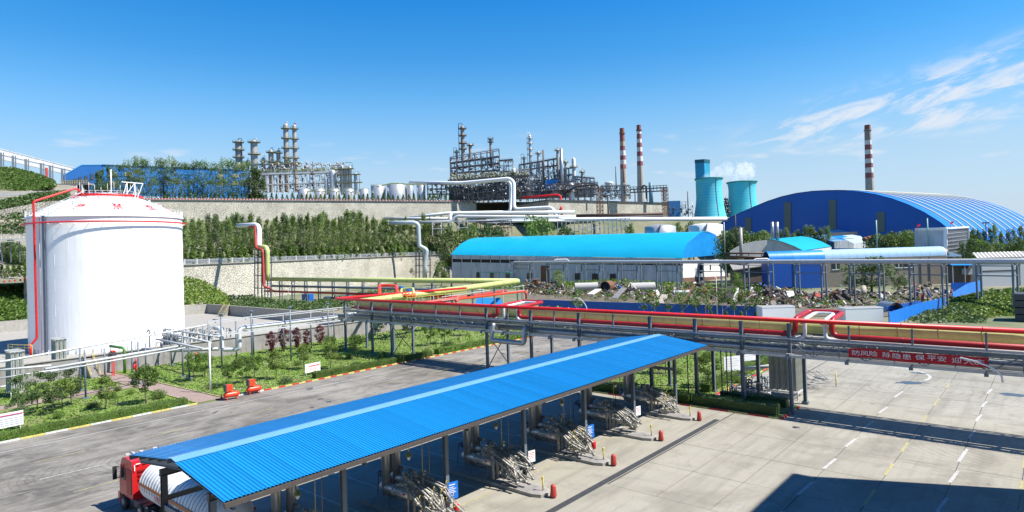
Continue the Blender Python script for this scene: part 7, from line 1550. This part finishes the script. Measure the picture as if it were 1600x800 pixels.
single('red_valve_run', 'row of red flanged valves beside the arched loop pipe', 'valve', m, M_orange)
m = MB(); m.tube([G(625, 449, 9.9), G(629, 449.5, 9.9)], .35, 10); m.tube([G(636, 453, 9.6), G(641, 454, 9.6)], .3, 10); single('actuator', 'small blue valve actuators behind the arched red loop', 'valve', m, mat('actuator_blue', (.02, .18, .50), .4))['kind'] = 'stuff'
m = MB(); m.tube([G(627, 458, 9), G(627, 452, 9.6), G(645, 450, 9.9), G(647, 460, 9)], .25, 8, .8); single('yellow_branch', 'small pale yellow branch pipe looping over the valve row', 'pipe', m, M_yel)
# orange red pipe and white frame right of the bend
oa = [G(712, 471, 6.4), G(718, 467, 6.8), G(820, 455, 6.8), G(822, 457, 6.6), G(822, 466, 5)]
pipe('orange_pipe', 'orange red pipe rising from the rack to a short drop left of the fence', [tuple(q) for q in oa], .26, M_orange, .8)
r = thing('pipe_trestle', 'white thin pipe trestle carrying the orange pipe under the yellow bend', 'pipe rack', tuple(G(780, 480)))
m = MB(); 
for px, py in ((678, 478), (716, 478), (754, 472), (787, 468), (819, 464)): q = G(px, py+18); m.bar(q, Vector((q.x, q.y, 7.0)), .16)
obj('post', m, M_lgrey, r, True, kind='stuff'); m = MB(); m.bar(G(690, 464, 6.9), G(820, 446, 7.6), .14); m.bar(G(690, 470, 6.0), G(820, 453, 6.6), .1); obj('rail', m, M_lgrey, r, True)
pipe('red_pipe', 'dark red pipe slanting below the yellow pipe behind the orange one', [tuple(G(640, 477, 4.5)), tuple(G(790, 455, 4.5))], .55, M_redf); 
# horizontal white tank under the rear rack
m = MB(); a = G(508, 470, 1.6); b = G(527, 470, 1.6); m.tube([a, b], 1.5, 16); single('horizontal_tank', 'small white horizontal tank under the rear pipe rack', 'tank', m, M_wdirty)
m = MB(); q = G(540, 472); m.box(q.x-3, q.x+3, q.y-1, q.y+1, 0, 2.4); q = G(482, 470); m.box(q.x-3, q.x+2, q.y-1, q.y+1, 0, 2.6); single('blue_cabinets', 'deep blue cabinets below the rear pipe rack', 'cabinet', m, M_bluef)
for px, py, ty, w_, lb in ((447, 480, 438, -1, 'grey swan neck lamp standing before the stone wall'), (655, 470, 443, 1, 'grey swan neck lamp in front of the yellow pipe bend'),):
    q = G(px+3, py); swan(lb, q, (py-ty)*.19, 2.6, R_*w_ if w_ > 0 else R_, M_lgrey)
# ================================================================ scrapyard
rs_ = random.Random(77); cmat = [mat('scrap_rust', (.17, .08, .045), .85, var=.4, scale=1), mat('scrap_dark', (.05, .045, .042), .8, var=.4), mat('scrap_grey', (.27, .26, .25), .6, .3, var=.3), mat('scrap_white', (.60, .59, .56), .6, var=.2), mat('scrap_green', (.02, .26, .18), .6), mat('scrap_blue', (.02, .10, .35), .6), mat('scrap_red', (.40, .05, .03), .6), mat('scrap_tan', (.36, .32, .26), .9, var=.2)]
seg = [(820, 447, 462, 245), (870, 449, 466, 232), (1000, 452, 472, 205), (1190, 460, 480, 170), (1300, 463, 484, 160), (1500, 456, 482, 158)]
wts = [30, 34, 12, 7, 1.2, 1.5, 1.5, 8]
for mi, mt in enumerate(cmat):
    m = MB()
    for _ in range(int(2600*wts[mi]/92)):
        k = rs_.uniform(0, len(seg)-1); i = int(k); f = k-i; a = [seg[i][q]*(1-f)+seg[i+1][q]*f for q in range(4)]
        if a[0] > 1290 and mi in (0, 1) and rs_.random() < .35: continue
        if a[0] < 1250 and mi in (4, 5, 6) and rs_.random() < .6: continue
        g_ = rs_.random(); q = PZ(a[0], a[3]+g_*45, 0); hh = 2.9*(1-abs(g_-.5)*1.5)*rs_.uniform(.1, 1.1)*max(.12, .75+.75*sin(a[0]*.052+g_*3)+.35*sin(a[0]*.17+g_*9)); q.z = hh
        s = rs_.uniform(.25, .9)**1.0*(2.3 if rs_.random() < .08 else 1); kd = rs_.random(); v = Vector((rs_.uniform(-1, 1), rs_.uniform(-1, 1), rs_.uniform(-.5, .8))).normalized()
        if kd < .45: m.bar(q-v*s*1.3, q+v*s*1.3, s*.9, s*.12)
        elif kd < .7: m.bar(q-v*s*1.5, q+v*s*1.5, .18, .18)
        elif kd < .85: m.tube([q-v*s, q+v*s], s*.4, 7)
        else: m.bar(q-v*s*.6, q+v*s*.6, s, s*.8)
    stuff('scrap_heap', 'heaped %s pieces of the scrapyard behind the blue fence' % mt.name.replace('scrap_', '').replace('dark', 'blackened').replace('rust', 'rusty')+(' metal' if mi < 3 else ''), 'scrap', m, mt)
g = MB(); Q = [PZ(815, 262, .05), PZ(815, 215, .05), PZ(1190, 150, .05), PZ(1510, 136, .05), PZ(1530, 190, .05), PZ(1200, 215, .05)]; g.quad(*Q); struct('scrapyard_ground', g, M_soil)
scrub('weeds growing through the scrap heaps', [(830, 450, 462, 225), (1000, 455, 474, 190), (1190, 462, 482, 162), (1480, 462, 482, 150)], 260, .55, M_leaf)
def drum(label, x0, x1, y, d, r_, mt, yaw=0., hollow=True):
    A, B = P(x0, y, d), P(x1, y, d); t = (B-A); A.z = B.z = (A.z+B.z)/2; t = (B-A).normalized(); v = F_*yaw; A = A-v*.5; B = B+v*.5; m = MB(); m.tube([A, B], r_, 20, cap=False); m.tube([A, B], r_*.92, 20, cap=False)
    t = (B-A).normalized(); u = t.cross(Vector((0, 0, 1))).normalized(); w_ = u.cross(t)
    r = thing('scrap_pipe', label, 'pipe', tuple(A), 'large scrapped pipes'); obj('pipe_wall', m, mt, r, True); m = MB(); m.tube([B-t*.6, B-t*.5], r_*.93, 20); m.tube([A+t*.6, A+t*.5], r_*.93, 20); obj('dark_inside', m, M_black, r, True)
drum('long grey scrap pipe lying left in the scrapyard', 898, 934, 448, 232, 1.5, mat('pipe_cement', (.42, .41, .38), .8, var=.15)); drum('scrap pipe seen end on showing its rusty mouth', 944, 955, 447, 236, 1.9, M_rust, 5); drum('thick pale scrap pipe in the middle of the scrapyard', 985, 1023, 448.5, 225, 1.6, mat('pipe_cement', (.42, .41, .38), .8)); drum('long thin rusty scrap pipe right of the thick pale one', 1066, 1129, 454, 212, .75, M_rust)
drum('short pale scrap pipe left of the leaning planks', 1052, 1077, 457, 205, .7, M_lgrey); drum('rusty thin pipe lying across the middle of the heap', 1150, 1200, 461, 195, .5, M_rust)
m = MB(); A = P(1400, 480, 150); 
for k in range(10): a0, a1 = pi*k/10, pi*(k+1)/10; c_ = lambda a, y: A+R_*(cos(a)*1.9)+Vector((0, 0, sin(a)*2.1-1))+F_*y; m.quad(c_(a0, 0), c_(a0, 5), c_(a1, 5), c_(a1, 0))
single('curved_sheet', 'pale arched sheet of scrap behind the right outbuilding', 'scrap', m, M_galv)
for k, (x0, y0, x1, y1, w_, mt, lb) in enumerate(((1137, 470, 1145, 447, 2.6, cmat[1], 'big dark slab leaning up out of the heap'), (1146, 472, 1150, 450, 1.6, cmat[3], 'crumpled white sheet leaning beside the dark slab'), (1070, 472, 1084, 447, .7, cmat[0], 'long rusty plank leaning in the heap'), (1076, 470, 1090, 448, .5, cmat[2], 'grey plank crossing the rusty leaning one'), (960, 466, 975, 450, 1.8, cmat[2], 'grey panel tilted at the left of the heap'), (1030, 474, 1040, 460, 2.2, cmat[7], 'tan slab tilted near the fence'), (922, 460, 935, 452, 2., cmat[3], 'pale drum half buried at the left of the heap'))):
    m = MB(); m.bar(P(x0, y0, 185), P(x1, y1, 190), w_, .25); single('scrap_plate', lb, 'scrap', m, mt)
# saplings and small conifers along the fence
for k, (px, by_, ty) in enumerate(((1006, 488, 455), (1024, 489, 458), (1046, 490, 459), (1067, 491, 458), (1088, 492, 460), (1107, 493, 457), (1130, 494, 459), (1148, 494, 457), (1167, 495, 458), (1185, 496, 461), (903, 484, 456))):
    d = 150-(px-1000)*.06; q = P(px, by_+6, d); q.z = 0; pr = tree_proto('sapling', 'slim whitewashed sapling before the blue fence, %s' % ('first from the left', 'second', 'third', 'fourth', 'fifth', 'sixth', 'seventh', 'eighth', 'ninth', 'tenth', 'apart at the left')[k], 7.4, 1.7, 2.8, 20, 28, .36, M_leaf, M_barkw, .07, loc=tuple(q), group='saplings before the blue fence', limbs=3)
for k in range(13): px = 905+23*k; q = P(px, 498, 146-(px-905)*.03); q.z = 0; conical(q, 2.6, 'pointed yellow green conifer sapling at the foot of the blue fence', 'conifer saplings at the blue fence', 0)
treeat(roundt[0], 873, 255, 0, 421, 'round bushy tree standing before the warehouse windows', 'solitary trees in the weeds', .9); treeat(roundt[2], 1153, 215, 0, 424, 'green tree left of the blue wall of the barrel shed', 'solitary trees in the weeds', .8)
treeat(roundt[1], 1362, 205, 0, 400, 'big dark tree covering the wall of the barrel shed', 'solitary trees in the weeds', 1.7); treeat(roundt[1], 1406, 198, 0, 431, 'round dark bush tree right of the big dark tree', 'solitary trees in the weeds', 1.1); treeat(roundt[1], 1330, 205, 0, 432, 'low dark tree left of the big dark tree', 'solitary trees in the weeds', 1.1)
treeat(roundt[1], 640, 395, 0, 416, 'bush growing at the foot of the stone wall left of the risers', 'solitary trees in the weeds', .8); treeat(roundt[2], 690, 330, 0, 405, 'leafy tree by the risers at the left end of the grey pipe', 'solitary trees in the weeds', .8)
# trees in front of the dome hall
k = 0
for x0, x1, ty, d, st in ((1137, 1200, 357, 285, 10), (1222, 1300, 354, 300, 9), (1374, 1430, 359, 262, 9), (1515, 1610, 352, 262, 9), (1515, 1610, 372, 245, 12), (1500, 1530, 362, 265, 9)):
    px = x0
    while px < x1:
        treeat(popl[k % 4] if x0 > 1500 and ty < 360 or x0 == 1222 else roundt[k % 3], px, d+U(-4, 4), 2, ty+U(-4, 6)+(0 if x0 < 1500 else 2*sin(px)), ('leafy tree in the belt before the blue dome hall' if x0 < 1500 else 'dark tree in the belt at the right edge'), ('tree belt before the dome hall' if x0 < 1500 else 'tree belt at the right edge'), .75 if x0 != 1222 else .9); px += st*U(.8, 1.2); k += 1
r = far('floodlight_mast', 'black floodlight mast standing above the trees at the right edge', 'lamp', 1543, 400, 250); m = MB(); m.bar((0, 0, 0), (-1, 0, 52), .9); fo(m, 'mast', M_steeld, r); m = MB()
for x in (-4, 0, 4): m.cbox((x-1, -1, 52), (2.6, 1.5, 2))
m.bar((-6, 0, 51), (5, 0, 51), .5); fo(m, 'lamp_head', M_steeld, r)
m = MB(); q = P(1596, 492, 128); q.z = 0
for k in range(4): m.box(q.x-1, q.x+5, q.y-1, q.y+5, 1.4*k, 1.4*k+1.2)
single('cooling_unit', 'dark louvred machine at the right edge above the rack', 'machinery', m, M_steeld)
for px, py, h_, lb in ((918, 482, 5.5, 'white swan neck lamp at the left of the blue fence'), (1163, 500, 5.0, 'white swan neck lamp before the left outbuilding')): swan(lb, PZ(px, 150, 0), h_, 2.4, -R_ if px < 1000 else R_, M_wdirty)
r = thing('street_lamp', 'tall thin white pole lamp standing among the fence saplings', 'street lamp', tuple(PZ(1121, 146, 0))); m = MB(); m.tube([(0, 0, 0), (0, 0, 9.5), (-.8, -.5, 10.3)], .09, 6); obj('pole', m, M_white, r); m = MB(); m.tube([(0, 0, 4.2), (-1.5, -1.5, 3.8), (-1.9, -1.9, 3.2), (-1.9, -1.9, .5)], .08, 6, .3); m.tube([(-.6, -.6, 4.), (-2., -2., 4.1)], .07, 6); obj('branch_pipe', m, mat('pipe_pink', (.55, .30, .28), .6), r)
# reference pieces far left: thin mast behind tank etc.
def kill(o):
    for c in list(o.children): kill(c)
    bpy.data.objects.remove(o)
for p_ in PROTOS: kill(p_)
bpy.context.view_layer.update()
